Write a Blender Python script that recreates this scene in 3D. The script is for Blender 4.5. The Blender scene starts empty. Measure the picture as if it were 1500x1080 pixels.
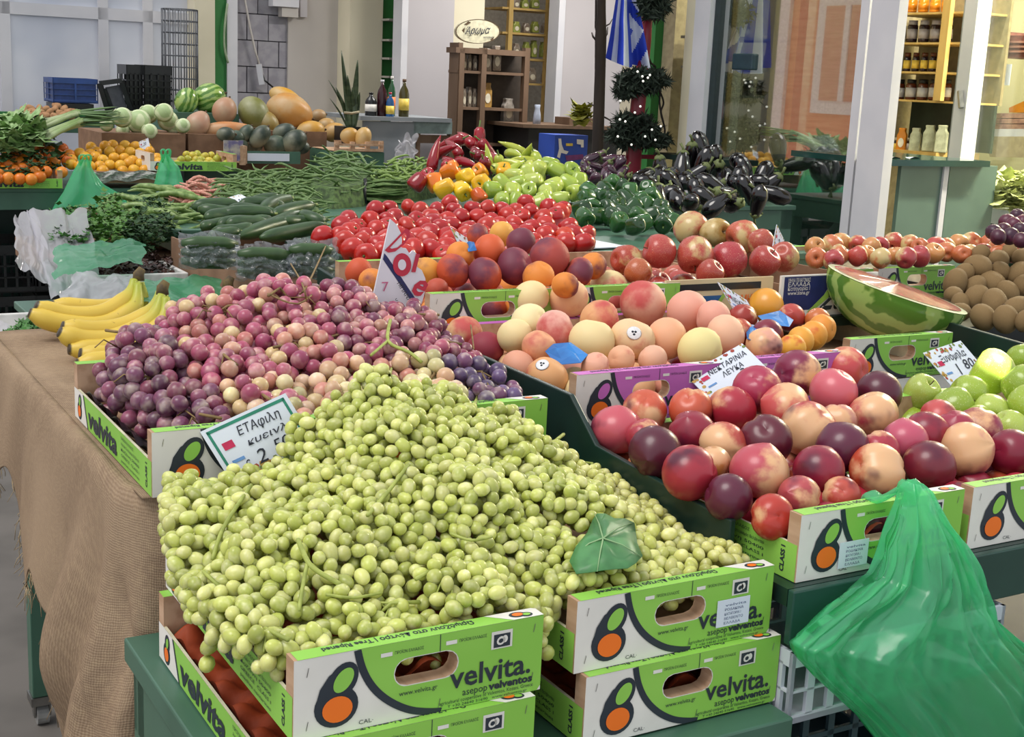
import bpy, math, random
import numpy as np
from mathutils import Matrix, Vector, Euler
rnd = random.Random(7)
S = bpy.context.scene
COL = S.collection
PI = math.pi

# ---------------------------------------------------------------- camera, world, lights, exposure
FPX, PITCH, ROLL, CAMZ, YAW = 1938.0, math.radians(12.236), math.radians(2.649), 1.50, math.radians(30.5)
cd = bpy.data.cameras.new('camera'); cam = bpy.data.objects.new('camera', cd); COL.objects.link(cam)
cd.sensor_fit = 'HORIZONTAL'; cd.sensor_width = 36.0; cd.lens = FPX * 36.0 / 1500.0
cd.clip_start = 0.05; cd.clip_end = 200
_fw = Vector((0, math.cos(PITCH), -math.sin(PITCH))); _r0 = Vector((1, 0, 0)); _u0 = _r0.cross(_fw)
_R = _r0 * math.cos(ROLL) + _u0 * math.sin(ROLL); _U = _R.cross(_fw)
_m = Matrix((_R, _U, -_fw)).transposed().to_4x4(); _m.translation = (0, 0, CAMZ)
cam.matrix_world = _m
S.camera = cam
S.view_settings.view_transform = 'Standard'; S.view_settings.look = 'None'
S.view_settings.gamma = 1.0; S.view_settings.use_curve_mapping = False
S.view_settings.exposure = -0.12

w = bpy.data.worlds.new('overcast_sky'); S.world = w; w.use_nodes = True
bg = w.node_tree.nodes['Background']; bg.inputs['Color'].default_value = (0.93, 0.96, 1.0, 1); bg.inputs['Strength'].default_value = 1.0

def area(name, loc, target, size, power, color=(1, 1, 1), sy=None):
    l = bpy.data.lights.new(name, 'AREA'); l.energy = power; l.color = color; l.size = size
    if sy: l.shape = 'RECTANGLE'; l.size_y = sy
    o = bpy.data.objects.new(name, l); COL.objects.link(o); o.location = loc
    o.rotation_euler = (Vector(target) - Vector(loc)).to_track_quat('-Z', 'Y').to_euler()
    return o
SUN = bpy.data.lights.new('sun', 'SUN')
SUN.energy = 2.1; SUN.angle = math.radians(30); SUN.color = (1, .96, .9)
so = bpy.data.objects.new('sun', SUN); COL.objects.link(so); so.rotation_euler = Vector((0.45, 0.35, -1)).to_track_quat('-Z', 'Y').to_euler()

# ---------------------------------------------------------------- frames: stall axes u (along the stall) and v (away)
eU = Vector((math.cos(YAW), math.sin(YAW), 0)); eV = Vector((-math.sin(YAW), math.cos(YAW), 0))
def X(u, v, z): return eU * u + eV * v + Vector((0, 0, z))
def UV(p): return (p.dot(eU), p.dot(eV), p.z)
CP = Vector((0, 0, CAMZ))
def ray(px, py): return _fw + _R * ((px - 750) / FPX) - _U * ((py - 540) / FPX)
def at_z(px, py, z):
    r = ray(px, py); return CP + r * ((z - CAMZ) / r.z)
def at_y(px, py, y):
    r = ray(px, py); return CP + r * (y / r.y)
def at_v(px, py, v):
    r = ray(px, py); return CP + r * (v / r.dot(eV))
def at_u(px, py, u):
    r = ray(px, py); return CP + r * (u / r.dot(eU))
def dist(p): return (p - CP).dot(_fw)
def to_px(p):
    q = p - CP; dd = q.dot(_fw); return (750 + FPX * q.dot(_R) / dd, 540 - FPX * q.dot(_U) / dd)

# ---------------------------------------------------------------- materials
def lin(h):
    h = h.lstrip('#'); c = [int(h[i:i + 2], 16) / 255 for i in (0, 2, 4)]
    return tuple(x / 12.92 if x <= .04045 else ((x + .055) / 1.055) ** 2.4 for x in c) + (1,)
MATS = {}
class N:
    def __init__(s, m): s.t = m.node_tree; s.n = s.t.nodes; s.l = s.t.links
    def add(s, typ, **kw):
        n = s.n.new(typ)
        for k, v in kw.items():
            if k in n.inputs: s.put(n.inputs[k], v)
            else: setattr(n, k, v)
        return n
    def put(s, sock, v):
        if isinstance(v, bpy.types.NodeSocket): s.l.new(v, sock)
        else: sock.default_value = v
    def mix(s, f, a, b, mode='MIX'):
        n = s.n.new('ShaderNodeMix'); n.data_type = 'RGBA'; n.blend_type = mode
        s.put(n.inputs[0], f); s.put(n.inputs[6], a); s.put(n.inputs[7], b); return n.outputs[2]
    def ramp(s, f, a, b):
        n = s.n.new('ShaderNodeMapRange'); n.interpolation_type = 'SMOOTHSTEP'
        s.put(n.inputs[0], f); n.inputs[1].default_value = a; n.inputs[2].default_value = b; return n.outputs[0]
    def math(s, op, a, b=0.0):
        n = s.n.new('ShaderNodeMath'); n.operation = op; s.put(n.inputs[0], a); s.put(n.inputs[1], b); return n.outputs[0]
    def noise(s, scale, co=None, detail=2.0, w=None):
        n = s.n.new('ShaderNodeTexNoise'); n.inputs['Scale'].default_value = scale; n.inputs['Detail'].default_value = detail
        if w is not None: n.noise_dimensions = '4D'; s.put(n.inputs['W'], w)
        if co is not None: s.l.new(co, n.inputs['Vector'])
        return n.outputs[0]
    def coord(s, k='Object'): return s.n.new('ShaderNodeTexCoord').outputs[k]
    def info(s, k): return s.n.new('ShaderNodeObjectInfo').outputs[k]
    def bump(s, h, strength, d=.002):
        n = s.n.new('ShaderNodeBump'); s.put(n.inputs['Height'], h); n.inputs['Strength'].default_value = strength; n.inputs['Distance'].default_value = d
        s.l.new(n.outputs[0], s.bsdf.inputs['Normal'])
def newmat(name):
    m = bpy.data.materials.new(name); m.use_nodes = True; MATS[name] = m
    n = N(m); n.bsdf = m.node_tree.nodes['Principled BSDF']; return m, n
def mat(name, col, rough=.6, col2=None, scale=30., bump=0., metal=0., spec=None, sss=0., detail=3., stretch=None, bdist=.002):
    if name in MATS: return MATS[name]
    m, n = newmat(name); a = lin(col) if isinstance(col, str) else col
    b = n.bsdf
    co = n.coord()
    if stretch:
        mp = n.add('ShaderNodeMapping'); n.l.new(co, mp.inputs[0]); mp.inputs['Scale'].default_value = stretch; co = mp.outputs[0]
    nz = n.noise(scale, co, detail)
    c2 = lin(col2) if isinstance(col2, str) else (col2 or tuple(x * .8 for x in a[:3]) + (1,))
    n.put(b.inputs['Base Color'], n.mix(n.ramp(nz, .35, .65), a, c2))
    b.inputs['Roughness'].default_value = rough; b.inputs['Metallic'].default_value = metal
    if spec is not None: b.inputs['Specular IOR Level'].default_value = spec
    if sss: b.inputs['Subsurface Weight'].default_value = sss; b.inputs['Subsurface Radius'].default_value = (.01, .008, .004)
    if bump: n.bump(nz, bump, bdist)
    return m
def fruit(name, second, rough=.4, lo=.45, hi=.6, scale=18., speck=None, bump=0., coat=0., sss=.12, tilt=.35, dark=None):
    """obj.color is the fruit's own ground colour, 'second' its blush; the blush lies on one cheek of the fruit."""
    m, n = newmat(name); b = n.bsdf
    co = n.coord(); r = n.info('Random'); oc = n.info('Color')
    sep = n.add('ShaderNodeSeparateXYZ'); g = n.add('ShaderNodeTexCoord'); n.l.new(g.outputs['Normal'], sep.inputs[0])
    nz = n.noise(scale, co, 4., n.math('MULTIPLY', r, 40.))
    v = n.math('ADD', n.math('ADD', nz, n.math('MULTIPLY', sep.outputs[0], tilt)), n.math('MULTIPLY', n.math('SUBTRACT', n.info('Alpha'), .5), .9))
    c = n.mix(n.ramp(v, lo, hi), oc, lin(second))
    if dark: c = n.mix(n.ramp(n.math('SUBTRACT', n.noise(scale * .7, co, 2., n.math('MULTIPLY', r, 17.)), n.math('MULTIPLY', sep.outputs[1], tilt)), .68, 1.02), c, lin(dark))
    if speck: c = n.mix(n.math('MULTIPLY', n.ramp(n.noise(scale * 14, co, 1.), .62, .72), .6), c, lin(speck))
    n.put(b.inputs['Base Color'], c); b.inputs['Roughness'].default_value = rough
    b.inputs['Subsurface Weight'].default_value = sss; b.inputs['Subsurface Radius'].default_value = (.012, .006, .003)
    b.inputs['Subsurface Scale'].default_value = .5
    if coat: b.inputs['Coat Weight'].default_value = coat; b.inputs['Coat Roughness'].default_value = .08
    if bump: n.bump(n.noise(scale * 6, co, 2.), bump, .001)
    return m
def film(name, col, alpha=.5, rough=.15, trans=.5, gloss=.25):
    """thin plastic: see-through, light-passing and shiny"""
    m, n = newmat(name); t = n.n
    out = t['Material Output']; t.remove(n.bsdf)
    d_ = n.add('ShaderNodeBsdfDiffuse'); d_.inputs[0].default_value = lin(col)
    tl = n.add('ShaderNodeBsdfTranslucent'); tl.inputs[0].default_value = lin(col)
    tr = n.add('ShaderNodeBsdfTransparent'); tr.inputs[0].default_value = tuple(.5 + .5 * x for x in lin(col)[:3]) + (1,)
    gl = n.add('ShaderNodeBsdfGlossy'); gl.inputs['Roughness'].default_value = rough
    m1 = n.add('ShaderNodeMixShader'); m1.inputs[0].default_value = trans; n.l.new(d_.outputs[0], m1.inputs[1]); n.l.new(tl.outputs[0], m1.inputs[2])
    m2 = n.add('ShaderNodeMixShader'); m2.inputs[0].default_value = alpha; n.l.new(tr.outputs[0], m2.inputs[1]); n.l.new(m1.outputs[0], m2.inputs[2])
    fr = n.add('ShaderNodeLayerWeight'); fr.inputs[0].default_value = .3
    m3 = n.add('ShaderNodeMixShader'); n.put(m3.inputs[0], n.math('ADD', .04, n.math('MULTIPLY', n.math('POWER', fr.outputs['Facing'], 2.), gloss))); n.l.new(m2.outputs[0], m3.inputs[1]); n.l.new(gl.outputs[0], m3.inputs[2])
    n.l.new(m3.outputs[0], out.inputs[0])
    return m

# ---------------------------------------------------------------- mesh helpers
class G:
    def __init__(s): s.v = []; s.f = []; s.m = []
    def _add(s, vs, fs, mi):
        o = len(s.v); s.v += [tuple(x) for x in vs]
        for f in fs: s.f.append(tuple(i + o for i in f)); s.m.append(mi)
        return s
    def box(s, a, b, mi=0, M=None):
        vs = [Vector((x, y, z)) for x in (a[0], b[0]) for y in (a[1], b[1]) for z in (a[2], b[2])]
        if M: vs = [M @ p for p in vs]
        return s._add(vs, [(0, 1, 3, 2), (4, 6, 7, 5), (0, 4, 5, 1), (2, 3, 7, 6), (0, 2, 6, 4), (1, 5, 7, 3)], mi)
    def bar(s, p, q, w, h=None, mi=0):
        """a square bar from p to q"""
        p, q = Vector(p), Vector(q); h = h or w; d = (q - p).normalized()
        up = Vector((0, 0, 1)) if abs(d.z) < .9 else Vector((0, 1, 0))
        a = d.cross(up).normalized() * w / 2; b = a.cross(d).normalized() * h / 2
        vs = [c + i * a + j * b for c in (p, q) for i in (-1, 1) for j in (-1, 1)]
        return s._add(vs, [(0, 1, 3, 2), (4, 6, 7, 5), (0, 4, 5, 1), (2, 3, 7, 6), (0, 2, 6, 4), (1, 5, 7, 3)], mi)
    def tube(s, pts, rad, n=8, mi=0, cap=True, sq=1.0):
        pts = [Vector(p) for p in pts]; k = len(pts)
        if not hasattr(rad, '__len__'): rad = [rad] * k
        prev = None; vs = []
        for i, p in enumerate(pts):
            d = (pts[min(i + 1, k - 1)] - pts[max(i - 1, 0)]).normalized()
            if prev is None:
                a = d.cross(Vector((0, 0, 1)));
                if a.length < .1: a = d.cross(Vector((0, 1, 0)))
            else: a = prev - d * prev.dot(d)
            a.normalize(); prev = a; b = d.cross(a)
            for j in range(n):
                t = 2 * PI * j / n; vs.append(p + (a * math.cos(t) + b * math.sin(t) * sq) * rad[i])
        fs = [(i * n + j, i * n + (j + 1) % n, (i + 1) * n + (j + 1) % n, (i + 1) * n + j) for i in range(k - 1) for j in range(n)]
        if cap: fs += [tuple(range(n - 1, -1, -1)), tuple(range((k - 1) * n, k * n))]
        return s._add(vs, fs, mi)
    def lathe(s, prof, n=16, mi=0, c=(0, 0, 0), fn=None):
        vs = []; k = len(prof)
        for r, z in prof:
            for j in range(n):
                t = 2 * PI * j / n; q = fn(t, z) if fn else 1.
                vs.append((c[0] + r * q * math.cos(t), c[1] + r * q * math.sin(t), c[2] + z))
        fs = [(i * n + j, i * n + (j + 1) % n, (i + 1) * n + (j + 1) % n, (i + 1) * n + j) for i in range(k - 1) for j in range(n)]
        if prof[0][0] > 1e-5: fs.append(tuple(range(n - 1, -1, -1)))
        if prof[-1][0] > 1e-5: fs.append(tuple(range((k - 1) * n, k * n)))
        return s._add(vs, fs, mi)
    def poly(s, pts, mi=0): return s._add(pts, [tuple(range(len(pts)))], mi)
    def prism(s, pts, off, mi=0):
        """closed outline pts (3d) pushed along off"""
        k = len(pts); off = Vector(off); vs = [Vector(p) for p in pts]; vs += [p + off for p in vs]
        fs = [tuple(range(k - 1, -1, -1)), tuple(range(k, 2 * k))] + [(i, (i + 1) % k, (i + 1) % k + k, i + k) for i in range(k)]
        return s._add(vs, fs, mi)
    def grid(s, fn, nu, nv, mi=0, closed=False):
        vs = [fn(i / (nu - 1 if not closed else nu), j / (nv - 1)) for j in range(nv) for i in range(nu)]
        fs = [(j * nu + i, j * nu + (i + 1) % nu, (j + 1) * nu + (i + 1) % nu, (j + 1) * nu + i) for j in range(nv - 1) for i in range(nu if closed else nu - 1)]
        return s._add(vs, fs, mi)
    def ball(s, c, r, nu=12, nv=8, mi=0):
        r = r if hasattr(r, '__len__') else (r, r, r)
        vs = [(c[0], c[1], c[2] - r[2])]
        for j in range(1, nv):
            p = PI * j / nv - PI / 2
            for i in range(nu):
                t = 2 * PI * i / nu; vs.append((c[0] + r[0] * math.cos(p) * math.cos(t), c[1] + r[1] * math.cos(p) * math.sin(t), c[2] + r[2] * math.sin(p)))
        vs.append((c[0], c[1], c[2] + r[2])); fs = []
        for i in range(nu):
            fs.append((0, 1 + (i + 1) % nu, 1 + i))
            for j in range(nv - 2):
                a = 1 + j * nu; fs.append((a + i, a + (i + 1) % nu, a + nu + (i + 1) % nu, a + nu + i))
            a = 1 + (nv - 2) * nu; fs.append((a + i, a + (i + 1) % nu, len(vs) - 1))
        return s._add(vs, fs, mi)
    def mesh(s, name, mats, smooth=True, M=None):
        me = bpy.data.meshes.new(name); vs = s.v
        if M: vs = [tuple(M @ Vector(p)) for p in vs]
        me.from_pydata(vs, [], s.f); 
        for m in (mats if isinstance(mats, (list, tuple)) else [mats]): me.materials.append(m)
        me.polygons.foreach_set('material_index', s.m); me.polygons.foreach_set('use_smooth', [bool(smooth)] * len(s.f)); me.update()
        return me
def ob(name, me, loc=(0, 0, 0), rot=(0, 0, 0), parent=None, scale=1.0):
    o = bpy.data.objects.new(name, me); COL.objects.link(o); o.location = loc; o.rotation_euler = rot
    o.scale = (scale,) * 3 if not hasattr(scale, '__len__') else scale
    if parent: o.parent = parent
    return o
def part(name, g, m, parent, smooth=False, bevel=0):
    o = ob(name, g.mesh(name, m, smooth), parent=parent)
    if bevel: bev(o, bevel)
    return o
def bev(o, wd, seg=2):
    b = o.modifiers.new('bevel', 'BEVEL'); b.width = wd; b.segments = seg; b.limit_method = 'ANGLE'; b.angle_limit = .6
    return o
def tag(o, label, cat, group=None, kind=None):
    if label: o['label'] = label
    if cat: o['category'] = cat
    if group: o['group'] = group
    if kind: o['kind'] = kind
    return o
def thing(name, label, cat, loc=(0, 0, 0), rz=0., group=None, rot=None):
    o = ob(name, None, loc, rot or (0, 0, rz)); o.empty_display_size = .05
    return tag(o, label, cat, group)
def structure(name, g, m, loc=(0, 0, 0), rz=0., smooth=False, bevel=0):
    o = ob(name, g.mesh(name, m, smooth), loc, (0, 0, rz)); o['kind'] = 'structure'
    if bevel: bev(o, bevel)
    return o
def dup(root, loc, rot=None, label=None, scale=None, group=None, color=None):
    r = root.copy(); COL.objects.link(r); r.location = loc
    if rot is not None: r.rotation_euler = rot
    if scale is not None: r.scale = (scale,) * 3 if not hasattr(scale, '__len__') else scale
    if label: r['label'] = label
    if group: r['group'] = group
    if color is not None: r.color = color
    for ch in list(root.children):
        c = ch.copy(); COL.objects.link(c); c.parent = r
        if color is not None: c.color = color
        for g2 in list(ch.children):
            q = g2.copy(); COL.objects.link(q); q.parent = c
    return r
_txt = {}
def text(body, size, w=None, bold=0., shear=0., align='LEFT', sx=1.0):
    """lettering as flat outlines: list of vertices (x, y) and faces; w fits it to a width"""
    c = bpy.data.curves.new('lettering', 'FONT'); c.body = body; c.size = size; c.offset = bold; c.shear = shear; c.align_x = align; c.resolution_u = 2
    o = bpy.data.objects.new('lettering', c); COL.objects.link(o)
    dg = bpy.context.evaluated_depsgraph_get(); me = bpy.data.meshes.new_from_object(o.evaluated_get(dg))
    vs = [(v.co.x, v.co.y) for v in me.vertices]; fs = [tuple(p.vertices) for p in me.polygons]
    bpy.data.objects.remove(o); bpy.data.curves.remove(c); bpy.data.meshes.remove(me)
    if w and vs:
        x0 = min(a for a, b in vs); k = w / max(1e-6, max(a for a, b in vs) - x0); vs = [((a - x0) * k, b) for a, b in vs]
    return vs, fs
def rquat(r=rnd):
    return Euler((r.uniform(0, 6.28), r.uniform(0, 6.28), r.uniform(0, 6.28)))
# ---------------------------------------------------------------- shared materials
M_wood = mat('poplar_wood', '#c4a285', .7, '#ad8a6c', 40, .15, stretch=(1, .15, 1))
M_white = mat('white_print', '#e9e6df', .55, '#dedbd4', 8)
M_green = mat('green_print', '#92cb55', .5, '#88c24b', 6)
M_pink = mat('pink_print', '#c96fc0', .5, '#bd62b5', 6)
M_ink = mat('dark_ink', '#252d38', .5, '#2b333d', 20)
M_orange = mat('orange_print', '#f4771f', .5, '#ee6f18', 10)
M_grey = mat('grey_print', '#8c9490', .6)
M_paper = mat('orange_paper', '#a8451c', .7, '#8c3614', 25, .3)
M_gtable = mat('green_painted_metal', '#466b5a', .42, '#3d604f', 5, .06)
M_dkgreen = mat('dark_green_board', '#16302b', .38, '#122822', 8, .05)
M_kraft = mat('brown_cardboard', '#8a6a52', .8, '#7a5c46', 14, .1)
M_black = mat('black_plastic', '#17191b', .3, '#1e2022', 10)
M_staple = mat('staple_steel', '#9a9a98', .35, metal=1.)
M_card = mat('white_card', '#dfe6f2', .35, '#d6deec', 5)
M_edge = mat('pale_board_edge', '#d6d1b4', .7)
M_floor = mat('concrete_floor', '#6d6864', .75, '#5c5854', 3, .1)

# ---------------------------------------------------------------- wooden fruit crates (30 x 47 x 9 cm, printed ends, low printed sides)
CW, CL, CH, HS, TH = .30, .474, .0914, .050, .022
def ring(hole, outer_hit, cx, cz, angs):
    return [(hole(t), outer_hit(t)) for t in angs]
def stadium(cx, cz, hw, hh, n=28):
    def hit(t):
        dx, dz = math.cos(t), math.sin(t); lo, hi = 0., 1.
        def inside(k):
            x, z = abs(dx * k), abs(dz * k)
            return (z <= hh and x <= hw - hh) or (x > hw - hh and (x - hw + hh) ** 2 + z * z <= hh * hh)
        for _ in range(40):
            m_ = (lo + hi) / 2
            if inside(m_): lo = m_
            else: hi = m_
        return (cx + dx * lo, cz + dz * lo)
    return hit
def polyhit(cx, cz, poly):
    def hit(t):
        dx, dz = math.cos(t), math.sin(t); best = None
        for i in range(len(poly)):
            (x0, z0), (x1, z1) = poly[i], poly[(i + 1) % len(poly)]
            ex, ez = x1 - x0, z1 - z0; den = dx * ez - dz * ex
            if abs(den) < 1e-12: continue
            k = ((x0 - cx) * ez - (z0 - cz) * ex) / den; q = ((x0 - cx) * dz - (z0 - cz) * dx) / den
            if k > 0 and -1e-9 <= q <= 1 + 1e-9 and (best is None or k < best): best = k
        return (cx + dx * best, cz + dz * best)
    return hit
HX, HZ, HW_, HH_ = .51 * CW, .60 * CH, .128 * CW, .0155
RECT = [(0, 0), (CW, 0), (CW, CH), (0, CH)]
def angset(poly, n=32):
    a = [2 * PI * i / n for i in range(n)] + [math.atan2(z - HZ, x - HX) % (2 * PI) for x, z in poly]
    return sorted(set(round(t, 5) for t in a))
def end_panel_mesh(front_white):
    g = G(); A = angset(RECT); h = stadium(HX, HZ, HW_, HH_); o = polyhit(HX, HZ, RECT); k = len(A)
    vs = []
    for y in (0, TH):
        vs += [(x, y, z) for x, z in map(h, A)] + [(x, y, z) for x, z in map(o, A)]
    fs = []; ms = []
    for i in range(k):
        j = (i + 1) % k
        fs += [(i, j, k + j, k + i), (2 * k + j, 2 * k + i, 3 * k + i, 3 * k + j), (i, 2 * k + i, 2 * k + j, j), (k + i, k + j, 3 * k + j, 3 * k + i)]
        ms += [1 if front_white else 0, 0, 0, 0]
    for f, m_ in zip(fs, ms): g.f.append(f); g.m.append(m_)
    g.v = vs
    return g.mesh('end_panel', [M_wood, M_white], False)
def ell(cx, cz, rx, rz, tilt=0., n=24):
    c, s = math.cos(tilt), math.sin(tilt)
    return [(cx + rx * math.cos(t) * c - rz * math.sin(t) * s, cz + rx * math.cos(t) * s + rz * math.sin(t) * c) for t in (2 * PI * i / n for i in range(n))]
def logo(put, k=1., ox=0., oz=0.):
    """the rounded fruit emblem: dark outline, green leaf, orange fruit (material slots 2 dark, 1 colour, 3 orange)"""
    T = lambda P: [(ox + k * x, oz + k * z) for x, z in P]
    put(T(ell(.0475, .0315, .0250, .0235)), 2, 2); put(T(ell(.0545, .0600, .0160, .0215, -.55)), 2, 2.5)
    put(T([(.0230, .034), (.040, .028), (.050, .052), (.046, .072), (.0385, .068), (.0285, .054)]), 2, 3)
    put(T(ell(.0550, .0605, .0095, .0150, -.62)), 1, 4); put(T(ell(.0485, .0285, .0172, .0148)), 3, 4)
CURVE = [(.235, 1.), (.245, .86), (.262, .70), (.29, .53), (.33, .37), (.385, .22), (.45, .10), (.52, .03), (.575, 0.)]
_texts = {}
def T(body, size, w=None, bold=0., shear=0.):
    k = (body, size, w, bold, shear)
    if k not in _texts: _texts[k] = text(body, size, w, bold, shear)
    return _texts[k]
def end_print_mesh(colour):
    g = G()
    def put(P, mi, lay, flip=False): g.poly([(x, -.0004 * lay, z) for x, z in P], mi)
    def puttext(vf, x, z, mi=2, lay=3):
        g._add([(x + a, -.0004 * lay, z + b) for a, b in vf[0]], vf[1], mi)
    cur = []
    for i in range(len(CURVE) - 1):
        A_, B_, C_, D_ = CURVE[max(i - 1, 0)], CURVE[i], CURVE[i + 1], CURVE[min(i + 2, len(CURVE) - 1)]
        for t in (0, .25, .5, .75): cur.append(tuple(.5 * (2 * b + (c - a) * t + (2 * a - 5 * b + 4 * c - d) * t * t + (3 * b - a - 3 * c + d) * t ** 3) * k for a, b, c, d, k in zip(A_, B_, C_, D_, (CW, CH))))
    cur.append((CURVE[-1][0] * CW, 0.))
    reg = cur + [(CW * .985, 0), (CW, .006), (CW, CH)]
    A = angset(reg, 48); h = stadium(HX, HZ, HW_ + .001, HH_ + .001); o = polyhit(HX, HZ, reg); k = len(A)
    hp = [h(t) for t in A]; op = [o(t) for t in A]
    g._add([(x, -.0003, z) for x, z in hp + op], [(i, (i + 1) % k, k + (i + 1) % k, k + i) for i in range(k)], 1)
    for i in range(len(cur) - 1):
        def nrm(j):
            (xa, za), (xb, zb) = cur[max(0, j - 1)], cur[min(len(cur) - 1, j + 1)]; l = math.hypot(xb - xa, zb - za); return ((zb - za) / l * .0042, -(xb - xa) / l * .0042)
        (x0, z0), (x1, z1) = cur[i], cur[i + 1]; (nx0, nz0), (nx1, nz1) = nrm(i), nrm(i + 1); q = lambda z: min(CH, max(0, z))
        put([(x0 + nx0, q(z0 + nz0)), (x1 + nx1, q(z1 + nz1)), (x1 - nx1, q(z1 - nz1)), (x0 - nx0, q(z0 - nz0))], 2, 2)
    logo(put)
    puttext(T('velvita.', .036, .345 * CW, .0006), .605 * CW, .27 * CH)
    puttext(T('asepop', .0125, .105 * CW), .66 * CW, .145 * CH); puttext(T('velventos', .0125, .19 * CW, .0005), .77 * CW, .145 * CH)
    puttext(T('agricultural cooperative of Velventos, Kozani, Greece', .0062, .40 * CW), .565 * CW, .075 * CH)
    puttext(T('T +30 24640 31690   www.velventos.gr', .0045, .34 * CW), .60 * CW, .022 * CH)
    puttext(T('www.velvita.gr', .008, .155 * CW), .40 * CW, .31 * CH)
    puttext(T('CAL·', .007, .055 * CW), .245 * CW, .06 * CH)
    for bx in (.325, .585):
        put([(bx * CW, .845 * CH), ((bx + .045) * CW, .845 * CH), ((bx + .045) * CW, .895 * CH), (bx * CW, .895 * CH)], 0, 2)
        puttext(T('ΠΡΟΪΟΝ ΕΛΛΑΔΟΣ', .005, .115 * CW), (bx + .055) * CW, .855 * CH, 2, 2)
    put([(.56 * CW, .78 * CH), (.563 * CW, .78 * CH), (.563 * CW, CH), (.56 * CW, CH)], 2, 2)
    # stamp
    put([(.775 * CW, .67 * CH), (.865 * CW, .67 * CH), (.865 * CW, .90 * CH), (.775 * CW, .90 * CH)], 0, 2)
    put([(.785 * CW, .69 * CH), (.855 * CW, .69 * CH), (.855 * CW, .86 * CH), (.785 * CW, .86 * CH)], 2, 3)
    put(ell(.815 * CW, .775 * CH, .0058, .005, .5, 12), 0, 4); put(ell(.832 * CW, .79 * CH, .0035, .0045, 0, 12), 0, 4)
    put(ell(.814 * CW, .775 * CH, .003, .0026, .5, 10), 2, 5)
    # staples
    for sx, sz in ((.045, .78), (.045, .12), (.955, .80), (.955, .15), (.56, .06)):
        put([(sx * CW, sz * CH), (sx * CW + .0008, sz * CH), (sx * CW + .0028, sz * CH + .010), (sx * CW + .002, sz * CH + .010)], 4, 3)
    # folded top edge: coloured strip, reversed slogan, white corner with small emblem
    zt = CH + .0004
    g.poly([(.004, -.0004, zt), (CW, -.0004, zt), (CW, TH, zt), (.004, TH, zt)], 1)
    vf = T('Ωριμάζουν στο Δέντρο | Tree Ripened', .012, .60 * CW, .0003)
    g._add([(.72 * CW - a, TH * .78 - b, zt + .0004) for a, b in vf[0]], [f for f in vf[1]], 2)
    g.poly([(.78 * CW, TH, zt + .0003), (.87 * CW, 0, zt + .0003), (CW, 0, zt + .0003), (CW, TH, zt + .0003)], 0)
    for P, mi, lay in ((ell(.905 * CW, .011, .0105, .007), 2, 2), (ell(.938 * CW, .008, .008, .006), 2, 2), (ell(.905 * CW, .011, .0068, .0045), 3, 3), (ell(.940 * CW, .008, .0048, .0033), 1, 3)):
        g.poly([(x, y, zt + .0003 * lay) for x, y in P], mi)
    return g.mesh('end_print', [M_white, colour, M_ink, M_orange, M_staple], False)
def side_print_mesh(colour):
    g = G()
    def put(P, mi, lay): g.poly([(-.0004 * lay, y, z) for y, z in P], mi)
    def puttext(vf, y, z, mi=2, lay=3): g._add([(-.0004 * lay, y - a, z + b) for a, b in vf[0]], vf[1], mi)
    put([(TH * .1, 0), (TH * .1, HS), (CL * .86, HS), (CL * .80, 0)], 1, 1)
    put([(CL * .80, 0), (CL * .86, HS), (CL, HS), (CL, 0)], 0, 1)
    put([(CL * .795, 0), (CL * .855, HS), (CL * .868, HS), (CL * .808, 0)], 2, 2)
    puttext(T('velvita', .045, .185, .0016, .1), .375, .008)
    for k, bdy in enumerate(('ΠΡΟΪΟΝ ΕΛΛΑΔΟΣ', 'Αγροτικός Συνεταιρισμός Βελβεντού', 'Κοζάνη 50400', 'GREECE  CLASS I', 'peaches nectarines')):
        puttext(T(bdy, .006, .10 if k else .07), .165, .040 - .0085 * k)
    vf = T('CLASS I', .011, .036, .0004); g._add([(-.0009, .024 + b, .007 + a) for a, b in vf[0]], vf[1], 2)
    put(ell(.437, .018, .015, .015), 2, 2); put(ell(.434, .033, .011, .013, .4), 2, 2); put(ell(.437, .017, .0095, .0095), 3, 3); put(ell(.433, .034, .005, .008, .4), 1, 3)
    return g.mesh('side_print', [M_white, colour, M_ink, M_orange], False)
_cm = {}
def crate_meshes(colour):
    if colour.name in _cm: return _cm[colour.name]
    d = {}
    d['end'] = end_panel_mesh(True); d['end_print'] = end_print_mesh(colour); d['side_print'] = side_print_mesh(colour)
    g = G(); g.box((0, TH, .002), (.004, CL - TH, HS)); d['side'] = g.mesh('side_panel', M_edge, False)
    g = G(); g.box((.004, .004, .002), (CW - .004, CL - .004, .008)); d['base'] = g.mesh('base_board', M_wood, False)
    g = G(); zt = CH + .0004; g.poly([(.004, 0, zt), (CW, 0, zt), (CW, TH, zt), (.004, TH, zt)], 0); d['strip'] = g.mesh('top_strip', colour, False)
    g = G()   # moulded paper tray with cups
    def fn(a, b):
        x = .012 + a * (CW - .024); y = TH + .004 + b * (CL - 2 * TH - .008)
        c = math.cos(x * 2 * PI / .068) * math.cos(y * 2 * PI / .068)
        ed = min(a, 1 - a, b, 1 - b); return (x, y, .020 + .011 * c + (.022 if ed < .02 else 0.))
    g.grid(fn, 40, 60); d['tray'] = g.mesh('paper_tray', M_paper, True)
    _cm[colour.name] = d; return d
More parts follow.
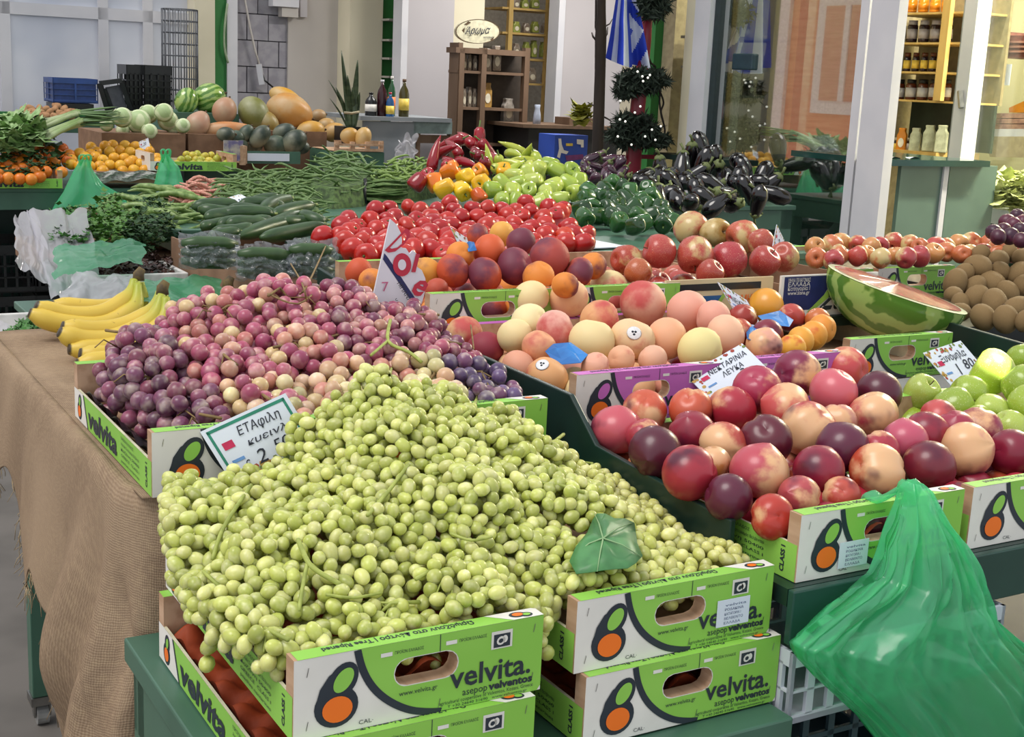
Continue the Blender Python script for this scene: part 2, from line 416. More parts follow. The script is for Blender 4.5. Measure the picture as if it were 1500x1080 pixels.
def crate(u, v, z, label, colour=None, tray=False, rz=YAW, group=None):
    d = crate_meshes(colour or M_green)
    t = thing('fruit_crate', label, 'crate', X(u, v, z), rz, group)
    ob('end_panel', d['end'], parent=t); ob('end_print', d['end_print'], parent=t)
    b = ob('end_panel', d['end'], (CW, CL, 0), (0, 0, PI), parent=t); ob('top_strip', d['strip'], parent=b)
    s = ob('side_panel', d['side'], parent=t); ob('side_print', d['side_print'], parent=s)
    ob('side_panel', d['side'], (CW - .004, 0, 0), parent=t); ob('base_board', d['base'], parent=t)
    if tray: ob('paper_tray', d['tray'], parent=t)['label'] = 'orange paper tray with cups'
    return t
# ---------------------------------------------------------------- floor and the two front stands
g = G(); g.box((-9, -2, -.1), (10, 16, 0)); structure('floor', g, M_floor)
BZ, GZ, R1, R2, R3 = .722, .925, .883, .942, 1.000
def table(name, label, u0, u1, v0, v1, z, cat='table', apron=.06, leg=.05, m=None, th=.02, braces=(), legs=None, rz=YAW, lz=.0):
    m = m or M_gtable
    t = thing(name, label, cat, X(u0, v0, 0), rz); L, D = u1 - u0, v1 - v0
    g = G(); g.box((0, 0, z - th), (L, D, z)); part('tabletop', g, m, t, bevel=.003)
    g = G(); g.box((.01, .01, z - th - apron), (L - .01, .03, z - th)); g.box((.01, D - .03, z - th - apron), (L - .01, D - .01, z - th))
    g.box((.01, .03, z - th - apron), (.03, D - .03, z - th)); g.box((L - .03, .03, z - th - apron), (L - .01, D - .03, z - th)); part('apron', g, m, t, bevel=.002)
    for lu, lv in (legs or ((.01, .01), (L - leg - .01, .01), (.01, D - leg - .01), (L - leg - .01, D - leg - .01))):
        g = G(); g.box((lu, lv, lz), (lu + leg, lv + leg, z - th)); part('leg', g, m, t, bevel=.002)
    for p, q in braces:
        g = G(); g.bar(p, q, .04); part('brace', g, m, t)
    return t
table('display_bench', 'low green painted metal bench under the front stacks of grape crates', .419, 1.121, 1.153, 1.738, BZ, 'bench', .10, .055, th=.035)

# four front crates: A over A2, B over C
crate(.459, 1.192, BZ + .003, 'lower crate of the front left stack, orange paper tray showing at its side', tray=True).location += -eU * .013 - eV * .012
crate(.459, 1.192, BZ + .004 + CH, 'crate full of green grapes on top of the front left stack', tray=True)
crate(.826, 1.196, BZ + .003, 'lower empty crate of the stack right of the front left one', tray=True)
cB = crate(.816, 1.209, BZ + .004 + CH, 'grape crate with a white paper sticker over its lettering, beside a vine leaf')
# burlap table row
cE1 = crate(.457, 1.722, GZ, 'crate of red grapes at the left end of the burlap table')
cE2 = crate(.776, 1.712, GZ, 'crate of red and blue grapes beside the dark green divider')
# right stand
crate(1.147, 1.201, R1, 'nectarine crate with a white sticker, green bag hanging on its front', tray=True)
crate(1.465, 1.201, R1, 'nectarine crate at the right edge, right of the hanging green bag')
crate(1.784, 1.201, R1, 'crate of green apples right of the nectarine crates')
crate(1.169, 1.774, R2, 'pink printed crate full of pale peaches', M_pink)
crate(1.473, 1.784, R2, 'pink printed crate with apricots and blue tissue paper', M_pink)
crate(1.140, 2.260, R3, 'green printed crate of dark orange peaches behind the pale ones')
crate(1.442, 2.260, R3, 'green printed crate mostly hidden behind the heap of pale peaches')
H_Z = .912
crate(1.992, 1.992, H_Z, 'green printed crate in front of the halved watermelon', rz=YAW - .02)

def sticker(parent, x, z):
    g = G(); g.box((x, -.0022, z), (x + .052, -.0016, z + .036))
    for i, bdy in enumerate(('velvita', 'ΡΟΔΑΚΙΝΑ', 'ΚΑΤΗΓΟΡΙΑ I', 'ΒΕΛΒΕΝΤΟ', 'ΕΛΛΑΔΑ')):
        vf = T(bdy, .007, .034 if i == 0 else .026 + .004 * (i % 2)); g._add([(x + .012 + a, -.0026, z + .027 - .006 * i + b * .7) for a, b in vf[0]], vf[1], 1)
    o = part('paper_sticker', g, [M_card, M_grey if False else mat('pale_ink', '#5a6a8c', .6)], parent); o['label'] = 'white paper sticker with small printed lines'
sticker(cB, .70 * CW, .24 * CH)
for o in list(S.objects):
    if o.get('label', '').startswith('nectarine crate with a white sticker'): sticker(o, .235 * CW, .10 * CH)

# ---------------------------------------------------------------- right stand: stepped boards, front rail, dark dividers
t = thing('fruit_stand', 'stepped dark green stand carrying the crates of nectarines, peaches and apples', 'stand', X(1.125, 1.19, 0), YAW)
z0 = lambda g, a, b: g.box(a, b)
for u0, u1, v0, v1, z in ((0, 2.6, 0.0, .535, R1), (0, .675, .54, 1.055, R2), (0, 1.21, 1.06, 1.70, R3), (.685, 1.21, .54, 1.055, .819), (1.225, 2.6, .54, 2.4, .922)):
    g = G(); g.box((u0, v0, z - .025), (u1, v1, z - .001)); part('shelf_board', g, M_dkgreen, t)
g = G(); g.box((0, -.012, R1 - .075), (2.6, 0.0, R1 - .001)); part('front_rail', g, mat('dark_green_rail', '#24473f', .35, '#1f3f38', 6, .05), t, bevel=.002)
for a, b in ((.62, .05), (1.7, .05), (.12, 1.6), (2.4, 1.6)):
    g = G(); g.box((a, b, 0), (a + .045, b + .045, R1 - .03)); part('leg', g, M_dkgreen, t)
# left divider: a sheet board along v that steps down towards the front
g = G()
prof = [(1.30, R1 - .05), (1.30, R1 + .058), (1.34, R1 + .058), (1.63, R1 + .075), (1.71, R2 + .078), (2.32, R2 + .085), (2.78, R3 + .07), (2.78, R1 - .05)]
g.prism([(0, a - 1.19, b) for a, b in prof], (-.010, 0, 0)); o = part('divider_board', g, M_dkgreen, t, bevel=.002)
g = G(); g.prism([(1.22, .56, R2), (1.22, 1.6, R3), (1.22, 1.6, R3 + .05), (1.22, .56, R2 + .06)], (-.012, 0, 0)); part('divider_board', g, M_dkgreen, t, bevel=.002)

# ---------------------------------------------------------------- grapes
def berry_mesh(el, n=12):
    g = G(); g.ball((0, 0, 0), (.5, .5, .5 * el), n, 9)
    return g
m_, n_ = newmat('grape_skin'); co = n_.coord(); oc = n_.info('Color'); rr = n_.info('Random')
nz = n_.noise(1.6, co, 2., n_.math('MULTIPLY', rr, 60.))
c1 = n_.mix(n_.ramp(nz, .42, .72), oc, n_.mix(.28, oc, (1, .93, .72, 1), 'MIX'))
hv = n_.add('ShaderNodeHueSaturation'); n_.put(hv.inputs['Color'], c1); n_.put(hv.inputs['Value'], n_.math('ADD', .82, n_.math('MULTIPLY', rr, .36)))
n_.put(n_.bsdf.inputs['Base Color'], hv.outputs[0]); n_.put(n_.bsdf.inputs['Roughness'], n_.math('ADD', .18, n_.math('MULTIPLY', nz, .3)))
n_.bsdf.inputs['Subsurface Weight'].default_value = .8; n_.bsdf.inputs['Subsurface Radius'].default_value = (.010, .009, .004); n_.bsdf.inputs['Subsurface Scale'].default_value = 1.0
M_grape = m_
gm_round = berry_mesh(1.0).mesh('grape', M_grape); gm_long = berry_mesh(1.26).mesh('grape', M_grape)
M_stem_g = mat('grape_stem_green', '#a9b35a', .6, '#8f9a48', 60); M_stem_b = mat('grape_stem_brown', '#8d7448', .7, '#6f5a35', 60)

class Field:
    """height of a heap over (u, v) from scattered control points"""
    def __init__(s, pts, p=3.2): s.p = np.array(pts, float); s.pw = p
    off = 0.
    def __call__(s, u, v):
        d2 = (s.p[:, 0] - u) ** 2 + (s.p[:, 1] - v) ** 2 + 1e-6; w_ = d2 ** (-s.pw / 2); return float((w_ * s.p[:, 2]).sum() / w_.sum()) + s.off
def inpoly(u, v, P):
    r = False; j = len(P) - 1
    for i in range(len(P)):
        if (P[i][1] > v) != (P[j][1] > v) and u < (P[j][0] - P[i][0]) * (v - P[i][1]) / (P[j][1] - P[i][1]) + P[i][0]: r = not r
        j = i
    return r
def grape_heap(region, field, centres, dia, mesh, colour, stem_m, labels, group, seed, lift=.045, tries=60000, layers=3, bottom=None, long_=False):
    r = random.Random(seed); u0 = min(a for a, b in region); u1 = max(a for a, b in region); v0 = min(b for a, b in region); v1 = max(b for a, b in region)
    cell = {}; pts = []
    def near(p, dmin):
        k = (int(p[0] / dia), int(p[1] / dia), int(p[2] / dia))
        for a in (-1, 0, 1):
            for b in (-1, 0, 1):
                for c in (-1, 0, 1):
                    for q in cell.get((k[0] + a, k[1] + b, k[2] + c), ()):
                        if (q[0] - p[0]) ** 2 + (q[1] - p[1]) ** 2 + (q[2] - p[2]) ** 2 < dmin * dmin: return True
        return False
    def nearest(u, v):
        ds = sorted(((u - c[0]) ** 2 + (v - c[1]) ** 2, i) for i, c in enumerate(centres)); return ds[0][1], math.sqrt(ds[0][0]), math.sqrt(ds[1][0])
    def surf(u, v):
        i, d1, d2 = nearest(u, v); e = min(1., (d2 - d1) / .05); return i, field(u, v) + lift * (math.sqrt(max(0, 1 - (1 - e) ** 2)) - .65)
    for lay in range(layers):
        for _ in range(tries // (1 + lay)):
            u, v = r.uniform(u0, u1), r.uniform(v0, v1)
            if not inpoly(u, v, region): continue
            i, z = surf(u, v); z += r.uniform(-.35, .35) * dia - lay * dia * .85 - dia * .4
            if bottom and z < bottom(u, v): z = bottom(u, v)
            p = (u, v, z)
            if near(p, dia * (.84 if lay == 0 else .9)): continue
            k = (int(u / dia), int(v / dia), int(z / dia)); cell.setdefault(k, []).append(p); pts.append((p, i))
    roots = []
    for i, c in enumerate(centres):
        z = field(c[0], c[1]); base = X(c[0], c[1], z - .06)
        t = thing('grape_bunch', labels[i], 'grapes', base, YAW, group); roots.append((t, z))
        # the rachis: a stem out of the bunch with forked ends
        g = G(); a = r.uniform(0, 6.28); top = Vector((.022 * math.cos(a), .022 * math.sin(a), .06 + r.uniform(.006, .016)))
        q = Vector((.055 * math.cos(a + .6), .055 * math.sin(a + .6), .066))
        g.tube([(0, 0, .02), (top.x * .3, top.y * .3, .056), top, q], [.0022, .0024, .0022, .0026], 6)
        for _ in range(5):
            b = r.uniform(0, 6.28); g.tube([top * r.uniform(.5, 1), (.03 * math.cos(b), .03 * math.sin(b), .062), (.045 * math.cos(b), .045 * math.sin(b), .05)], [.0013, .0012, .001], 5)
        part('stem', g, stem_m, t, True)
    for (u, v, z), i in pts:
        t, zc = roots[i]; o = ob('grape', mesh, parent=t); c = centres[i]
        o.location = (u - c[0], v - c[1], z - zc + .06); k = dia * r.uniform(.88, 1.1)
        o.scale = (k, k, k * r.uniform(.95, 1.08)); o.rotation_euler = rquat(r); o.color = colour(r, i, u, v, z)
    return len(pts)
gp = [(.448, 1.6, .975), (.492, 1.6, .972), (.591, 1.62, .968), (.68, 1.65, 1.055), (.766, 1.66, 1.095), (.842, 1.66, 1.065), (.934, 1.64, 1.035), (1.02, 1.62, .972), (1.095, 1.6, .927),
      (1.177, 1.55, .889), (1.141, 1.4, .88), (1.001, 1.25, .900), (.855, 1.25, .915), (.779, 1.25, .908), (.609, 1.23, .908), (.465, 1.23, .908), (.422, 1.3, .93), (.414, 1.4, .93), (.415, 1.5, .96),
      (.60, 1.40, .990), (.76, 1.40, 1.015), (.93, 1.42, .985), (1.05, 1.42, .93), (.50, 1.40, .975), (.75, 1.54, 1.06), (.60, 1.54, .995), (.90, 1.54, 1.03), (.70, 1.30, .945), (.9, 1.3, .935)]
GF = Field(gp); GF.off = -.010
g_reg = [(.420, 1.27), (.462, 1.228), (.75, 1.226), (.772, 1.20), (.80, 1.25), (.835, 1.245), (1.095, 1.243), (1.125, 1.30), (1.135, 1.46), (1.10, 1.60), (.95, 1.66), (.70, 1.675), (.46, 1.645), (.425, 1.56), (.405, 1.42)]
gc = []; gl = []
for row, v, us in (('front', 1.29, (.47, .58, .69, .88, 1.02)), ('middle', 1.425, (.455, .565, .68, .79, .90, 1.01, 1.10)), ('back', 1.57, (.475, .60, .73, .85, .97, 1.07))):
    for i, u in enumerate(us):
        gc.append((u + rnd.uniform(-.015, .015), v + rnd.uniform(-.015, .015)))
        nm = ['leftmost', 'second from the left', 'third from the left', 'fourth from the left', 'fifth from the left', 'sixth from the left', 'rightmost'][i if i < len(us) - 1 else 6]
        gl.append(f'bunch of green grapes, {nm} {row} row of the green heap')
def gcol(r, i, u, v, z):
    a = lin('#b7be66'); b = lin('#c9cb80'); c = lin('#a5ae56'); k = r.random()
    x = a if k < .5 else b if k < .75 else c
    f = max(0, min(1, (u - .95) / .15)) * .5; y = lin('#c6bd78')
    return tuple(x[j] * (1 - f) + y[j] * f for j in range(3)) + (1,)
ng = grape_heap(g_reg, GF, gc, .0174, gm_long, gcol, M_stem_g, gl, 'green grapes in the front crates', 3)
rp = [(.46, 2.1, 1.0), (.535, 2.1, 1.07), (.698, 2.15, 1.115), (.807, 2.15, 1.135), (.909, 2.15, 1.12), (1.044, 2.15, 1.08), (1.08, 2.0, 1.035), (1.10, 1.9, 1.015), (1.03, 1.75, 1.012), (.69, 1.76, 1.015),
      (.539, 1.75, 1.0), (.47, 1.85, .985), (.55, 1.87, 1.03), (.65, 1.9, 1.055), (.80, 1.9, 1.065), (.95, 1.9, 1.06), (.60, 2.0, 1.07), (.8, 2.02, 1.10), (.95, 2.02, 1.09), (.8, 1.78, 1.03), (.9, 1.78, 1.03)]
RF = Field(rp)
r_reg = [(.478, 1.98), (.515, 1.84), (.575, 1.765), (.66, 1.75), (1.05, 1.738), (1.066, 1.80), (1.09, 2.0), (1.06, 2.17), (.80, 2.21), (.60, 2.20), (.48, 2.12)]
rc = []; rl = []
for row, v, us in (('front', 1.81, (.545, .66, .78, .90, 1.02)), ('middle', 1.95, (.51, .63, .75, .87, 1.0)), ('back', 2.11, (.53, .66, .79, .91, 1.02))):
    for i, u in enumerate(us):
        rc.append((u + rnd.uniform(-.015, .015), v + rnd.uniform(-.015, .015)))
        nm = ['leftmost', 'second from the left', 'middle', 'second from the right', 'rightmost'][i]
        kd = {0: 'plum purple', 4: 'dark blue purple'}.get(i, 'rose red and pale') if not (row == 'back' and i == 3) else 'deep red'
        if row == 'front' and i == 3: kd = 'pale orange and green'
        rl.append(f'{kd} grapes, {nm}, {row} row of the red heap')
PAL = {'plum': ['#74405e', '#84425a', '#663a54', '#965470'], 'rose': ['#ab5672', '#b8746e', '#9a4666', '#c9b084', '#c08e7c', '#a44a68', '#a85a70'], 'pale': ['#d6c89a', '#cfa98a', '#c5887a', '#b9b184', '#d8b9a0'], 'blue': ['#5f486e', '#6d5680', '#574468', '#74486a'], 'deep': ['#93405c', '#843a58', '#a8566e', '#7a3e5c', '#b77f80']}
def rcol(r, i, u, v, z):
    row, k = divmod(i, 5)
    p = 'plum' if k == 0 else 'rose'
    if row == 0 and k in (1, 2): p = 'pale' if r.random() < .6 else 'rose'
    if row == 0 and k == 3: p = 'pale'
    if k == 4: p = 'blue' if row == 0 else 'deep'
    if k == 3 and row > 0: p = 'deep' if r.random() < .7 else 'rose'
    return lin(r.choice(PAL[p]))
nr = grape_heap(r_reg, RF, rc, 0.0275, gm_round, rcol, M_stem_b, rl, 'red grapes on the burlap table', 5, lift=.036)
print('berries', ng, nr)
# ---------------------------------------------------------------- fruit meshes
def peach_geo(crease=.05, tip=.04, flat=.95, top=.16, nu=22, nv=15):
    g = G()
    def r_(t, p):
        r = 1 - top * math.exp(-((PI / 2 - p) / .30) ** 2) - crease * math.exp(-(min(t, 2 * PI - t) / .22) ** 2) * max(0, math.cos(p)) ** .5
        return r + tip * math.exp(-((p + PI / 2) / .25) ** 2)
    def fn(a, b):
        t = 2 * PI * a; p = PI * b - PI / 2; p = max(-1.5705, min(1.5705, p)); r = r_(t, p)
        return (r * math.cos(p) * math.cos(t), r * math.cos(p) * math.sin(t), r * math.sin(p) * flat)
    g.grid(fn, nu, nv, closed=True); return g
def apple_geo():
    g = G(); prof = [(.02, -.74), (.12, -.80), (.28, -.90), (.48, -.90), (.70, -.76), (.88, -.48), (.98, -.12), (1.0, .18), (.94, .48), (.80, .72), (.58, .86), (.36, .86), (.2, .78), (.09, .62), (.02, .52)]
    g.lathe(prof, 20, fn=lambda t, z: 1 + .025 * math.cos(5 * t) * (1 if z < 0 else .5)); return g
def stem_geo(z0=.5, z1=1.02, r=.035):
    g = G(); g.tube([(0, 0, z0), (.02, 0, (z0 + z1) / 2), (.07, .02, z1)], [r, r * .8, r * 1.1], 6); return g
M_bark = mat('stem_brown', '#5b4630', .8, '#46351f', 50)
def sticker_geo():
    g = G(); g.lathe([(.32, .945), (.27, .965), (.18, .99), (.0, 1.005)], 16); return g
M_stk = mat('sticker_white', '#e8e8ea', .4)
def stickmark(parent, rot):
    """a round white fruit label with a dark printed figure, lying on the skin"""
    g = sticker_geo(); o = ob('sticker', g.mesh('sticker', M_stk), (0, 0, 0), rot, parent); o['label'] = 'round white sticker with a dark printed mark'
    g = G()
    for k, (a, b) in enumerate(((-.06, .05), (.06, .05), (0, -.07))): g.lathe([(.055, 1.004), (0, 1.012)], 8, 0, (a, b, 0))
    ob('printed_mark', g.mesh('printed_mark', M_ink), parent=o)
def towards(D, r, spread=.5, axis='X'):
    D = Vector(D).normalized() + Vector((r.uniform(-1, 1), r.uniform(-1, 1), r.uniform(-1, 1))) * spread
    q = D.to_track_quat(axis, 'Z') if axis == 'X' else D.to_track_quat('Z', 'Y')
    return q
def hit(field, px, py, sink=0., s0=.9, s1=9.):
    rr_ = ray(px, py); s_ = s0; st = .06
    while s_ < s1:
        p = CP + rr_ * s_; u, v, z = UV(p)
        if z <= field(u, v) - sink:
            if st < .003: return p
            s_ -= st; st *= .25
        s_ += st
    return CP + rr_ * s1
class Kind:
    def __init__(s, name, geo, m, cat, stem=None, stem_m=None, partname='stem'):
        s.name, s.cat = name, cat; s.me = geo.mesh(name, m); s.stem = stem.mesh(partname, stem_m) if stem else None; s.pn = partname
    def put(s, p, r, rot, color, label, group=None, sz=(1, 1, 1)):
        o = ob(s.name, s.me, p, (0, 0, 0), None, (r * sz[0], r * sz[1], r * sz[2]))
        o.rotation_mode = 'XYZ'; o.rotation_euler = rot.to_euler() if hasattr(rot, 'to_euler') else rot
        o.color = color; tag(o, label, s.cat, group)
        if s.stem: c = ob(s.pn, s.stem, parent=o)
        return o
def relax(P, R, it=40, slack=.93, keep=.08):
    P = [Vector(p) for p in P]; P0 = [p.copy() for p in P]
    for _ in range(it):
        for i in range(len(P)):
            for j in range(i):
                d = P[i] - P[j]; m = (R[i] + R[j]) * slack; l = d.length
                if 1e-6 < l < m:
                    q = d * ((m - l) / l / 2); P[i] += q; P[j] -= q
        for i in range(len(P)): P[i] += (P0[i] - P[i]) * keep
    return P
M_nect = fruit('nectarine_skin', '#dfb084', .34, .60, .90, 1.5, coat=.1, tilt=.36, dark='#561830')
M_wpeach = fruit('white_peach_skin', '#bf4f4c', .62, .60, .98, 1.2, tilt=.28, bump=.05)
M_ypeach = fruit('yellow_peach_skin', '#6e2c40', .60, .50, .95, 1.2, tilt=.36, bump=.05)
M_apple = fruit('red_apple_skin', '#c9b27a', .32, .60, .85, 1.6, speck='#d8b48a', coat=.2, tilt=.3)
M_gapple = fruit('green_apple_skin', '#b9c47a', .28, .5, .9, 1.2, speck='#c9d69a', coat=.25, tilt=.2)
M_apri = fruit('apricot_skin', '#c8552a', .55, .62, .9, 1.2, tilt=.25)
NECT = Kind('nectarine', peach_geo(.11, .09, .98), M_nect, 'nectarine', G().lathe([(.10, .80), (.06, .83), (.0, .81)], 8), M_bark, 'stem_end')
WPEACH = Kind('white_peach', peach_geo(.05, .02, .93), M_wpeach, 'peach', G().lathe([(.09, .76), (.05, .79), (.0, .77)], 8), M_bark, 'stem_end')
YPEACH = Kind('yellow_peach', peach_geo(.05, .02, .94), M_ypeach, 'peach', G().lathe([(.09, .77), (.05, .80), (.0, .78)], 8), M_bark, 'stem_end')
APPLE = Kind('red_apple', apple_geo(), M_apple, 'apple', stem_geo(), M_bark)
GAPPLE = Kind('green_apple', apple_geo(), M_gapple, 'apple', stem_geo(), M_bark)
APRI = Kind('apricot', peach_geo(.10, .01, .95), M_apri, 'apricot', G().lathe([(.09, .80), (.0, .81)], 8), M_bark, 'stem_end')
TOCAM = -_fw
def place(kind, field, rows, seed, group, rscale=1., sink=0., under=None, ulabel=None, ucol=None, slack=.93):
    """rows: x, y, radius in photo pixels, ground colour, blush amount, which side shows (1 blush, -1 plain, 0 any), label"""
    r = random.Random(seed); P = []; R = []
    for px, py, rp_, *_ in rows:
        p = hit(field, px, py, sink); P.append(p); R.append(rp_ / FPX * dist(p) * rscale)
    n0 = len(P)
    for (u, v, z, rr_) in (under or []): P.append(X(u, v, z)); R.append(rr_)
    P = relax(P, R, slack=slack); out = []
    for i, row in enumerate(rows):
        px, py, rp_, colr, al, side, label = row
        sw = r.uniform(-1, 1); D = TOCAM * side * .75 + _R * sw + _U * r.uniform(-.2, .8) if side else Vector((r.uniform(-1, 1), r.uniform(-1, 1), r.uniform(-.3, 1)))
        q = towards(D, r, .45).to_matrix() @ Matrix.Rotation(r.uniform(0, 6.28), 3, 'X')
        c = lin(colr)[:3] + (al,)
        out.append(kind.put(P[i], R[i], q, c, label, group, (r.uniform(.95, 1.05), r.uniform(.95, 1.04), r.uniform(.92, 1.03))))
    for k in range(n0, len(P)):
        c = lin(r.choice(ucol))[:3] + (r.uniform(.3, .6),)
        kind.put(P[k], R[k], rquat(r), c, ulabel, group)
    return out
def under_layer(u0, u1, v0, v1, z, r_, seed, step=2.05):
    r = random.Random(seed); L = []; v = v0 + r_
    row = 0
    while v < v1 - r_ * .5:
        u = u0 + r_ + (r_ if row % 2 else 0)
        while u < u1 - r_ * .5: L.append((u + r.uniform(-.004, .004), v + r.uniform(-.004, .004), z + r.uniform(-.004, .006), r_ * r.uniform(.94, 1.03))); u += r_ * step
        v += r_ * step * .88; row += 1
    return L
ORD = 'first second third fourth fifth sixth seventh eighth ninth tenth eleventh twelfth thirteenth fourteenth fifteenth sixteenth seventeenth eighteenth nineteenth twentieth'.split()
def by_place(objs, what, where, bands):
    """give look-alikes their place: row by row from the top, left to right"""
    P = sorted(((to_px(o.location)[1], to_px(o.location)[0], o) for o in objs), key=lambda t: t[0]); n = len(P); k = len(bands); i0 = 0
    for b in range(k):
        i1 = n * (b + 1) // k
        for j, (_, _, o) in enumerate(sorted(P[i0:i1], key=lambda t: t[1])): o['label'] = f'{what}, {ORD[j]} from the left in the {bands[b]} {where}'
        i0 = i1
# ---- nectarines in the two front right crates
NF = Field([(1.16, 1.25, .955), (1.3, 1.24, .962), (1.45, 1.25, .960), (1.6, 1.26, .962), (1.75, 1.26, .965), (1.16, 1.42, .982), (1.3, 1.42, 1.0), (1.45, 1.42, 1.005), (1.6, 1.42, 1.0), (1.75, 1.42, .985),
            (1.16, 1.6, .975), (1.3, 1.62, 1.005), (1.45, 1.63, 1.03), (1.6, 1.65, 1.045), (1.72, 1.64, 1.01), (1.82, 1.6, .965)])
CR, RD, PK, OG, DK, PL = '#8e2138', '#a8283a', '#c25462', '#c4573c', '#54182e', '#b23a48'
nec = [(912, 632, 34, PK, .46, 0, 'rough rose nectarine at the left end of the nectarine heap'), (944, 603, 29, OG, .55, 1, 'coral nectarine just under the pink crate lettering, left back of heap'),
 (960, 663, 36, DK, .20, -1, 'near-black plum nectarine left in the heap, below a coral one'), (1012, 600, 28, OG, .50, 0, 'small orange nectarine with open stem hollow under the pink crate'),
 (1014, 637, 31, CR, .25, -1, 'crimson nectarine below the small orange one with the stem hollow'), (1072, 600, 32, RD, .42, 0, 'bright red nectarine under the lower corner of the nectarine price card'),
 (1062, 652, 32, '#b5483e', .72, 1, 'pale apricot coloured nectarine below the bright red one by the card'), (1109, 571, 33, '#a52f4e', .36, 0, 'rose red nectarine at the right edge of the nectarine price card'),
 (1151, 598, 34, '#c4504e', .48, 0, 'coral pink nectarine in the middle of the heap, right of the card'), (1168, 548, 32, '#7d2344', .46, 0, 'purple nectarine with golden underside, on top of the heap'),
 (1237, 541, 31, '#c4464a', .42, 0, 'salmon red nectarine at the top right of the heap'), (1221, 574, 31, '#c9606c', .44, 0, 'round pink nectarine just below the salmon red top one'),
 (1287, 577, 31, DK, .18, -1, 'dark plum nectarine behind the cream cheeked one'), (1279, 609, 34, '#b8404c', .88, 1, 'nectarine with a large cream cheek, right of heap centre'),
 (1184, 629, 37, '#ac2c3a', .66, 1, 'large red nectarine with yellow cheek at heap centre'), (1227, 618, 25, '#c98a78', .60, 0, 'small dull pink nectarine showing its stem cavity'),
 (1118, 646, 34, '#5e1a2c', .26, -1, 'maroon nectarine left of the large red and yellow one'), (1247, 658, 34, '#5c1c38', .24, -1, 'dark purple nectarine under the cream cheeked one'),
 (1277, 660, 26, '#a63244', .36, 0, 'red nectarine tucked behind the dark purple one'), (1328, 650, 30, '#bb5068', .55, 0, 'pink nectarine with pale shoulder and deep stem cavity'),
 (1357, 635, 29, '#94243a', .25, -1, 'crimson nectarine behind the pink one with stem cavity'), (1373, 616, 27, '#bf5050', .40, 0, 'coral nectarine touching the green apples'),
 (1433, 631, 32, '#8c2440', .42, 0, 'crimson and rose nectarine in front of the green apples'), (1415, 662, 35, '#c06a70', .74, 1, 'pale pink nectarine right of the green bag top'),
 (1480, 668, 32, '#7e1c34', .30, 0, 'dark crimson nectarine at the right edge of the photo'), (1358, 683, 35, '#74202f', .27, -1, 'dark rose nectarine behind the top of the green bag'),
 (1284, 693, 37, '#bf4a2e', .78, 1, 'orange yellow nectarine with purple top behind the crate edge'), (1199, 690, 33, '#8c2038', .26, -1, 'round crimson nectarine in the front row of the heap'),
 (1111, 695, 39, '#b84a58', .66, 1, 'big mottled rose and yellow nectarine in the front row'), (1010, 693, 36, '#a02838', .40, 0, 'large crimson nectarine at the left of the front row'),
 (1067, 729, 31, '#5a1a34', .16, -1, 'dark purple nectarine below the big mottled one'), (1134, 760, 30, '#b03428', .36, 0, 'low orange red nectarine beside the wooden end of the crate'),
 (1168, 730, 27, '#b24a50', .48, 0, 'rose nectarine low behind the crate front slogan'), (1232, 726, 25, '#bb4c3e', .50, 0, 'orange nectarine showing just above the crate edge'),
 (1045, 680, 24, '#c08048', .60, 1, 'small orange nectarine between two crimson ones, low left'), (935, 640, 24, '#a83444', .3, 0, 'red nectarine tucked between the two leftmost ones'), (1400, 632, 26, '#9c3048', .35, 0, 'crimson nectarine behind the pale pink one')]
place(NECT, NF, nec, 11, 'nectarines in the front right crates', rscale=1.14, sink=.004, slack=.86, under=under_layer(1.16, 1.44, 1.23, 1.66, R1 + .042, .031, 4) + under_layer(1.475, 1.75, 1.23, 1.66, R1 + .042, .031, 5),
      ulabel='nectarine lying deep in the front right crates under the others', ucol=[CR, RD, DK, OG])
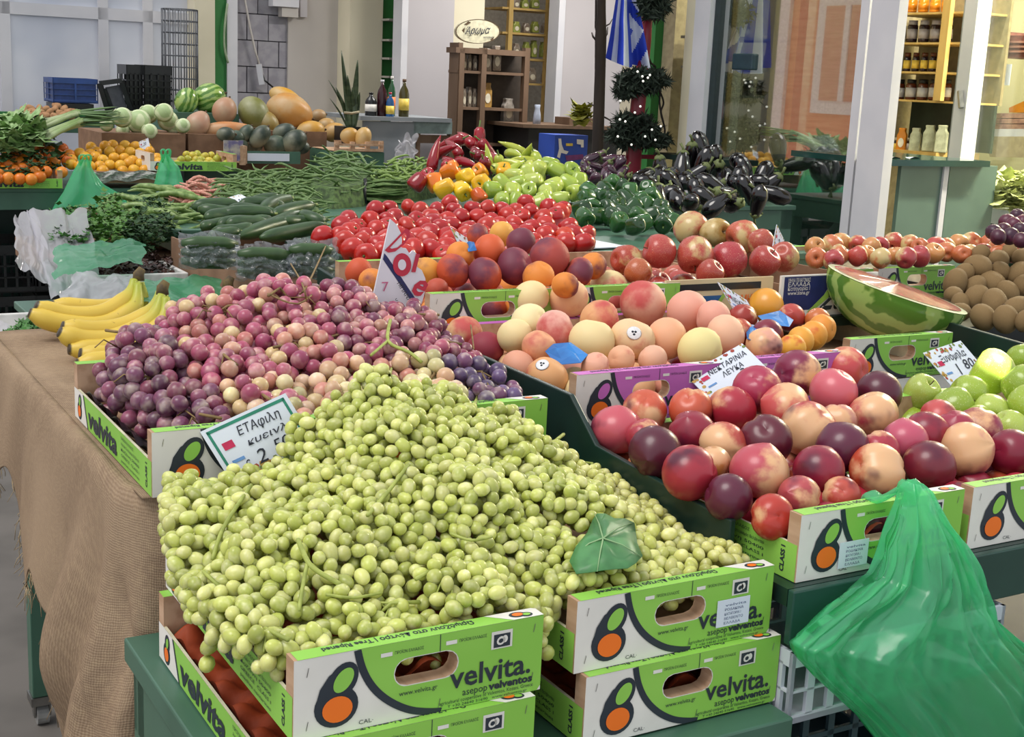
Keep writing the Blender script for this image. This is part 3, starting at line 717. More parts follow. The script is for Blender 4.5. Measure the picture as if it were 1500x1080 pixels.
# ---- pale peaches in the pink crate
WF = Field([(1.18, 1.82, 1.005), (1.3, 1.82, 1.015), (1.42, 1.82, 1.02), (1.18, 1.95, 1.01), (1.3, 1.95, 1.045), (1.42, 1.95, 1.05), (1.55, 1.93, 1.045), (1.25, 2.1, 1.06), (1.35, 2.1, 1.085), (1.47, 2.08, 1.085), (1.58, 2.02, 1.06), (1.2, 2.2, 1.02), (1.4, 2.2, 1.08), (1.18, 2.08, 1.015)])
CRM, PCH, PNK = '#e6d09a', '#e8b78a', '#e0a08c'
wpe = [(777, 438, 28, CRM, .30, -1, 'pale yellow peach at the left back of the pale peach heap'), (776, 473, 29, '#e9dba8', .22, -1, 'cream white peach without blush, left of the heap'),
 (832, 436, 31, PCH, .36, 0, 'peach coloured pale peach at the top of the heap'), (890, 425, 31, CRM, .54, 1, 'cream peach with red flush, highest of the pale peaches'),
 (942, 445, 36, '#dca890', .66, 1, 'large peach with purple red patch, top right of the pale heap'), (878, 468, 30, '#d8a070', .62, 1, 'red and yellow peach half hidden in the middle of the heap'),
 (818, 487, 33, '#e0a898', .58, 1, 'pink peach with bright red blush, left middle of the heap'), (868, 502, 35, CRM, .40, 0, 'large cream peach at the front of the pale heap'),
 (931, 498, 33, '#e3c196', .46, 0, 'pale peach carrying a round white sticker, front of the heap'), (981, 500, 33, '#e2a883', .40, 0, 'plain peach pink peach right of the stickered one'),
 (1013, 508, 33, '#e3d493', .25, -1, 'greenish yellow peach at the right front of the pale heap'), (1010, 457, 32, PNK, .42, 0, 'smooth pink peach right of the one with purple patch'),
 (1063, 491, 30, '#e6b596', .40, 0, 'pale pink peach at the right end, above the nectarine card'), (1042, 466, 27, PNK, .40, 0, 'pink peach behind the smooth pink one'),
 (683, 493, 28, '#d8b080', .70, 1, 'yellow peach with dark red side, lying apart at left'), (718, 510, 29, '#8e2c3c', .60, 0, 'dark red peach low beside the blue grapes'),
 (746, 499, 27, CRM, .30, -1, 'cream peach low at the left, behind the dark red one'), (782, 522, 27, '#e0a078', .45, 0, 'orange pink peach low between blue grapes and blue tissue'),
 (802, 553, 33, '#d9a06c', .42, 0, 'golden peach with a small sticker at the left crate corner'), (770, 530, 26, '#dc9c80', .5, 0, 'pinkish peach right behind the blue grapes'),
 (872, 541, 21, '#e2a890', .4, 0, 'pale pink peach sunk at the crate edge, left'), (908, 530, 22, '#e0a884', .4, 0, 'peach sunk behind the crate edge under the stickered one'), (955, 528, 22, '#e0ac90', .4, 0, 'peach sunk behind the crate edge, right'), (937, 415, 24, '#dd9a88', .5, 0, 'pink peach at the very back behind the purple patched one')]
wo = place(WPEACH, WF, wpe, 12, 'pale peaches in the pink crate', sink=.004, under=under_layer(1.19, 1.46, 1.81, 2.2, R2 + .042, .031, 6), ulabel='pale peach lying deep in the pink crate under the others', ucol=[CRM, PCH, PNK])
for i, off in ((8, (-.02, .25)), (18, (-.3, .8))):
    D = (TOCAM + _U * off[1] + _R * off[0]).normalized(); o = wo[i]
    stickmark(o, (o.rotation_euler.to_quaternion().inverted() @ D.to_track_quat('Z', 'Y')).to_euler())
# ---- yellow nectarine, apricots and red ones in the second pink crate
AF = Field([(1.5, 1.82, 1.0), (1.62, 1.82, 1.015), (1.75, 1.84, 1.01), (1.5, 1.98, 1.03), (1.62, 1.98, 1.045), (1.74, 1.98, 1.035), (1.55, 2.12, 1.06), (1.65, 2.1, 1.07), (1.74, 2.14, 1.03)])
app = [(1204, 482, 22, '#dd9038', .36, 0, 'apricot at the right end of the apricot row'), (1190, 492, 22, '#e09838', .40, 0, 'apricot second from the right in the row'), (1172, 500, 22, '#e0a03c', .45, 0, 'apricot third from the right in the row'),
       (1160, 511, 22, '#e2ac40', .50, 0, 'yellow apricot with red cheek at the front of the row')]
place(APRI, AF, app, 13, 'apricots in the second pink crate', slack=.8)
anc = [(1122, 449, 27, '#dd9a34', .15, -1, 'yellow nectarine with red tip on top of blue tissue'), (1124, 491, 24, '#7c1f34', .2, -1, 'dark red nectarine with a white sticker, under blue tissue'), (1160, 466, 22, '#b04038', .4, 0, 'red nectarine behind the apricots, in front of the white box'),
       (1088, 466, 22, '#a03228', .4, 0, 'dark red nectarine left behind the yellow one'), (1082, 487, 22, '#b03a2c', .4, 0, 'red nectarine beside the left blue tissue'), (1118, 512, 27, '#dca08a', .62, 1, 'flat pale pink peach at the crate edge by the price card'), (1196, 470, 20, '#c06a34', .4, 0, 'orange nectarine at the right back of the apricots')]
ao = place(NECT, AF, anc, 14, 'fruit mixed in with the apricots', under=under_layer(1.49, 1.76, 1.82, 2.22, R2 + .042, .030, 7), ulabel='nectarine lying deep in the second pink crate', ucol=[RD, OG, CR])
o = ao[1]; D = (TOCAM + _U * .1).normalized(); stickmark(o, (o.rotation_euler.to_quaternion().inverted() @ D.to_track_quat('Z', 'Y')).to_euler())
# ---- dark orange peaches in the green crates behind
YF = Field([(1.17, 2.31, 1.085), (1.3, 2.31, 1.10), (1.42, 2.31, 1.11), (1.55, 2.32, 1.10), (1.7, 2.32, 1.10), (1.2, 2.5, 1.10), (1.35, 2.48, 1.15), (1.5, 2.48, 1.15), (1.65, 2.5, 1.12), (1.3, 2.65, 1.14), (1.5, 2.65, 1.15)])
YO, YR, YP = '#dc8634', '#c4502c', '#a8443c'
ype = [(625, 400, 23, '#dd9a40', .36, 0, 'golden peach right of the cut-out price sign'), (668, 397, 25, YR, .46, 0, 'orange red peach at the left of the dark peach heap'), (705, 402, 26, YR, .64, 1, 'round red and purple peach in front of the dark heap'),
 (674, 374, 20, YO, .35, 0, 'orange peach behind, next to a scrap of blue'), (718, 368, 25, '#cf5a2e', .45, 0, 'glowing orange red peach in the second row of the dark heap'), (752, 389, 28, '#a0404a', .72, 1, 'purple peach with an orange stripe at heap centre'),
 (805, 377, 29, YP, .55, 0, 'large purple and orange peach, right of heap centre'), (789, 406, 25, YO, .40, 0, 'orange peach at the front right of the dark heap'), (735, 343, 20, '#e0a44a', .28, -1, 'golden peach on top of the dark heap'),
 (763, 355, 22, YP, .72, 1, 'purple peach on top, right of the golden one'), (848, 399, 23, '#b2503a', .60, 0, 'dull red peach at the right, before the red apples'), (868, 390, 21, YO, .42, 0, 'orange peach at the right end of the dark heap'),
 (828, 418, 20, YO, .5, 0, 'orange peach low behind the pale heap'), (525, 398, 21, YR, .40, 0, 'red orange peach left of the cut-out price sign'), (545, 412, 20, YO, .30, 0, 'orange peach partly behind the cut-out price sign'), (640, 425, 17, '#b44a34', .4, 0, 'red peach low behind the crate edge by the price sign'), (700, 345, 18, YR, .5, 0, 'red peach at the back left of the dark heap')]
place(YPEACH, YF, ype, 15, 'dark orange peaches in the green crates', sink=.002, under=under_layer(1.16, 1.43, 2.3, 2.70, R3 + .042, .031, 8) + under_layer(1.46, 1.73, 2.3, 2.70, R3 + .042, .031, 9), ulabel='dark orange peach lying deep in the green crates', ucol=[YO, YR, YP])
# ---- red apples
AF2 = Field([(1.74, 2.32, 1.09), (1.9, 2.32, 1.10), (2.03, 2.33, 1.09), (1.75, 2.5, 1.11), (1.9, 2.5, 1.15), (2.03, 2.48, 1.13), (1.8, 2.66, 1.13), (1.95, 2.66, 1.17), (2.1, 2.6, 1.11)])
AR, AP_ = '#b0433c', '#b85a48'
rap = [(1013, 335, 26, AP_, .62, 1, 'red apple showing its yellow eye, topmost left'), (1047, 341, 22, '#a98a48', .55, 1, 'yellow green and red apple at the top, behind two red ones'), (1088, 347, 25, '#bd5a42', .50, 0, 'orange red apple at the top right'),
 (966, 369, 26, AR, .48, 0, 'red striped apple at the left of the apple heap'), (1018, 373, 27, '#b04a3e', .40, 0, 'red apple in the front middle, eye towards the viewer'), (1068, 380, 27, '#a8323a', .36, 0, 'crimson apple in the front row right of the middle'),
 (1120, 383, 24, '#a63a36', .40, 0, 'red apple in the front row at the right'), (1148, 376, 23, '#aa4a3c', .50, 0, 'dull red apple at the right end showing its eye'), (917, 381, 24, '#a8402e', .45, 0, 'brownish red apple at the left end of the heap'), (1040, 400, 20, '#a44034', .4, 0, 'apple low behind the cream crate edge'), (935, 398, 20, '#b05a34', .5, 0, 'orange red apple low at the left end'), (1115, 355, 20, '#ad4a3c', .4, 0, 'red apple behind the front right one')]
place(APPLE, AF2, rap, 16, 'red apples in the cream crate', under=under_layer(1.73, 2.0, 2.3, 2.70, R3 + .042, .034, 10), ulabel='red apple lying deep in the cream crate', ucol=[AR, AP_])
# ---- green apples
GF2 = Field([(1.8, 1.3, .95), (1.9, 1.3, .96), (2.05, 1.3, .97), (1.8, 1.45, .965), (1.92, 1.45, .99), (2.05, 1.45, 1.0), (1.8, 1.6, .96), (1.92, 1.6, .99), (2.05, 1.6, 1.03), (1.95, 1.7, 1.02), (1.8, 1.72, .95)])
GA = ['#98b03a', '#a5ba46', '#8da634', '#adc055']
gap = [(1348, 582, 27, '#a5b552', .4, 0, 'green apple at the left, in front of the white box'), (1458, 547, 33, GA[1], .35, 0, 'large green apple on top, beside its price card'), (1418, 578, 28, GA[0], .35, 0, 'green apple with stem hollow below the price card'), (1410, 604, 31, GA[2], .3, 0, 'dark green apple with dotted skin, second row'),
 (1492, 562, 30, GA[2], .4, 0, 'green apple at the right edge, upper'), (1490, 597, 31, GA[0], .35, 0, 'green apple at the right edge, middle'), (1455, 603, 27, GA[3], .4, 0, 'pale green apple right of the dotted one'), (1478, 630, 28, GA[3], .4, 0, 'pale green apple at the right edge, lower'), (1440, 618, 25, GA[1], .4, 0, 'green apple behind the crimson and rose nectarine'), (1497, 525, 22, GA[2], .3, 0, 'green apple at the right edge, farthest back')]
place(GAPPLE, GF2, gap, 17, 'green apples right of the nectarines', under=under_layer(1.8, 2.07, 1.23, 1.72, R1 + .042, .036, 12), ulabel='green apple lying deep in the crate right of the nectarines', ucol=GA)
# ---------------------------------------------------------------- burlap covered table
def part_w(name, g, m, parent, smooth=True):
    """a part whose geometry is given in world coordinates"""
    return ob(name, g.mesh(name, m, smooth, parent.matrix_basis.inverted()), parent=parent)
TU0, TU1, TV0, TV1 = .45, 1.10, 1.742, 2.98
t = table('market_table', 'burlap covered table with a green leg on a small castor wheel', TU0 + .02, TU1, TV0 + .02, TV1, GZ - .006, 'table', .05, .045, lz=.075, legs=((.02, .02), (.59, .02), (.03, 1.17), (.59, 1.17)))
for lu, lv in ((.03, 1.17), (.59, 1.17)):
    g = G(); g.tube([(lu + .010, lv + .022, .022), (lu + .036, lv + .022, .022)], .022, 14, 0); g.box((lu - .004, lv - .004, .055), (lu + .05, lv + .05, .075), 1); g.box((lu + .004, lv + .012, .02), (lu + .008, lv + .034, .06), 1); g.box((lu + .038, lv + .012, .02), (lu + .042, lv + .034, .06), 1)
    part('castor_wheel', g, [mat('grey_rubber', '#8f8f8d', .6), M_staple], t)
m_, n_ = newmat('burlap'); co = n_.coord(); uvc = n_.coord('UV')
def wv(axis, sc):
    w_ = n_.add('ShaderNodeTexWave', bands_direction=axis); n_.l.new(uvc, w_.inputs[0]); w_.inputs['Scale'].default_value = sc; w_.inputs['Distortion'].default_value = 3.; w_.inputs['Detail'].default_value = 1; w_.inputs['Detail Scale'].default_value = 1.2; return w_.outputs['Fac']
we = n_.math('MULTIPLY', n_.math('ADD', wv('X', 105), wv('Y', 105)), .5)
cc = n_.mix(n_.ramp(n_.noise(6, co, 5.), .3, .7), lin('#ac967e'), lin('#96816c'))
cc = n_.mix(n_.math('MULTIPLY', n_.ramp(n_.noise(90, uvc, 2.), .4, .65), .25), cc, lin('#c2ab8c'))
n_.put(n_.bsdf.inputs['Base Color'], n_.mix(we, n_.mix(1., cc, (.62, .58, .55, 1), 'MULTIPLY'), cc))
n_.bsdf.inputs['Roughness'].default_value = .95; n_.bsdf.inputs['Specular IOR Level'].default_value = .1; n_.bump(we, .35, .0015)
M_burlap = m_
LL = TV1 - TV0
def sm(a, b, x): x = max(0., min(1., (x - a) / (b - a))); return x * x * (3 - 2 * x)
from mathutils import noise as _nz
nz5 = _nz.noise
def drape(p, q):
    """p runs along the table edge from the back left corner to the front right one, q down the hanging cloth"""
    L1 = LL; L2 = TU1 - TU0; s_ = p * (L1 + L2 * .75)
    if s_ < L1 - .08: base, nrm = Vector((TU0, TV1 - s_, 0)), Vector((-1, 0, 0))
    elif s_ > L1 + .08: base, nrm = Vector((TU0 + s_ - L1, TV0, 0)), Vector((0, -1, 0))
    else:
        a = (s_ - L1 + .08) / .16 * PI / 2; base = Vector((TU0 + .08 - .08 * math.cos(a), TV0 + .08 - .08 * math.sin(a), 0)); nrm = Vector((-math.cos(a), -math.sin(a), 0))
    ln = .18 + .12 * sm(.3, .7, s_) + .60 * sm(.95, 1.12, s_) + .03 * math.sin(s_ * 40)
    if s_ < .35: ln -= .06 * math.sin(s_ * 22)
    dp = q * ln
    fold = (math.sin(s_ * 19 + 1.0) * .5 + math.sin(s_ * 31 + 2. + dp * 3) * .3 + math.sin(s_ * 62 + dp * 5) * .35 * sm(.9, 1.1, s_)) * .030 * sm(.0, .35, dp) * (1 + .8 * sm(.7, 1.2, s_))
    ph = s_ * 10.5 - dp * 4.2 + .9; bul = (.058 * (abs(math.sin(ph)) ** .6 - .55) + .020 * (abs(math.sin(ph * 2.3 + 1.4 + dp * 3)) ** .7 - .5)) * sm(.10, .34, dp) * sm(.72, 1.0, s_) * (1 - .6 * sm(1.35, 1.5, s_))
    flare = .075 * math.sqrt(dp + .0001) * (1 - .55 * sm(.8, 1.2, s_)) + .05 * sm(.35, .9, dp) * sm(.75, 1.05, s_) * (1 - sm(1.3, 1.5, s_))
    e = min(1., dp / .03); out = .012 * math.sin(e * PI / 2)
    if s_ > 1.32: fold *= .25; flare *= .25
    w_ = base + nrm * (out + flare + fold + bul)
    w_ += Vector((-.75, -.66, 0)) * ((.028 * (.28 - abs(nz5((s_ * 4.5 + dp * 2.2, dp * 2.4, 3.)))) + .022 * (.2 - abs(nz5((s_ * 12 + dp * 5, dp * 5, 7.))))) * sm(.12, .4, dp) * sm(.6, 1., s_)); return X(w_.x, w_.y, GZ - .004 - max(0, dp - .012) - (.012 * (1 - math.cos(e * PI / 2))) * (dp > 0))
cl = thing('burlap_cloth', 'brown burlap cloth draped over the table and hanging in folds', 'cloth', X(TU0, TV0, 0), YAW)
def clothpart(name, fn, nu, nv, su, sv):
    g = G(); g.grid(fn, nu, nv); o = part_w(name, g, M_burlap, cl); me = o.data; uvl = me.uv_layers.new(name='weave')
    vi = np.empty(len(me.loops), int); me.loops.foreach_get('vertex_index', vi); uvl.data.foreach_set('uv', np.stack([(vi % nu) / (nu - 1) * su, (vi // nu) / (nv - 1) * sv], 1).astype('f').ravel())
    o.modifiers.new('cloth', 'SOLIDIFY').thickness = .003
clothpart('hanging_fold', drape, 200, 64, LL + .75 * (TU1 - TU0), .7)
clothpart('top_cloth', lambda a, b: X(TU0 - .003 + a * (TU1 - TU0), TV0 - .003 + b * (TV1 - TV0), GZ - .003 - .002 * math.sin(a * 17 + b * 9)), 14, 20, TU1 - TU0, TV1 - TV0)
g = G(); r = random.Random(2)
for i in range(170):
    p = r.random() * .62; a = drape(p, 1.); d_ = Vector((r.uniform(-.02, .02), r.uniform(-.02, .02), -r.uniform(.01, .05))); g.tube([a, a + d_ * .5 + Vector((r.uniform(-.006, .006), 0, 0)), a + d_], .0007, 3)
o = part_w('frayed_threads', g, mat('burlap_thread', '#b7a07e', .9), cl); o['kind'] = 'stuff'
# black film liner inside the left red grape crate
g = G(); g.grid(lambda a, b: X(.462 + .05 * a * (1 - .5 * b), 1.75 + b * .40, GZ + .055 - .035 * a + .006 * math.sin(b * 30 + a * 5)), 6, 24)
tag(ob('film_liner', g.mesh('film_liner', M_black, True)), 'crumpled black film lining the left side of the red grape crate', 'liner')

# ---------------------------------------------------------------- bananas
m_, n_ = newmat('banana_skin'); co = n_.coord('Generated'); oc = n_.info('Color')
at = n_.add('ShaderNodeAttribute', attribute_name='along'); 
c = n_.mix(n_.ramp(at.outputs['Fac'], .42, .02), lin('#d3b446'), lin('#a3ac3a'))
c = n_.mix(n_.ramp(at.outputs['Fac'], .965, .99), c, lin('#3a3020'))
c = n_.mix(n_.math('MULTIPLY', n_.ramp(n_.noise(60, n_.coord(), 2.), .68, .74), .5), c, lin('#7a5a22'))
n_.put(n_.bsdf.inputs['Base Color'], c); n_.bsdf.inputs['Roughness'].default_value = .45; n_.bsdf.inputs['Subsurface Weight'].default_value = .1; n_.bsdf.inputs['Subsurface Radius'].default_value = (.01, .007, .002)
M_ban = m_; M_crown = mat('banana_crown', '#4c4030', .8, '#6b5a36', 60)
def catmull(P, n=6):
    out = []
    for i in range(len(P) - 1):
        a, b, c, d = P[max(i - 1, 0)], P[i], P[i + 1], P[min(i + 2, len(P) - 1)]
        for k in range(n):
            t_ = k / n; out.append(.5 * ((2 * b) + (c - a) * t_ + (2 * a - 5 * b + 4 * c - d) * t_ ** 2 + (3 * b - a - 3 * c + d) * t_ ** 3))
    return out + [P[-1]]
def banana_bunch(label, paths, crown):
    base = at_v(*crown); t = thing('banana_bunch', label, 'bananas', (base.x, base.y, GZ), 0, 'bananas on the burlap table')
    for path in paths:
        P = catmull([at_v(x, y, v) for x, y, v in path], 5); k = len(P); g = G()
        rad = [.0085 + .0135 * sm(.02, .35, i / (k - 1)) - .012 * sm(.86, 1., i / (k - 1)) for i in range(k)]
        g.tube(P, rad, 10, 0); g.v = [tuple(p) for p in g.v]
        o = part_w('banana', g, M_ban, t); at_ = o.data.attributes.new('along', 'FLOAT', 'POINT'); at_.data.foreach_set('value', [min(1., (i // 10) / (k - 1)) for i in range(len(o.data.vertices))])
    g = G(); c = at_v(*crown); up = _U * .018
    g.tube([c - up * .6, c + up * .2, c + up * .9 + _R * .008], [.013, .012, .008], 10); part_w('crown', g, M_crown, t)
bv = UV(at_z(130, 478, .948))[1]
banana_bunch('leftmost banana bunch, green stems at its crown, above the others', [[(196, 410, bv + .04), (188, 436, bv + .02), (150, 460, bv), (95, 462, bv), (52, 447, bv)], [(200, 412, bv + .08), (196, 440, bv + .08), (160, 452, bv + .07), (120, 452, bv + .06), (75, 447, bv + .06)], [(202, 416, bv + .02), (196, 452, bv - .01), (150, 476, bv - .02), (90, 474, bv - .02), (42, 458, bv - .01)], [(206, 414, bv + .06), (206, 440, bv + .06), (180, 460, bv + .05), (130, 468, bv + .05), (70, 466, bv + .05)]], (203, 404, bv + .05))
bv2 = UV(at_z(170, 508, .948))[1]
banana_bunch('middle banana bunch with dark crown, lying in front of the leftmost bunch', [[(234, 428, bv2 + .06), (222, 458, bv2 + .04), (180, 480, bv2 + .03), (130, 485, bv2 + .02), (90, 478, bv2 + .02)], [(237, 432, bv2 + .02), (222, 470, bv2), (170, 496, bv2), (120, 498, bv2), (86, 486, bv2)], [(240, 430, bv2 + .05), (240, 462, bv2 + .05), (205, 488, bv2 + .04), (150, 497, bv2 + .04), (110, 495, bv2 + .04)], [(243, 436, bv2 + .01), (238, 472, bv2 - .01), (200, 500, bv2 - .02), (150, 512, bv2 - .02), (100, 512, bv2 - .02)]], (238, 424, bv2 + .04))
bv3 = UV(at_z(200, 525, .948))[1]
banana_bunch('low banana bunch half under the red grapes, tips at the crate corner', [[(258, 458, bv3 + .06), (250, 485, bv3 + .04), (210, 512, bv3 + .02), (160, 522, bv3), (116, 518, bv3)], [(262, 462, bv3 + .02), (255, 495, bv3), (215, 522, bv3 - .02), (160, 530, bv3 - .03), (112, 534, bv3 - .03)], [(264, 458, bv3 + .04), (262, 490, bv3 + .04), (230, 515, bv3 + .03), (180, 525, bv3 + .03), (135, 527, bv3 + .03)]], (262, 453, bv3 + .04))
bv4 = UV(at_z(290, 462, .948))[1]
banana_bunch('rear banana bunch with brown crown behind the red grapes', [[(333, 424, bv4), (328, 445, bv4), (305, 458, bv4), (275, 458, bv4), (248, 450, bv4)], [(337, 426, bv4 - .03), (336, 448, bv4 - .03), (312, 466, bv4 - .04), (280, 468, bv4 - .04), (250, 462, bv4 - .04)], [(340, 426, bv4 + .03), (342, 446, bv4 + .03), (322, 452, bv4 + .03), (290, 452, bv4 + .03), (262, 446, bv4 + .03)]], (334, 416, bv4))

# ---------------------------------------------------------------- signs and price cards
def flat_sign(name, label, cat, layers, v, th=.003, group=None, tilt=0., y0=0.):
    """layers: (part name, outlines in photo pixels, material); laid on the upright plane v, leaning back by tilt per pixel"""
    def W(x, y, k): return at_v(x, y, v - k + tilt * (y0 - y))
    p0 = W(*layers[0][1][0][len(layers[0][1][0]) // 2], 0) if False else W(layers[0][1][0][0][0], max(p[1] for p in layers[0][1][0]), 0)
    t = thing(name, label, cat, p0, YAW, group)
    for i, (nm, polys, m) in enumerate(layers):
        g = G()
        for q, P in enumerate(polys):
            if i == 0: g.prism([W(x, y, 0) for x, y in P], eV * th)
            else: g.poly([W(x, y, .0005 * i + .00004 * q) for x, y in P])
        part_w(nm, g, m, t, False)
    return t
def tpoly(body, size, x, y, ang=0., bold=0., shear=0., w=None, wide=1.0):
    vs, fs = T(body, size, w, bold, shear); c, s_ = math.cos(ang), math.sin(ang)
    P = [(x + a * wide * c - b * s_, y - (a * wide * s_ + b * c)) for a, b in vs]
    return [[P[i] for i in f] for f in fs]
M_red = mat('red_print', '#c02a45', .45, '#b52640', 6); M_navy = mat('navy_print', '#1c2560', .45); M_yel = mat('yellow_print', '#f0d25a', .5); M_board = mat('sign_white', '#dedde6', .45, '#d2d1dc', 4)
M_teal = mat('teal_border', '#2a8a70', .45); M_hand = mat('felt_pen', '#2b2f3c', .6); M_pinkp = mat('pink_tag', '#d0285a', .5); M_bluep = mat('pale_blue_print', '#6b9bd6', .5); M_lpink = mat('rose_figure', '#c86a90', .5)
outl = [(572, 321), (581, 329), (587, 341), (589, 352), (588, 363), (595, 364), (600, 372), (605, 367), (612, 373), (613, 381), (611, 391), (618, 396), (623, 408), (624, 421), (620, 437), (615, 454), (611, 478), (540, 462), (550, 420), (560, 375)]
ang = -math.atan2(80, 50)
sun = [(589 + math.cos(a * PI / 16) * (13 if a % 2 else 7), 388 + math.sin(a * PI / 16) * (17 if a % 2 else 9)) for a in range(32)]
flat_sign('price_sign', 'white cut-out banana sign with red lettering and yellow sunburst', 'sign', [
    ('board', [outl], M_board),
    ('stripe', [[(563, 371), (568, 377), (615, 447), (611, 454), (561, 380)]], M_navy),
    ('lettering', tpoly('D', 62, 564, 366, -.55, .9, .62, 21) + [[(589 + math.cos(a * PI / 10) * 13.5, 388 + math.sin(a * PI / 10) * 17) for a in range(20)]] + tpoly('l', 36, 602, 397, -.1, 1.4, .15) + tpoly('e', 50, 602, 428, -.45, 1.3, .3, 18), M_red),
    ('sunburst', [sun], M_yel), ('sun_disc', [[(589 + 6 * math.cos(a * PI / 8), 388 + 8 * math.sin(a * PI / 8)) for a in range(16)]], M_board),
    ('figure', tpoly('7', 20, 559, 427, .05, 0, 0, wide=1.1), M_lpink), ('small_lettering', tpoly('ΜΠΑΝΑΝΕΣ', 9, 581, 415, ang, .1) + tpoly('c', 9, 580, 442, .5), M_hand)], 2.205, th=.004)
def card(label, TL, TR, BR, BL, v, lines, style, group='price cards', dv=.02):
    """a laminated price card with four photo corners, standing at v (the upper edge dv farther)"""
    C_ = [at_v(TL[0], TL[1], v + dv), at_v(TR[0], TR[1], v + dv), at_v(BR[0], BR[1], v), at_v(BL[0], BL[1], v)]
    C_[2] = C_[1] + C_[3] - C_[0]
    n = (C_[1] - C_[0]).cross(C_[3] - C_[0]).normalized()
    if n.dot(TOCAM) < 0: n = -n
    def Wb(a, b, k): return (C_[0] * (1 - a) + C_[1] * a) * (1 - b) + (C_[3] * (1 - a) + C_[2] * a) * b + n * (.0004 * k)
    t = thing('price_card', label, 'card', (C_[2] + C_[3]) / 2, YAW, group)
    g = G(); g.prism([Wb(0, 0, 0), Wb(1, 0, 0), Wb(1, 1, 0), Wb(0, 1, 0)], n * -.0015); part_w('board', g, M_card, t, False)
    def layer(nm, P2, m, k):
        g = G()
        for P in P2: g.poly([Wb(a, b, k) for a, b in P])
        part_w(nm, g, m, t, False)
    r = random.Random(len(label))
    if style == 'border':
        i, o_ = .045, .075; layer('border', [[(i, i), (1 - i, i), (1 - i, o_ + .02), (i, o_ + .02)], [(i, 1 - i), (1 - i, 1 - i), (1 - i, 1 - o_ - .02), (i, 1 - o_ - .02)], [(i, i), (o_, i), (o_, 1 - i), (i, 1 - i)], [(1 - i, i), (1 - o_, i), (1 - o_, 1 - i), (1 - i, 1 - i)]], M_teal, 1)
    fr = [[], [], []]
    for _ in range(46):
        if style == 'border': a, b = r.uniform(.1, .9), r.uniform(.82, .93)
        elif r.random() < .6: a, b = r.uniform(.02, .98), r.choice((r.uniform(.02, .12), r.uniform(.9, .98)))
        else: a, b = r.uniform(.02, .1), r.uniform(.05, .95)
        s_ = r.uniform(.015, .035); r.choice(fr).append([(a + s_ * math.cos(q * PI / 3), b + 1.5 * s_ * math.sin(q * PI / 3)) for q in range(6)])
    for F_, m, k in zip(fr, (mat('fruit_print_red', '#b04a3a', .5), mat('fruit_print_green', '#7f8f4a', .5), mat('fruit_print_ochre', '#c9a050', .5)), (1.2, 1.4, 1.6)): layer('fruit_print', F_, m, k)
    layer('tag_print', [[(.12, .30), (.24, .30), (.24, .42), (.12, .42)]], M_pinkp, 2); layer('tag_print', [[(.12, .60), (.26, .60), (.26, .65), (.12, .65)]], M_bluep, 2)
    for body, sz, x, y, a_, w_ in lines:
        vs, fs = T(body, sz, w_, .0006, .25); c, s_ = math.cos(a_), math.sin(a_)
        P = [(x + p * c - q * s_, y - (p * s_ + q * c) * 1.55) for p, q in vs]
        layer('handwriting', [[P[i] for i in f] for f in fs], M_hand, 3)
    return t
card('white price card with green border, leaning on the red grape crate', (293, 633), (418, 576), (463, 655), (345, 716), 1.690, [('ΕΤΑφιλη', .13, .33, .30, 0, .50), ('κυεινλι', .095, .36, .50, 0, .52), ('€', .14, .22, .84, 0, .07), ('2', .20, .36, .82, 0, .12), ('50', .15, .58, .74, .03, .20), ('Τιμή', .05, .84, .68, 0, .08)], 'border', dv=.03)
card('price card for white nectarines on the pink crates', (1005, 550), (1087, 503), (1128, 543), (1042, 588), 1.735, [('ΝΕΚΤΑΡΙΝΙΑ', .14, .26, .36, 0, .66), ('ΛΕΥΚΑ', .14, .40, .60, 0, .36), ('3', .2, .62, .84, 0, None)], 'fruit', dv=.05)
card('price card standing behind the green apples', (1352, 517), (1407, 499), (1437, 532), (1398, 571), 1.735, [('Ξυνόμηλα', .16, .22, .36, 0, .66), ('1', .26, .36, .74, 0, None), ('80', .22, .62, .66, 0, .26)], 'fruit', dv=.05)
card('small price card tucked behind the yellow nectarine', (1051, 413), (1094, 440), (1097, 462), (1078, 459), 2.14, [('ΝΕΚΤ', .2, .2, .5, 0, .5)], 'fruit', dv=.02)
card('pointed price card among the red apples', (1138, 329), (1149, 352), (1150, 366), (1131, 366), 2.50, [('2', .4, .35, .7, 0, None)], 'fruit', dv=.02)
card('slanted price card between the tomatoes and the dark peaches', (660, 333), (704, 362), (712, 380), (682, 380), 2.80, [('2,00', .2, .3, .6, 0, .4)], 'fruit', dv=.02)

# ---------------------------------------------------------------- vine leaf, loose stems
m_leaf = mat('vine_leaf_green', '#4f8a52', .45, '#3f7444', 30, .2, sss=.1)
LF = [(832, 848), (842, 826), (858, 806), (866, 786), (872, 777), (884, 778), (897, 785), (912, 784), (926, 790), (928, 804), (930, 822), (938, 840), (928, 850), (916, 858), (898, 860), (880, 862), (862, 864), (842, 866)]
def lp(x, y, up=.028): return hit(GF, x, y) + Vector((0, 0, up)) - _fw * .012
g = G(); c0 = lp(880, 825, .032); rings = [[c0 + (lp(x, y, .024) - c0) * k + Vector((0, 0, .005 * math.sin(k * 3) * math.sin(i * 1.4))) for i, (x, y) in enumerate(LF)] for k in (.33, .66, 1.)]
vs = [c0] + [p for R_ in rings for p in R_]; k = len(LF); fs = [(0, 1 + i, 1 + (i + 1) % k) for i in range(k)]
for q in range(2): fs += [(1 + q * k + i, 1 + (q + 1) * k + i, 1 + (q + 1) * k + (i + 1) % k, 1 + q * k + (i + 1) % k) for i in range(k)]
g._add(vs, fs, 0); t = thing('vine_leaf', 'single green vine leaf lying on the green grapes near the right front crate', 'leaf', c0 - Vector((0, 0, .02)))
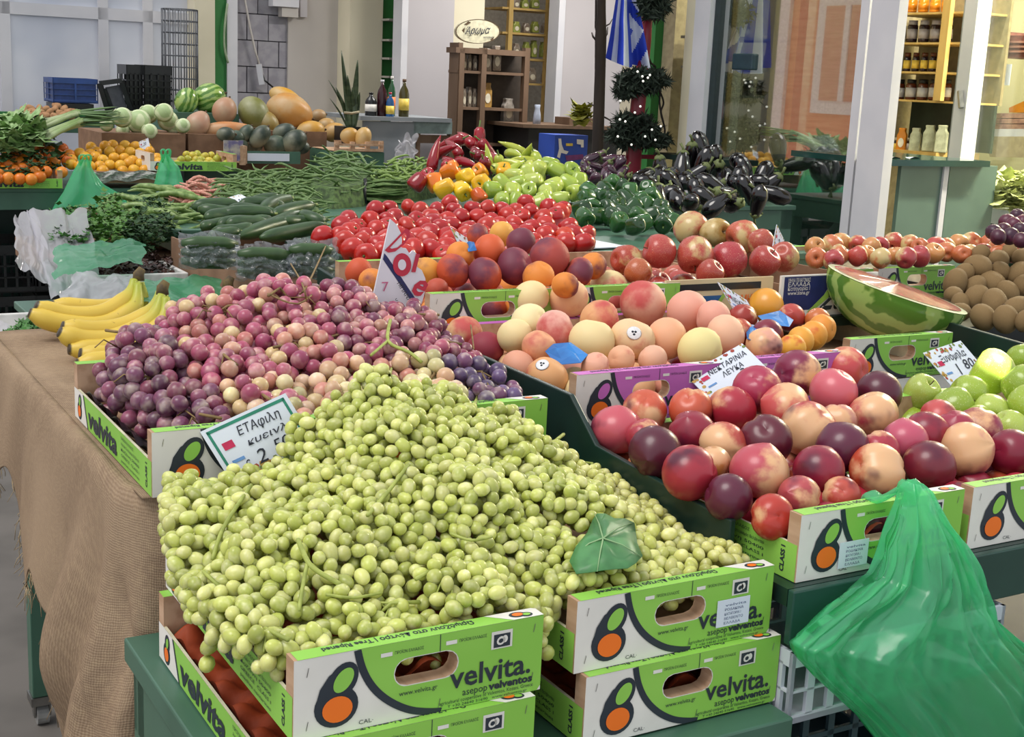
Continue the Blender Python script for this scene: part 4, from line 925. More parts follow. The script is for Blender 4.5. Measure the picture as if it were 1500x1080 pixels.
o = part_w('leaf_blade', g, m_leaf, t); o.modifiers.new('thick', 'SOLIDIFY').thickness = .0008
g = G()
for x, y in ((868, 778), (924, 791), (936, 842), (872, 864), (840, 838)): g.tube([c0 + Vector((0, 0, .002)), (c0 + lp(x, y)) / 2 + Vector((0, 0, .003)), lp(x, y, .025)], [.0012, .0009, .0005], 5)
part_w('leaf_vein', g, mat('leaf_vein_pale', '#8fb27f', .5), t)
bunches = [o for o in S.objects if o.name.startswith('grape_bunch')]
def loose_stem(field, pts, rad, m):
    P = [hit(field, x, y) + Vector((0, 0, .010)) - _fw * (.008 + d_) for x, y, d_ in pts]; c = P[len(P) // 2]
    b = min(bunches, key=lambda o: (o.location - c).length); g = G(); g.tube(catmull(P, 4), rad, 7); part_w('stem', g, m, b)
for pts, rd in (([(702, 566, .02), (700, 590, .012), (688, 612, .004), (676, 622, 0)], .0032), ([(702, 568, .02), (716, 580, .012), (730, 590, .004)], .0026), ([(575, 480 + 60, .0), (572, 520 + 40, .01), (566, 545, .0)], .002),
              ([(440, 800, .01), (455, 830, .016), (470, 846, .012), (500, 866, .004)], .0030), ([(455, 832, .014), (448, 862, .010), (440, 905, .004)], .0024), ([(372, 720, .01), (340, 770, .016), (325, 800, .010), (315, 830, .004)], .0026), ([(600, 690, .01), (570, 730, .014), (540, 765, .006)], .0026), ([(480, 880, .008), (520, 884, .01), (560, 878, .004)], .0018), ([(660, 790, .01), (690, 800, .012), (720, 796, .004)], .0018)):
    loose_stem(GF, pts, rd, M_stem_g)
for pts, rd in (([(573, 478, .01), (572, 510, .03), (600, 525, .01), (618, 540, 0)], .003), ([(572, 508, .03), (545, 530, .01)], .0024), ([(430, 395, .03), (445, 425, .01), (450, 450, 0)], .0016), ([(485, 370, .08), (455, 425, .02), (440, 440, 0)], .0018), ([(395, 440, .01), (440, 455, .02), (470, 430, .01)], .0016), ([(690, 485, .02), (694, 520, .0)], .0014)):
    loose_stem(RF, pts, rd, M_stem_g if rd > .0023 else M_stem_b)

# ---------------------------------------------------------------- blue tissue paper scraps, watermelon half, kiwis and the rest of the right stand
M_tissue = mat('blue_tissue', '#2f7fc8', .55, '#2569b0', 20, .3)
def scrap(label, poly, field, lift=.012):
    P = [hit(field, x, y) + Vector((0, 0, lift)) - _fw * .01 for x, y in poly]; c = sum(P, Vector()) / len(P) + Vector((0, 0, .008)) - _fw * .006; g = G()
    k = len(P); M1 = [(c + p) / 2 + Vector((0, 0, .004 * (-1) ** i)) for i, p in enumerate(P)]
    g._add([c] + M1 + P, [(0, 1 + i, 1 + (i + 1) % k) for i in range(k)] + [(1 + i, 1 + k + i, 1 + k + (i + 1) % k, 1 + (i + 1) % k) for i in range(k)], 0)
    o = ob('tissue_paper', g.mesh('tissue_paper', M_tissue, False)); o.modifiers.new('thick', 'SOLIDIFY').thickness = .0008; tag(o, label, 'paper', 'blue tissue scraps')
scrap('blue tissue paper under the front pale peaches', [(798, 525), (810, 514), (835, 512), (860, 530), (850, 542), (815, 545)], WF)
scrap('blue tissue paper under the yellow nectarine', [(1108, 472), (1140, 464), (1160, 478), (1154, 488), (1120, 484)], AF)
scrap('blue tissue paper left of the stickered dark nectarine', [(1090, 484), (1104, 486), (1112, 500), (1104, 510), (1092, 506)], AF)
scrap('tiny blue tissue scrap by the back left dark peaches', [(683, 366), (694, 364), (698, 376), (686, 378)], YF)
# watermelon half in cling film
m_, n_ = newmat('watermelon_rind'); co = n_.coord()
wv_ = n_.add('ShaderNodeTexWave', bands_direction='Y'); n_.l.new(co, wv_.inputs[0]); wv_.inputs['Scale'].default_value = 9; wv_.inputs['Distortion'].default_value = 5; wv_.inputs['Detail'].default_value = 3; wv_.inputs['Detail Scale'].default_value = 1.6
n_.put(n_.bsdf.inputs['Base Color'], n_.mix(n_.ramp(wv_.outputs['Fac'], .35, .65), lin('#55802f'), lin('#9db865'))); n_.bsdf.inputs['Roughness'].default_value = .2; n_.bsdf.inputs['Coat Weight'].default_value = .5
M_rind = m_
m_, n_ = newmat('watermelon_flesh'); n_.put(n_.bsdf.inputs['Base Color'], n_.mix(n_.ramp(n_.noise(25, n_.coord(), 4.), .3, .75), lin('#b8262f'), lin('#cc5058'))); n_.bsdf.inputs['Roughness'].default_value = .18; n_.bsdf.inputs['Coat Weight'].default_value = .6; n_.bsdf.inputs['Coat Roughness'].default_value = .05; n_.bump(n_.noise(30, n_.coord(), 3.), .35, .006)
M_flesh = m_; M_pith = mat('watermelon_pith', '#d5d8ae', .3, '#c2cc90', 20)
wc = at_v(1314, 424, 2.16)
t = thing('watermelon_half', 'halved watermelon in cling film on the dark green stand', 'watermelon', wc, 0)
a_, b_, c_ = .165, .105, .118
g = G(); g.grid(lambda p, q: (a_ * math.cos(q * PI / 2) * math.cos(2 * PI * p), b_ * math.cos(q * PI / 2) * math.sin(2 * PI * p), -c_ * math.sin(min(q, .995) * PI / 2)), 36, 12, closed=True); part('rind', g, M_rind, t, True)
g = G(); g.grid(lambda p, q: (a_ * (1 - .10 * q) * math.cos(2 * PI * p), b_ * (1 - .14 * q) * math.sin(2 * PI * p), .0012 + .001 * q), 36, 2, closed=True); part('pith', g, M_pith, t, True)
g = G(); g.grid(lambda p, q: (a_ * .91 * max(q, .01) * math.cos(2 * PI * p), b_ * .87 * max(q, .01) * math.sin(2 * PI * p), .003 + .006 * (1 - q)), 36, 8, closed=True); part('flesh', g, M_flesh, t, True)
M_cling = film('cling_film', '#e8ecf0', .03, .06, .5, .22)
g = G(); g.grid(lambda p, q: (a_ * 1.02 * max(q, .01) * math.cos(2 * PI * p), b_ * 1.03 * max(q, .01) * math.sin(2 * PI * p), .012 * (1 - q) + .004 + .0012 * math.sin(p * 60) * q), 48, 8, closed=True); part('cling_film', g, M_cling, t, True)
t.rotation_euler = (Matrix.Rotation(math.radians(-14), 3, 'Z') @ Matrix.Rotation(math.radians(15), 3, 'Y') @ Matrix.Rotation(math.radians(1.5), 3, 'X')).to_euler()
# dark tray that holds the kiwis
g = G(); g.box((0, 0, 0), (.62, .66, .006)); g.box((0, 0, 0), (.62, .006, .05)); g.box((0, .654, 0), (.62, .66, .05)); g.box((0, 0, 0), (.006, .66, .05)); g.box((.614, 0, 0), (.62, .66, .05))
tag(ob('tray', g.mesh('tray', M_black, False), X(2.37, 2.14, .925), (0, 0, YAW)), 'dark plastic tray holding the kiwis', 'tray')
# the white box under the green printed crate
g = G(); g.box((0, 0, 0), (.34, .36, .09)); t = thing('cardboard_box', 'white box with a dark hand hole under the green printed crate by the watermelon', 'box', X(1.985, 1.99, H_Z - .093), YAW); part('box_body', g, M_white, t)
g = G(); g.prism([(.10 + .045 * math.cos(q * PI / 8) + (.03 if math.cos(q * PI / 8) > 0 else -.0), -.0005, .05 + .014 * math.sin(q * PI / 8)) for q in range(16)], (0, -.0008, 0)); part('hand_hole', g, M_black, t)

M_kiwi = mat('kiwi_skin', '#94794f', .8, '#745b38', 60, .5, detail=4)
g = G(); g.ball((0, 0, 0), (1.0, 1.0, 1.28), 16, 11); KIWI = Kind('kiwi', g, M_kiwi, 'kiwi', G().lathe([(.16, 1.26), (.10, 1.33), (0, 1.29)], 8), M_bark, 'stem_end')
KF = Field([(2.38, 2.2, 1.0), (2.5, 2.2, 1.01), (2.7, 2.2, 1.03), (2.4, 2.5, 1.05), (2.6, 2.5, 1.09), (2.8, 2.5, 1.13), (2.5, 2.75, 1.10), (2.7, 2.75, 1.14), (2.9, 2.75, 1.17), (3.0, 2.4, 1.12)])
kw = [(1402, 415, 19), (1430, 395, 21), (1458, 383, 17), (1495, 378, 17), (1487, 402, 18), (1456, 413, 20), (1497, 420, 20), (1428, 438, 20), (1457, 445, 21), (1490, 452, 20), (1397, 433, 15), (1425, 420, 17), (1470, 398, 15), (1440, 465, 19), (1475, 468, 20), (1405, 458, 16), (1500, 470, 16), (1415, 400, 16), (1476, 425, 17), (1440, 376, 15), (1410, 444, 15), (1480, 372, 14)]
lab = 'brown kiwi in the heap at the right edge, behind the watermelon'
kiw = place(KIWI, KF, [(x, y, r_ * .92, '#7d6340', .5, 0, lab) for x, y, r_ in kw], 18, 'kiwis behind the watermelon'); by_place(kiw, 'brown kiwi', 'row of the kiwi heap', ('top', 'upper middle', 'lower middle', 'bottom'))
# apples beyond the melon, in the farther crates
LF2 = Field([(2.0, 2.75, 1.12), (2.3, 2.7, 1.11), (2.6, 2.7, 1.11), (2.9, 2.7, 1.10), (3.2, 2.7, 1.10), (2.2, 3.0, 1.15), (2.6, 3.0, 1.15), (3.0, 3.0, 1.14), (3.4, 3.0, 1.14)])
ra = random.Random(21); la = []
for i in range(34):
    x = 1196 + (i % 17) * 19 + ra.uniform(-4, 4); y = (360 if i < 17 else 376) + ra.uniform(-4, 5) - (x - 1200) * .012
    la.append((x, y, ra.uniform(13, 16.5), ra.choice(['#b8443e', '#c26a40', '#a83a40', '#c98a50']), ra.uniform(.3, .65), 0, 'red and yellow apple in the far row beyond the watermelon'))
fa = place(APPLE, LF2, la, 19, 'apples in the far row beyond the watermelon', slack=.85); by_place(fa, 'apple', 'row beyond the watermelon', ('back', 'front'))
pm = at_v(1399, 389, 2.62); um, vm, zm = UV(pm)
crate(um - CW, 2.62, zm - CH, 'green printed crate of apples just behind the watermelon half')
crate(um - 2 * CW - .02, 2.62, zm - CH, 'green printed apple crate hidden by the watermelon and the white fruit box')
# plum heap at the right edge with its card
M_plum = fruit('plum_skin', '#7a3048', .4, .6, .9, 1.4, tilt=.2); g = peach_geo(.05, .02, 1.1); PLUM = Kind('plum', g, M_plum, 'plum', G().lathe([(.10, .93), (0, .95)], 8), M_bark, 'stem_end')
PF = Field([(2.9, 3.0, 1.14), (3.2, 3.0, 1.16), (3.5, 2.9, 1.20), (3.3, 3.3, 1.22), (3.0, 3.3, 1.2)])
place(PLUM, PF, [(x, y, 12, ra.choice(['#4a1a30', '#5a2038', '#3e1830']), .4, 0, 'dark plum in the heap at the right edge under a price card') for x, y in ((1470, 338), (1484, 330), (1495, 338), (1462, 347), (1480, 346), (1496, 352), (1475, 325), (1490, 318), (1455, 340), (1498, 326))], 20, 'plums at the right edge')
card('price card with green border at the right edge, on the plums', (1487, 320), (1512, 312), (1522, 352), (1499, 357), 2.78, [('ΔΑΜΑΣΚΗΝΑ', .15, .2, .4, 0, .6)], 'border', dv=.01)

# cream crate (apples) and white-navy crate, printed fronts
def tray_crate(name, label, u, v, z, L, D, H, m, side, prints, slot=None):
    t = thing(name, label, 'crate', X(u, v, z), YAW)
    g = G(); g.box((0, 0, 0), (L, .006, H)); 
    part('front_panel', g, m, t); g = G(); g.box((0, D - .006, 0), (L, D, H)); part('back_panel', g, side, t)
    for x in (0, L - .006):
        g = G(); g.box((x, .006, 0), (x + .006, D - .006, H * .8)); part('side_panel', g, side, t)
    g = G(); g.box((.006, .006, 0), (L - .006, D - .006, .006)); part('base_board', g, side, t)
    for nm, polys, mm, k in prints:
        g = G()
        for P in polys: g.poly([(x * L, -.0005 * k, y * H) for x, y in P])
        part(nm, g, mm, t)
    return t
M_cream = mat('cream_card', '#d9c8a0', .6, '#cdb98e', 6); M_blue = mat('blue_print', '#1f5f9a', .5); M_lime = mat('lime_print', '#9ac455', .5)
def tp(body, size, x, y, w, shear=0., bold=0., asp=3.2):
    vs, fs = T(body, size, w, bold, shear); return [[(x + vs[i][0], y + vs[i][1] * asp) for i in f] for f in fs]
tray_crate('fruit_crate', 'cream fruit box with a blue corner holding the red apples', 1.706, 2.262, R3, .30, .46, .097, M_cream, M_wood, [
    ('corner_print', [[(.0, .15), (.38, .15), (.52, .62), (0, .62)]], M_blue, 1), ('stripe_print', [[(.38, .10), (.42, .10), (.58, .72), (.54, .72)]], M_lime, 2),
    ('slot', [[(.10, .74), (.88, .74), (.88, .90), (.10, .90)], [(.45, .12), (.8, .12), (.8, .24), (.45, .24)]], M_black, 2), ('lettering', tp('ΜΗΛΑ', .09, .70, .40, .2), M_orange, 2)])
tray_crate('fruit_crate', 'white and navy printed fruit box between the apples and the watermelon', 2.030, 2.262, R3, .30, .46, .097, M_white, M_kraft, [
    ('corner_print', [[(.03, .16), (.3, .16), (.42, .40), (.55, .97), (.03, .97)]], M_navy, 1), ('stripe_print', [[(.28, .10), (.34, .12), (.50, .45), (.64, .98), (.58, .98), (.44, .50)]], M_lime, 2),
    ('hand_hole', [[(.62, .60), (.85, .60), (.87, .70), (.85, .78), (.62, .78), (.6, .7)]], M_black, 2), ('lettering', tp('Σιαν', .22, .40, .16, .5, .5, .006), M_ink, 3), ('small_lettering', sum([tp(b, .05, .07, .84 - .1 * i, .22, 0, 0, 2.6) for i, b in enumerate(('ΜΗΛΑ ΠΕΛΑΓΟΝΙΑΣ', 'ΕΛΛΑΔΑ', 'Κατηγορία Ι', 'www.siana.gr'))], []), M_white, 2)])

# ---------------------------------------------------------------- the hanging green bag, crates under the stand
m_bag = film('green_carrier_film', '#7aeeb8', .44, .22, .6, .3)
rowsb = [(706, 1329, 1346), (716, 1324, 1356), (735, 1322, 1362), (760, 1316, 1372), (785, 1306, 1390), (815, 1296, 1402), (845, 1284, 1412), (870, 1256, 1424), (895, 1218, 1440), (918, 1188, 1462), (940, 1158, 1490), (962, 1166, 1512), (990, 1190, 1530), (1020, 1224, 1542), (1050, 1258, 1550), (1085, 1288, 1556), (1115, 1310, 1545)]
def bagfn(p, q):
    f = q * (len(rowsb) - 1); i = min(int(f), len(rowsb) - 2); k = f - i
    y, xl, xr = [a * (1 - k) + b * k for a, b in zip(rowsb[i], rowsb[i + 1])]
    v0 = 1.150 - .02 * q; L_, R_ = at_v(xl, y, v0), at_v(xr, y, v0); c = (L_ + R_) / 2; h = (R_ - L_) / 2; a = 2 * PI * p
    pl = 1 + .07 * math.sin(a * 9 + q * 3) * sm(0, .3, q) + .05 * math.sin(a * 17 + 1.7 * q)
    dpt = (.012 + .05 * math.sin(min(1, q) * PI * .8)) * (1 + .25 * math.sin(a * 7 + q * 5))
    yy = math.sin(a) * dpt * pl
    wr = abs(nz5((math.cos(a) * 5 + 3, math.sin(a) * 5, q * 2.2))) - .2 + .5 * abs(nz5((math.cos(a) * 11, math.sin(a) * 11 + 5, q * 7))); return c + h * (math.copysign(abs(math.cos(a)) ** .8, math.cos(a))) + eV * min(yy - .035 * wr * sm(.05, .4, q), .02)
g = G(); g.grid(bagfn, 160, 90, closed=True); hb = at_v(1338, 1100, 1.13)
t = thing('carrier_bag', 'translucent green plastic bag hanging from the nectarine crate', 'bag', hb, YAW, 'green carrier bags'); part_w('bag_film', g, m_bag, t)
g = G(); top = at_v(1336, 712, 1.150); lip = X(UV(top)[0], 1.20, R1 + CH + .006); g.tube(catmull([at_v(1330, 740, 1.16), top + Vector((0, 0, .004)), lip, X(UV(top)[0] + .006, 1.228, R1 + CH + .003), X(UV(top)[0] + .008, 1.235, R1 + CH - .03)], 5), .011, 10, sq=.4); part_w('handle', g, m_bag, t)
M_wcrate = mat('white_plastic', '#c9ccd8', .4, '#bcc0cc', 6); M_bcrate = mat('slate_plastic', '#2e4650', .45, '#27404a', 6)
def slot_crate(label, u, v, z, L, D, H, m, rows=2, n=9, text_=None, cat='crate', name='plastic_crate', rz=YAW, group=None):
    """stacking plastic crate whose walls are open slats"""
    t = thing(name, label, cat, X(u, v, z), rz, group)
    def wall(f, ln):
        for r_ in range(rows):
            za, zb = H * (.10 + .72 * r_ / rows), H * (.10 + .72 * (r_ + 1) / rows)
            gg.box(*f(0, ln, zb - H * .03, zb))
            for i in range(n + 1): x = ln * i / n; gg.box(*f(max(0, x - .006), min(ln, x + .006), za, zb))
        gg.box(*f(0, ln, 0, H * .12)); gg.box(*f(0, ln, H * .82, H))
    for nm, f, ln in (('front_wall', lambda a, b, c, d: ((a, 0, c), (b, .006, d)), L), ('back_wall', lambda a, b, c, d: ((a, D - .006, c), (b, D, d)), L), ('side_wall', lambda a, b, c, d: ((0, a, c), (.006, b, d)), D), ('side_wall', lambda a, b, c, d: ((L - .006, a, c), (L, b, d)), D)):
        gg = G(); wall(f, ln); part(nm, gg, m, t)
    gg = G(); gg.box((0, 0, 0), (L, D, .008)); part('crate_base', gg, m, t)
    if text_:
        vs, fs = T(text_, H * .11, None, .001); gg = G(); gg._add([(a + L * .12, -.001, b + H * .86) for a, b in vs], fs, 0); part('lettering', gg, M_white, t)
    return t
slot_crate('white plastic crate under the front rail of the fruit stand', 1.128, 1.172, .700, .40, .26, .10, M_wcrate, 2, 11)
slot_crate('slate blue plastic crate under the white one, behind the hanging bag', 1.19, 1.30, .43, .40, .30, .27, M_bcrate, 3, 8, 'ΑΦΟΙ ΜΟΣ')
slot_crate('slate blue plastic crate at the bottom of the stack under the stand', 1.19, 1.30, .155, .40, .30, .27, M_bcrate, 3, 8)
# ---------------------------------------------------------------- middle of the market: vegetables
from mathutils import noise as nz
def inpx(x, y, P): return inpoly(x, y, P)
def px_scatter(poly, sx, sy, seed, jit=.3):
    r = random.Random(seed); out = []; y0 = min(p[1] for p in poly); y1 = max(p[1] for p in poly); x0 = min(p[0] for p in poly); x1 = max(p[0] for p in poly); y = y0; k = 0
    while y <= y1:
        x = x0 + (sx / 2 if k % 2 else 0)
        while x <= x1:
            a, b = x + r.uniform(-jit, jit) * sx, y + r.uniform(-jit, jit) * sy
            if inpx(a, b, poly): out.append((a, b))
            x += sx
        y += sy; k += 1
    return out
def plane(z0, v0, k, lo=-9, hi=9): return lambda u, v: max(lo, min(hi, z0 + (v - v0) * k))
M_soil = mat('grey_table_top', '#44594d', .5, '#3a4d43', 6)
table('display_table', 'green table under the tomatoes and peppers', 1.36, 2.92, 3.02, 5.10, 1.03, 'table', .08, .06)
table('display_table', 'green table with a diagonal brace carrying the black eggplants', 2.70, 3.96, 4.36, 4.95, 1.03, 'table', .085, .065, braces=[((1.22, .05, .55), (.86, .05, .93)), ((1.22, .54, .55), (.86, .54, .93))])
table('display_table', 'green table under the beans and cucumbers', .84, 1.34, 2.86, 3.86, .93, 'table', .08, .06)
table('display_table', 'low table under the plastic lined herb boxes', .60, .84, 3.05, 3.6, .88, 'table', .06, .04, legs=((.19, .02), (.19, .48)))
# tomatoes
M_tom = fruit('tomato_skin', '#c9452a', .26, .62, .9, 1.0, coat=.15, tilt=.2, sss=.15)
g = G(); g.lathe([(.01, -.80), (.3, -.83), (.6, -.72), (.86, -.42), (1, 0), (.95, .36), (.74, .66), (.45, .80), (.2, .80), (.08, .74), (.0, .70)], 18, fn=lambda t, z: 1 + .025 * math.cos(5 * t)); TOM = Kind('tomato', g, M_tom, 'tomato', G().lathe([(.12, .76), (.06, .83), (0, .82)], 6), mat('calyx_green', '#5d6b35', .7), 'stem_scar')
TF = lambda u, v: 1.055 + (v - 3.05) * .17 - .02 * max(0, abs(u - 1.75) - .4)
tp_ = [(470, 345), (498, 322), (540, 318), (556, 300), (610, 304), (640, 296), (700, 300), (740, 298), (800, 296), (835, 308), (845, 330), (866, 345), (850, 362), (760, 372), (690, 376), (640, 384), (560, 384), (500, 368)]
lab = 'ripe red tomato in the wide tomato heap'
rt = random.Random(5)
tm = place(TOM, TF, [(x, y, 12.5 + (y - 290) * .08 + rt.uniform(-1, 1.5), rt.choice(['#b01c1c', '#a8181c', '#b8241c', '#b52a1e']), .25, 0, lab) for x, y in px_scatter(tp_, 23, 12.5, 4)] +
      [(820, 311, 15, '#c02c1a', .35, 0, 'orange red tomato, topmost at the right end of the heap'), (826, 348, 18, '#c23a1e', .5, 0, 'orange tinted round tomato in the front right corner of the heap'), (853, 344, 15, '#b01f1a', .3, 0, 'tomato lying apart at the far right of the heap'), (632, 326, 17, '#a0141a', .2, 0, 'deep red round tomato in the middle front of the heap')], 31, 'tomatoes', slack=.82); by_place(tm[:-4], 'ripe red tomato', 'row of the tomato heap', ('back', 'second', 'third', 'fourth', 'fifth', 'front'))
g = G(); g.box((0, 0, 0), (.20, .30, .003)); tag(ob('paper_sheet', g.mesh('paper_sheet', M_card, False), at_z(842, 366, 1.034), (0, 0, YAW + .1)), 'white paper sheet under the right end of the tomatoes', 'paper')
# peppers
def bell_geo(lobes=4):
    g = G(); prof = [(.0, -.92), (.25, -1.0), (.55, -.98), (.74, -.72), (.86, -.2), (.95, .35), (.90, .72), (.62, .92), (.3, .86), (.0, .70)]
    g.lathe([(max(r_, .001), z) for r_, z in prof], 24, fn=lambda t, z: 1 - .13 * abs(math.sin(lobes * t / 2)) ** .5 * (1 if abs(z) < .95 else .6) + .05); return g
def long_geo():
    g = G(); P = [(0, 0, 1.0), (.02, 0, .8), (.05, .02, .4), (.05, .05, -.1), (.0, .08, -.7), (-.10, .08, -1.3), (-.2, .05, -1.9)]
    g.tube(P, [.20, .42, .46, .42, .34, .2, .03], 12); return g
def pstem(z0, z1, r=.07): g = G(); g.tube([(0, 0, z0), (.02, 0, z0 + .12), (.08, .02, z1)], [r * 2.2, r, r * 1.1], 7); return g
M_pstem = mat('pepper_stem', '#5f7a38', .6)
M_bell = fruit('bell_pepper_skin', '#d9a020', .18, .75, 1.1, 1.0, coat=.3, tilt=.1)
BELL = Kind('bell_pepper', bell_geo(4), M_bell, 'pepper', pstem(.7, 1.2), M_pstem); BELL3 = Kind('bell_pepper', bell_geo(3), M_bell, 'pepper', pstem(.7, 1.2), M_pstem); LONGP = Kind('long_pepper', long_geo(), M_bell, 'pepper', pstem(.95, 1.5, .06), M_pstem)
PPF = lambda u, v: 1.075 + max(0, v - 4.0) * .22
bl = [(612, 267, 13.5, '#8c1420', .3, 0, 'dark red bell pepper at the left end of the bell pepper row'), (660, 251, 16, '#e07a14', .3, 0, 'orange bell pepper on top of the yellow ones'), (636, 268, 15, '#e0781a', .3, 0, 'orange bell pepper right of the dark red one'), (652, 276, 16, '#e8b01c', .3, 0, 'yellow bell pepper at the front left of the row'),
      (683, 260, 17, '#ecc01e', .3, 0, 'yellow bell pepper in the middle, upper'), (675, 279, 15, '#ecc01e', .3, 0, 'yellow bell pepper in the middle, lower front'), (707, 270, 16, '#e2b01c', .3, 0, 'yellow bell pepper at the right of the row'), (701, 287, 12, '#c9561c', .3, 0, 'small orange red pepper at the front of the row'), (737, 252, 14, '#e2a818', .3, 0, 'golden bell pepper at the edge of the pale green ones'), (704, 252, 13, '#dd8a1a', .3, 0, 'orange bell pepper behind the yellow ones'), (628, 258, 12, '#a01422', .3, 0, 'red bell pepper behind the left orange one')]
place(BELL, PPF, bl, 32, 'red, orange and yellow bell peppers', slack=.85)
rp_ = random.Random(8)
place(LONGP, PPF, [(x, y, 24, rp_.choice(['#8e1220', '#9c1626', '#7c1020']), .3, 0, 'long red pepper in the heap behind the bell peppers') for x, y in px_scatter([(628, 246), (640, 222), (680, 198), (700, 196), (722, 210), (728, 240), (712, 254), (670, 244), (632, 256)], 22, 13, 9)], 33, 'long red peppers', rscale=.8, slack=.5)
place(LONGP, PPF, [(x, y, 20, rp_.choice(['#b4bd4a', '#a9b843', '#bec65a']), .2, 0, 'long pale green pepper on top of the light green heap') for x, y in px_scatter([(716, 240), (740, 222), (770, 218), (798, 228), (806, 244), (770, 254), (730, 256)], 19, 11, 10)], 34, 'long pale green peppers', rscale=.85, slack=.5)
lg = place(BELL3, PPF, [(x, y, 14.5, rp_.choice(['#9ab044', '#a8ba50', '#8fa83c', '#b2c05c']), .15, 0, 'light green blunt pepper in the light green heap') for x, y in px_scatter([(712, 285), (735, 262), (765, 250), (790, 242), (830, 240), (850, 258), (864, 268), (850, 292), (805, 306), (760, 304), (722, 298)], 23, 14, 11)], 35, 'light green peppers', slack=.75); by_place(lg, 'light green blunt pepper', 'row of its heap', ('upper', 'lower'))
dg = place(BELL, lambda u, v: 1.075 + max(0, v - 3.7) * .17, [(x, y, 15, rp_.choice(['#1f4a1c', '#275522', '#1a3f18', '#2d5c26']), .0, 0, 'dark green bell pepper in the dark green heap') for x, y in px_scatter([(838, 318), (845, 285), (870, 268), (920, 270), (952, 276), (962, 300), (990, 318), (985, 330), (940, 334), (870, 330)], 20, 12, 12)], 36, 'dark green bell peppers', slack=.75); by_place(dg, 'dark green bell pepper', 'row of its heap', ('upper', 'lower'))
# eggplants
def egg_geo():
    g = G(); P = [(0, 0, 1.05), (0, 0, .9), (.02, 0, .55), (.04, 0, .1), (.05, 0, -.4), (.05, 0, -.85), (.04, 0, -1.12), (.03, 0, -1.2)]; g.tube(P, [.2, .30, .40, .50, .56, .47, .22, .04], 14); return g
def calyx_geo():
    g = G(); g.lathe([(.34, .80), (.32, .96), (.2, 1.08), (.08, 1.12)], 10, fn=lambda t, z: 1 + (.25 * math.cos(5 * t) if z < .9 else 0)); g.tube([(0, 0, 1.08), (.06, .02, 1.3), (.2, .05, 1.55)], [.09, .07, .09], 7); return g
m_, n_ = newmat('eggplant_skin'); n_.put(n_.bsdf.inputs['Base Color'], n_.info('Color')); n_.bsdf.inputs['Roughness'].default_value = .16; n_.bsdf.inputs['Coat Weight'].default_value = .5; n_.bsdf.inputs['Coat Roughness'].default_value = .05
EGG = Kind('eggplant', egg_geo(), m_, 'eggplant', calyx_geo(), mat('calyx_pale', '#6f7a45', .6, '#565f38', 20), 'calyx')
EF = lambda u, v: 1.085 + max(0, v - 4.45) * .25
el_ = [(1010, 300), (1075, 300), (1110, 296), (1050, 300), (1035, 292), (965, 292), (1000, 262), (1075, 272), (1050, 252), (1030, 240), (1090, 255), (1012, 232), (985, 258), (960, 262), (1120, 272), (950, 285), (1028, 218), (1043, 238), (1085, 240), (1062, 262), (1018, 258), (1116, 258), (1132, 285), (1096, 282), (1062, 286), (1022, 284), (985, 272), (1000, 245), (970, 252), (955, 270), (990, 290), (1045, 272), (940, 262), (1106, 270), (1080, 268), (975, 288)]
eg = place(EGG, EF, [(x, y, 24, '#0b070c', .3, 0, 'glossy black eggplant in the heap on the braced table') for x, y in el_], 37, 'black eggplants', slack=.5); by_place(eg, 'black eggplant', 'row of the eggplant heap', ('top', 'middle', 'bottom'))
place(EGG, lambda u, v: 1.10 + max(0, v - 4.5) * .25, [(x, y, 14, rp_.choice(['#3a1c30', '#4a2a3c', '#5a3848']), .3, 0, 'small purple eggplant in the heap left of the black ones') for x, y in px_scatter([(838, 262), (845, 238), (870, 220), (890, 222), (915, 240), (926, 262), (900, 270), (860, 270)], 17, 11, 13)], 38, 'small purple eggplants', slack=.5)
# cucumbers in a cardboard box, wrapped trays before them
bx = thing('cardboard_box', 'open brown cardboard box holding the cucumbers', 'box', X(1.03, 2.80, .93), YAW)
for a, b, nm in (((0, 0, 0), (.62, .006, .085), 'front_wall'), ((0, .006, 0), (.006, .85, .105), 'side_wall'), ((.614, .006, 0), (.62, .85, .10), 'side_wall'), ((.006, .844, 0), (.614, .85, .10), 'back_wall'), ((.006, .006, 0), (.614, .844, .006), 'box_base')):
    g = G(); g.box(a, b); part(nm, g, M_kraft, bx)
M_cuc = mat('cucumber_skin', '#24401f', .35, '#36522a', 18, .15, stretch=(1, 1, .2), detail=2); M_cuctip = mat('cucumber_tip', '#93a05a', .6)
def cuc_mesh(bend, seed):
    g = G(); P = [(bend * math.sin(PI * t), 0, (t - .5)) for t in [i / 10 for i in range(11)]]; g.tube(P, [.03, .075, .095, .10, .102, .10, .10, .098, .09, .07, .02], 12, 0); return g.mesh('cucumber', M_cuc)
cms = [cuc_mesh(b, 1) for b in (.02, .05, .09, -.06)]
def tipmesh(): g = G(); g.tube([(0, 0, .47), (.01, 0, .56)], [.022, .016], 6); return g.mesh('stem', M_cuctip)
ctip = tipmesh()
def stick(me, name, cat, A, B, label, group, wd=1., tip=None):
    d = B - A; o = ob(name, me, (A + B) / 2); L_ = d.length; o.scale = (L_ * wd, L_ * wd, L_); o.rotation_euler = (d.to_track_quat('Z', 'Y').to_matrix() @ Matrix.Rotation(rnd.uniform(-.6, .6), 3, 'Z')).to_euler()
    tag(o, label, cat, group)
    if tip: ob('stem', tip, parent=o)
    return o
CF = lambda u, v: 1.02 + (v - 2.95) * .13
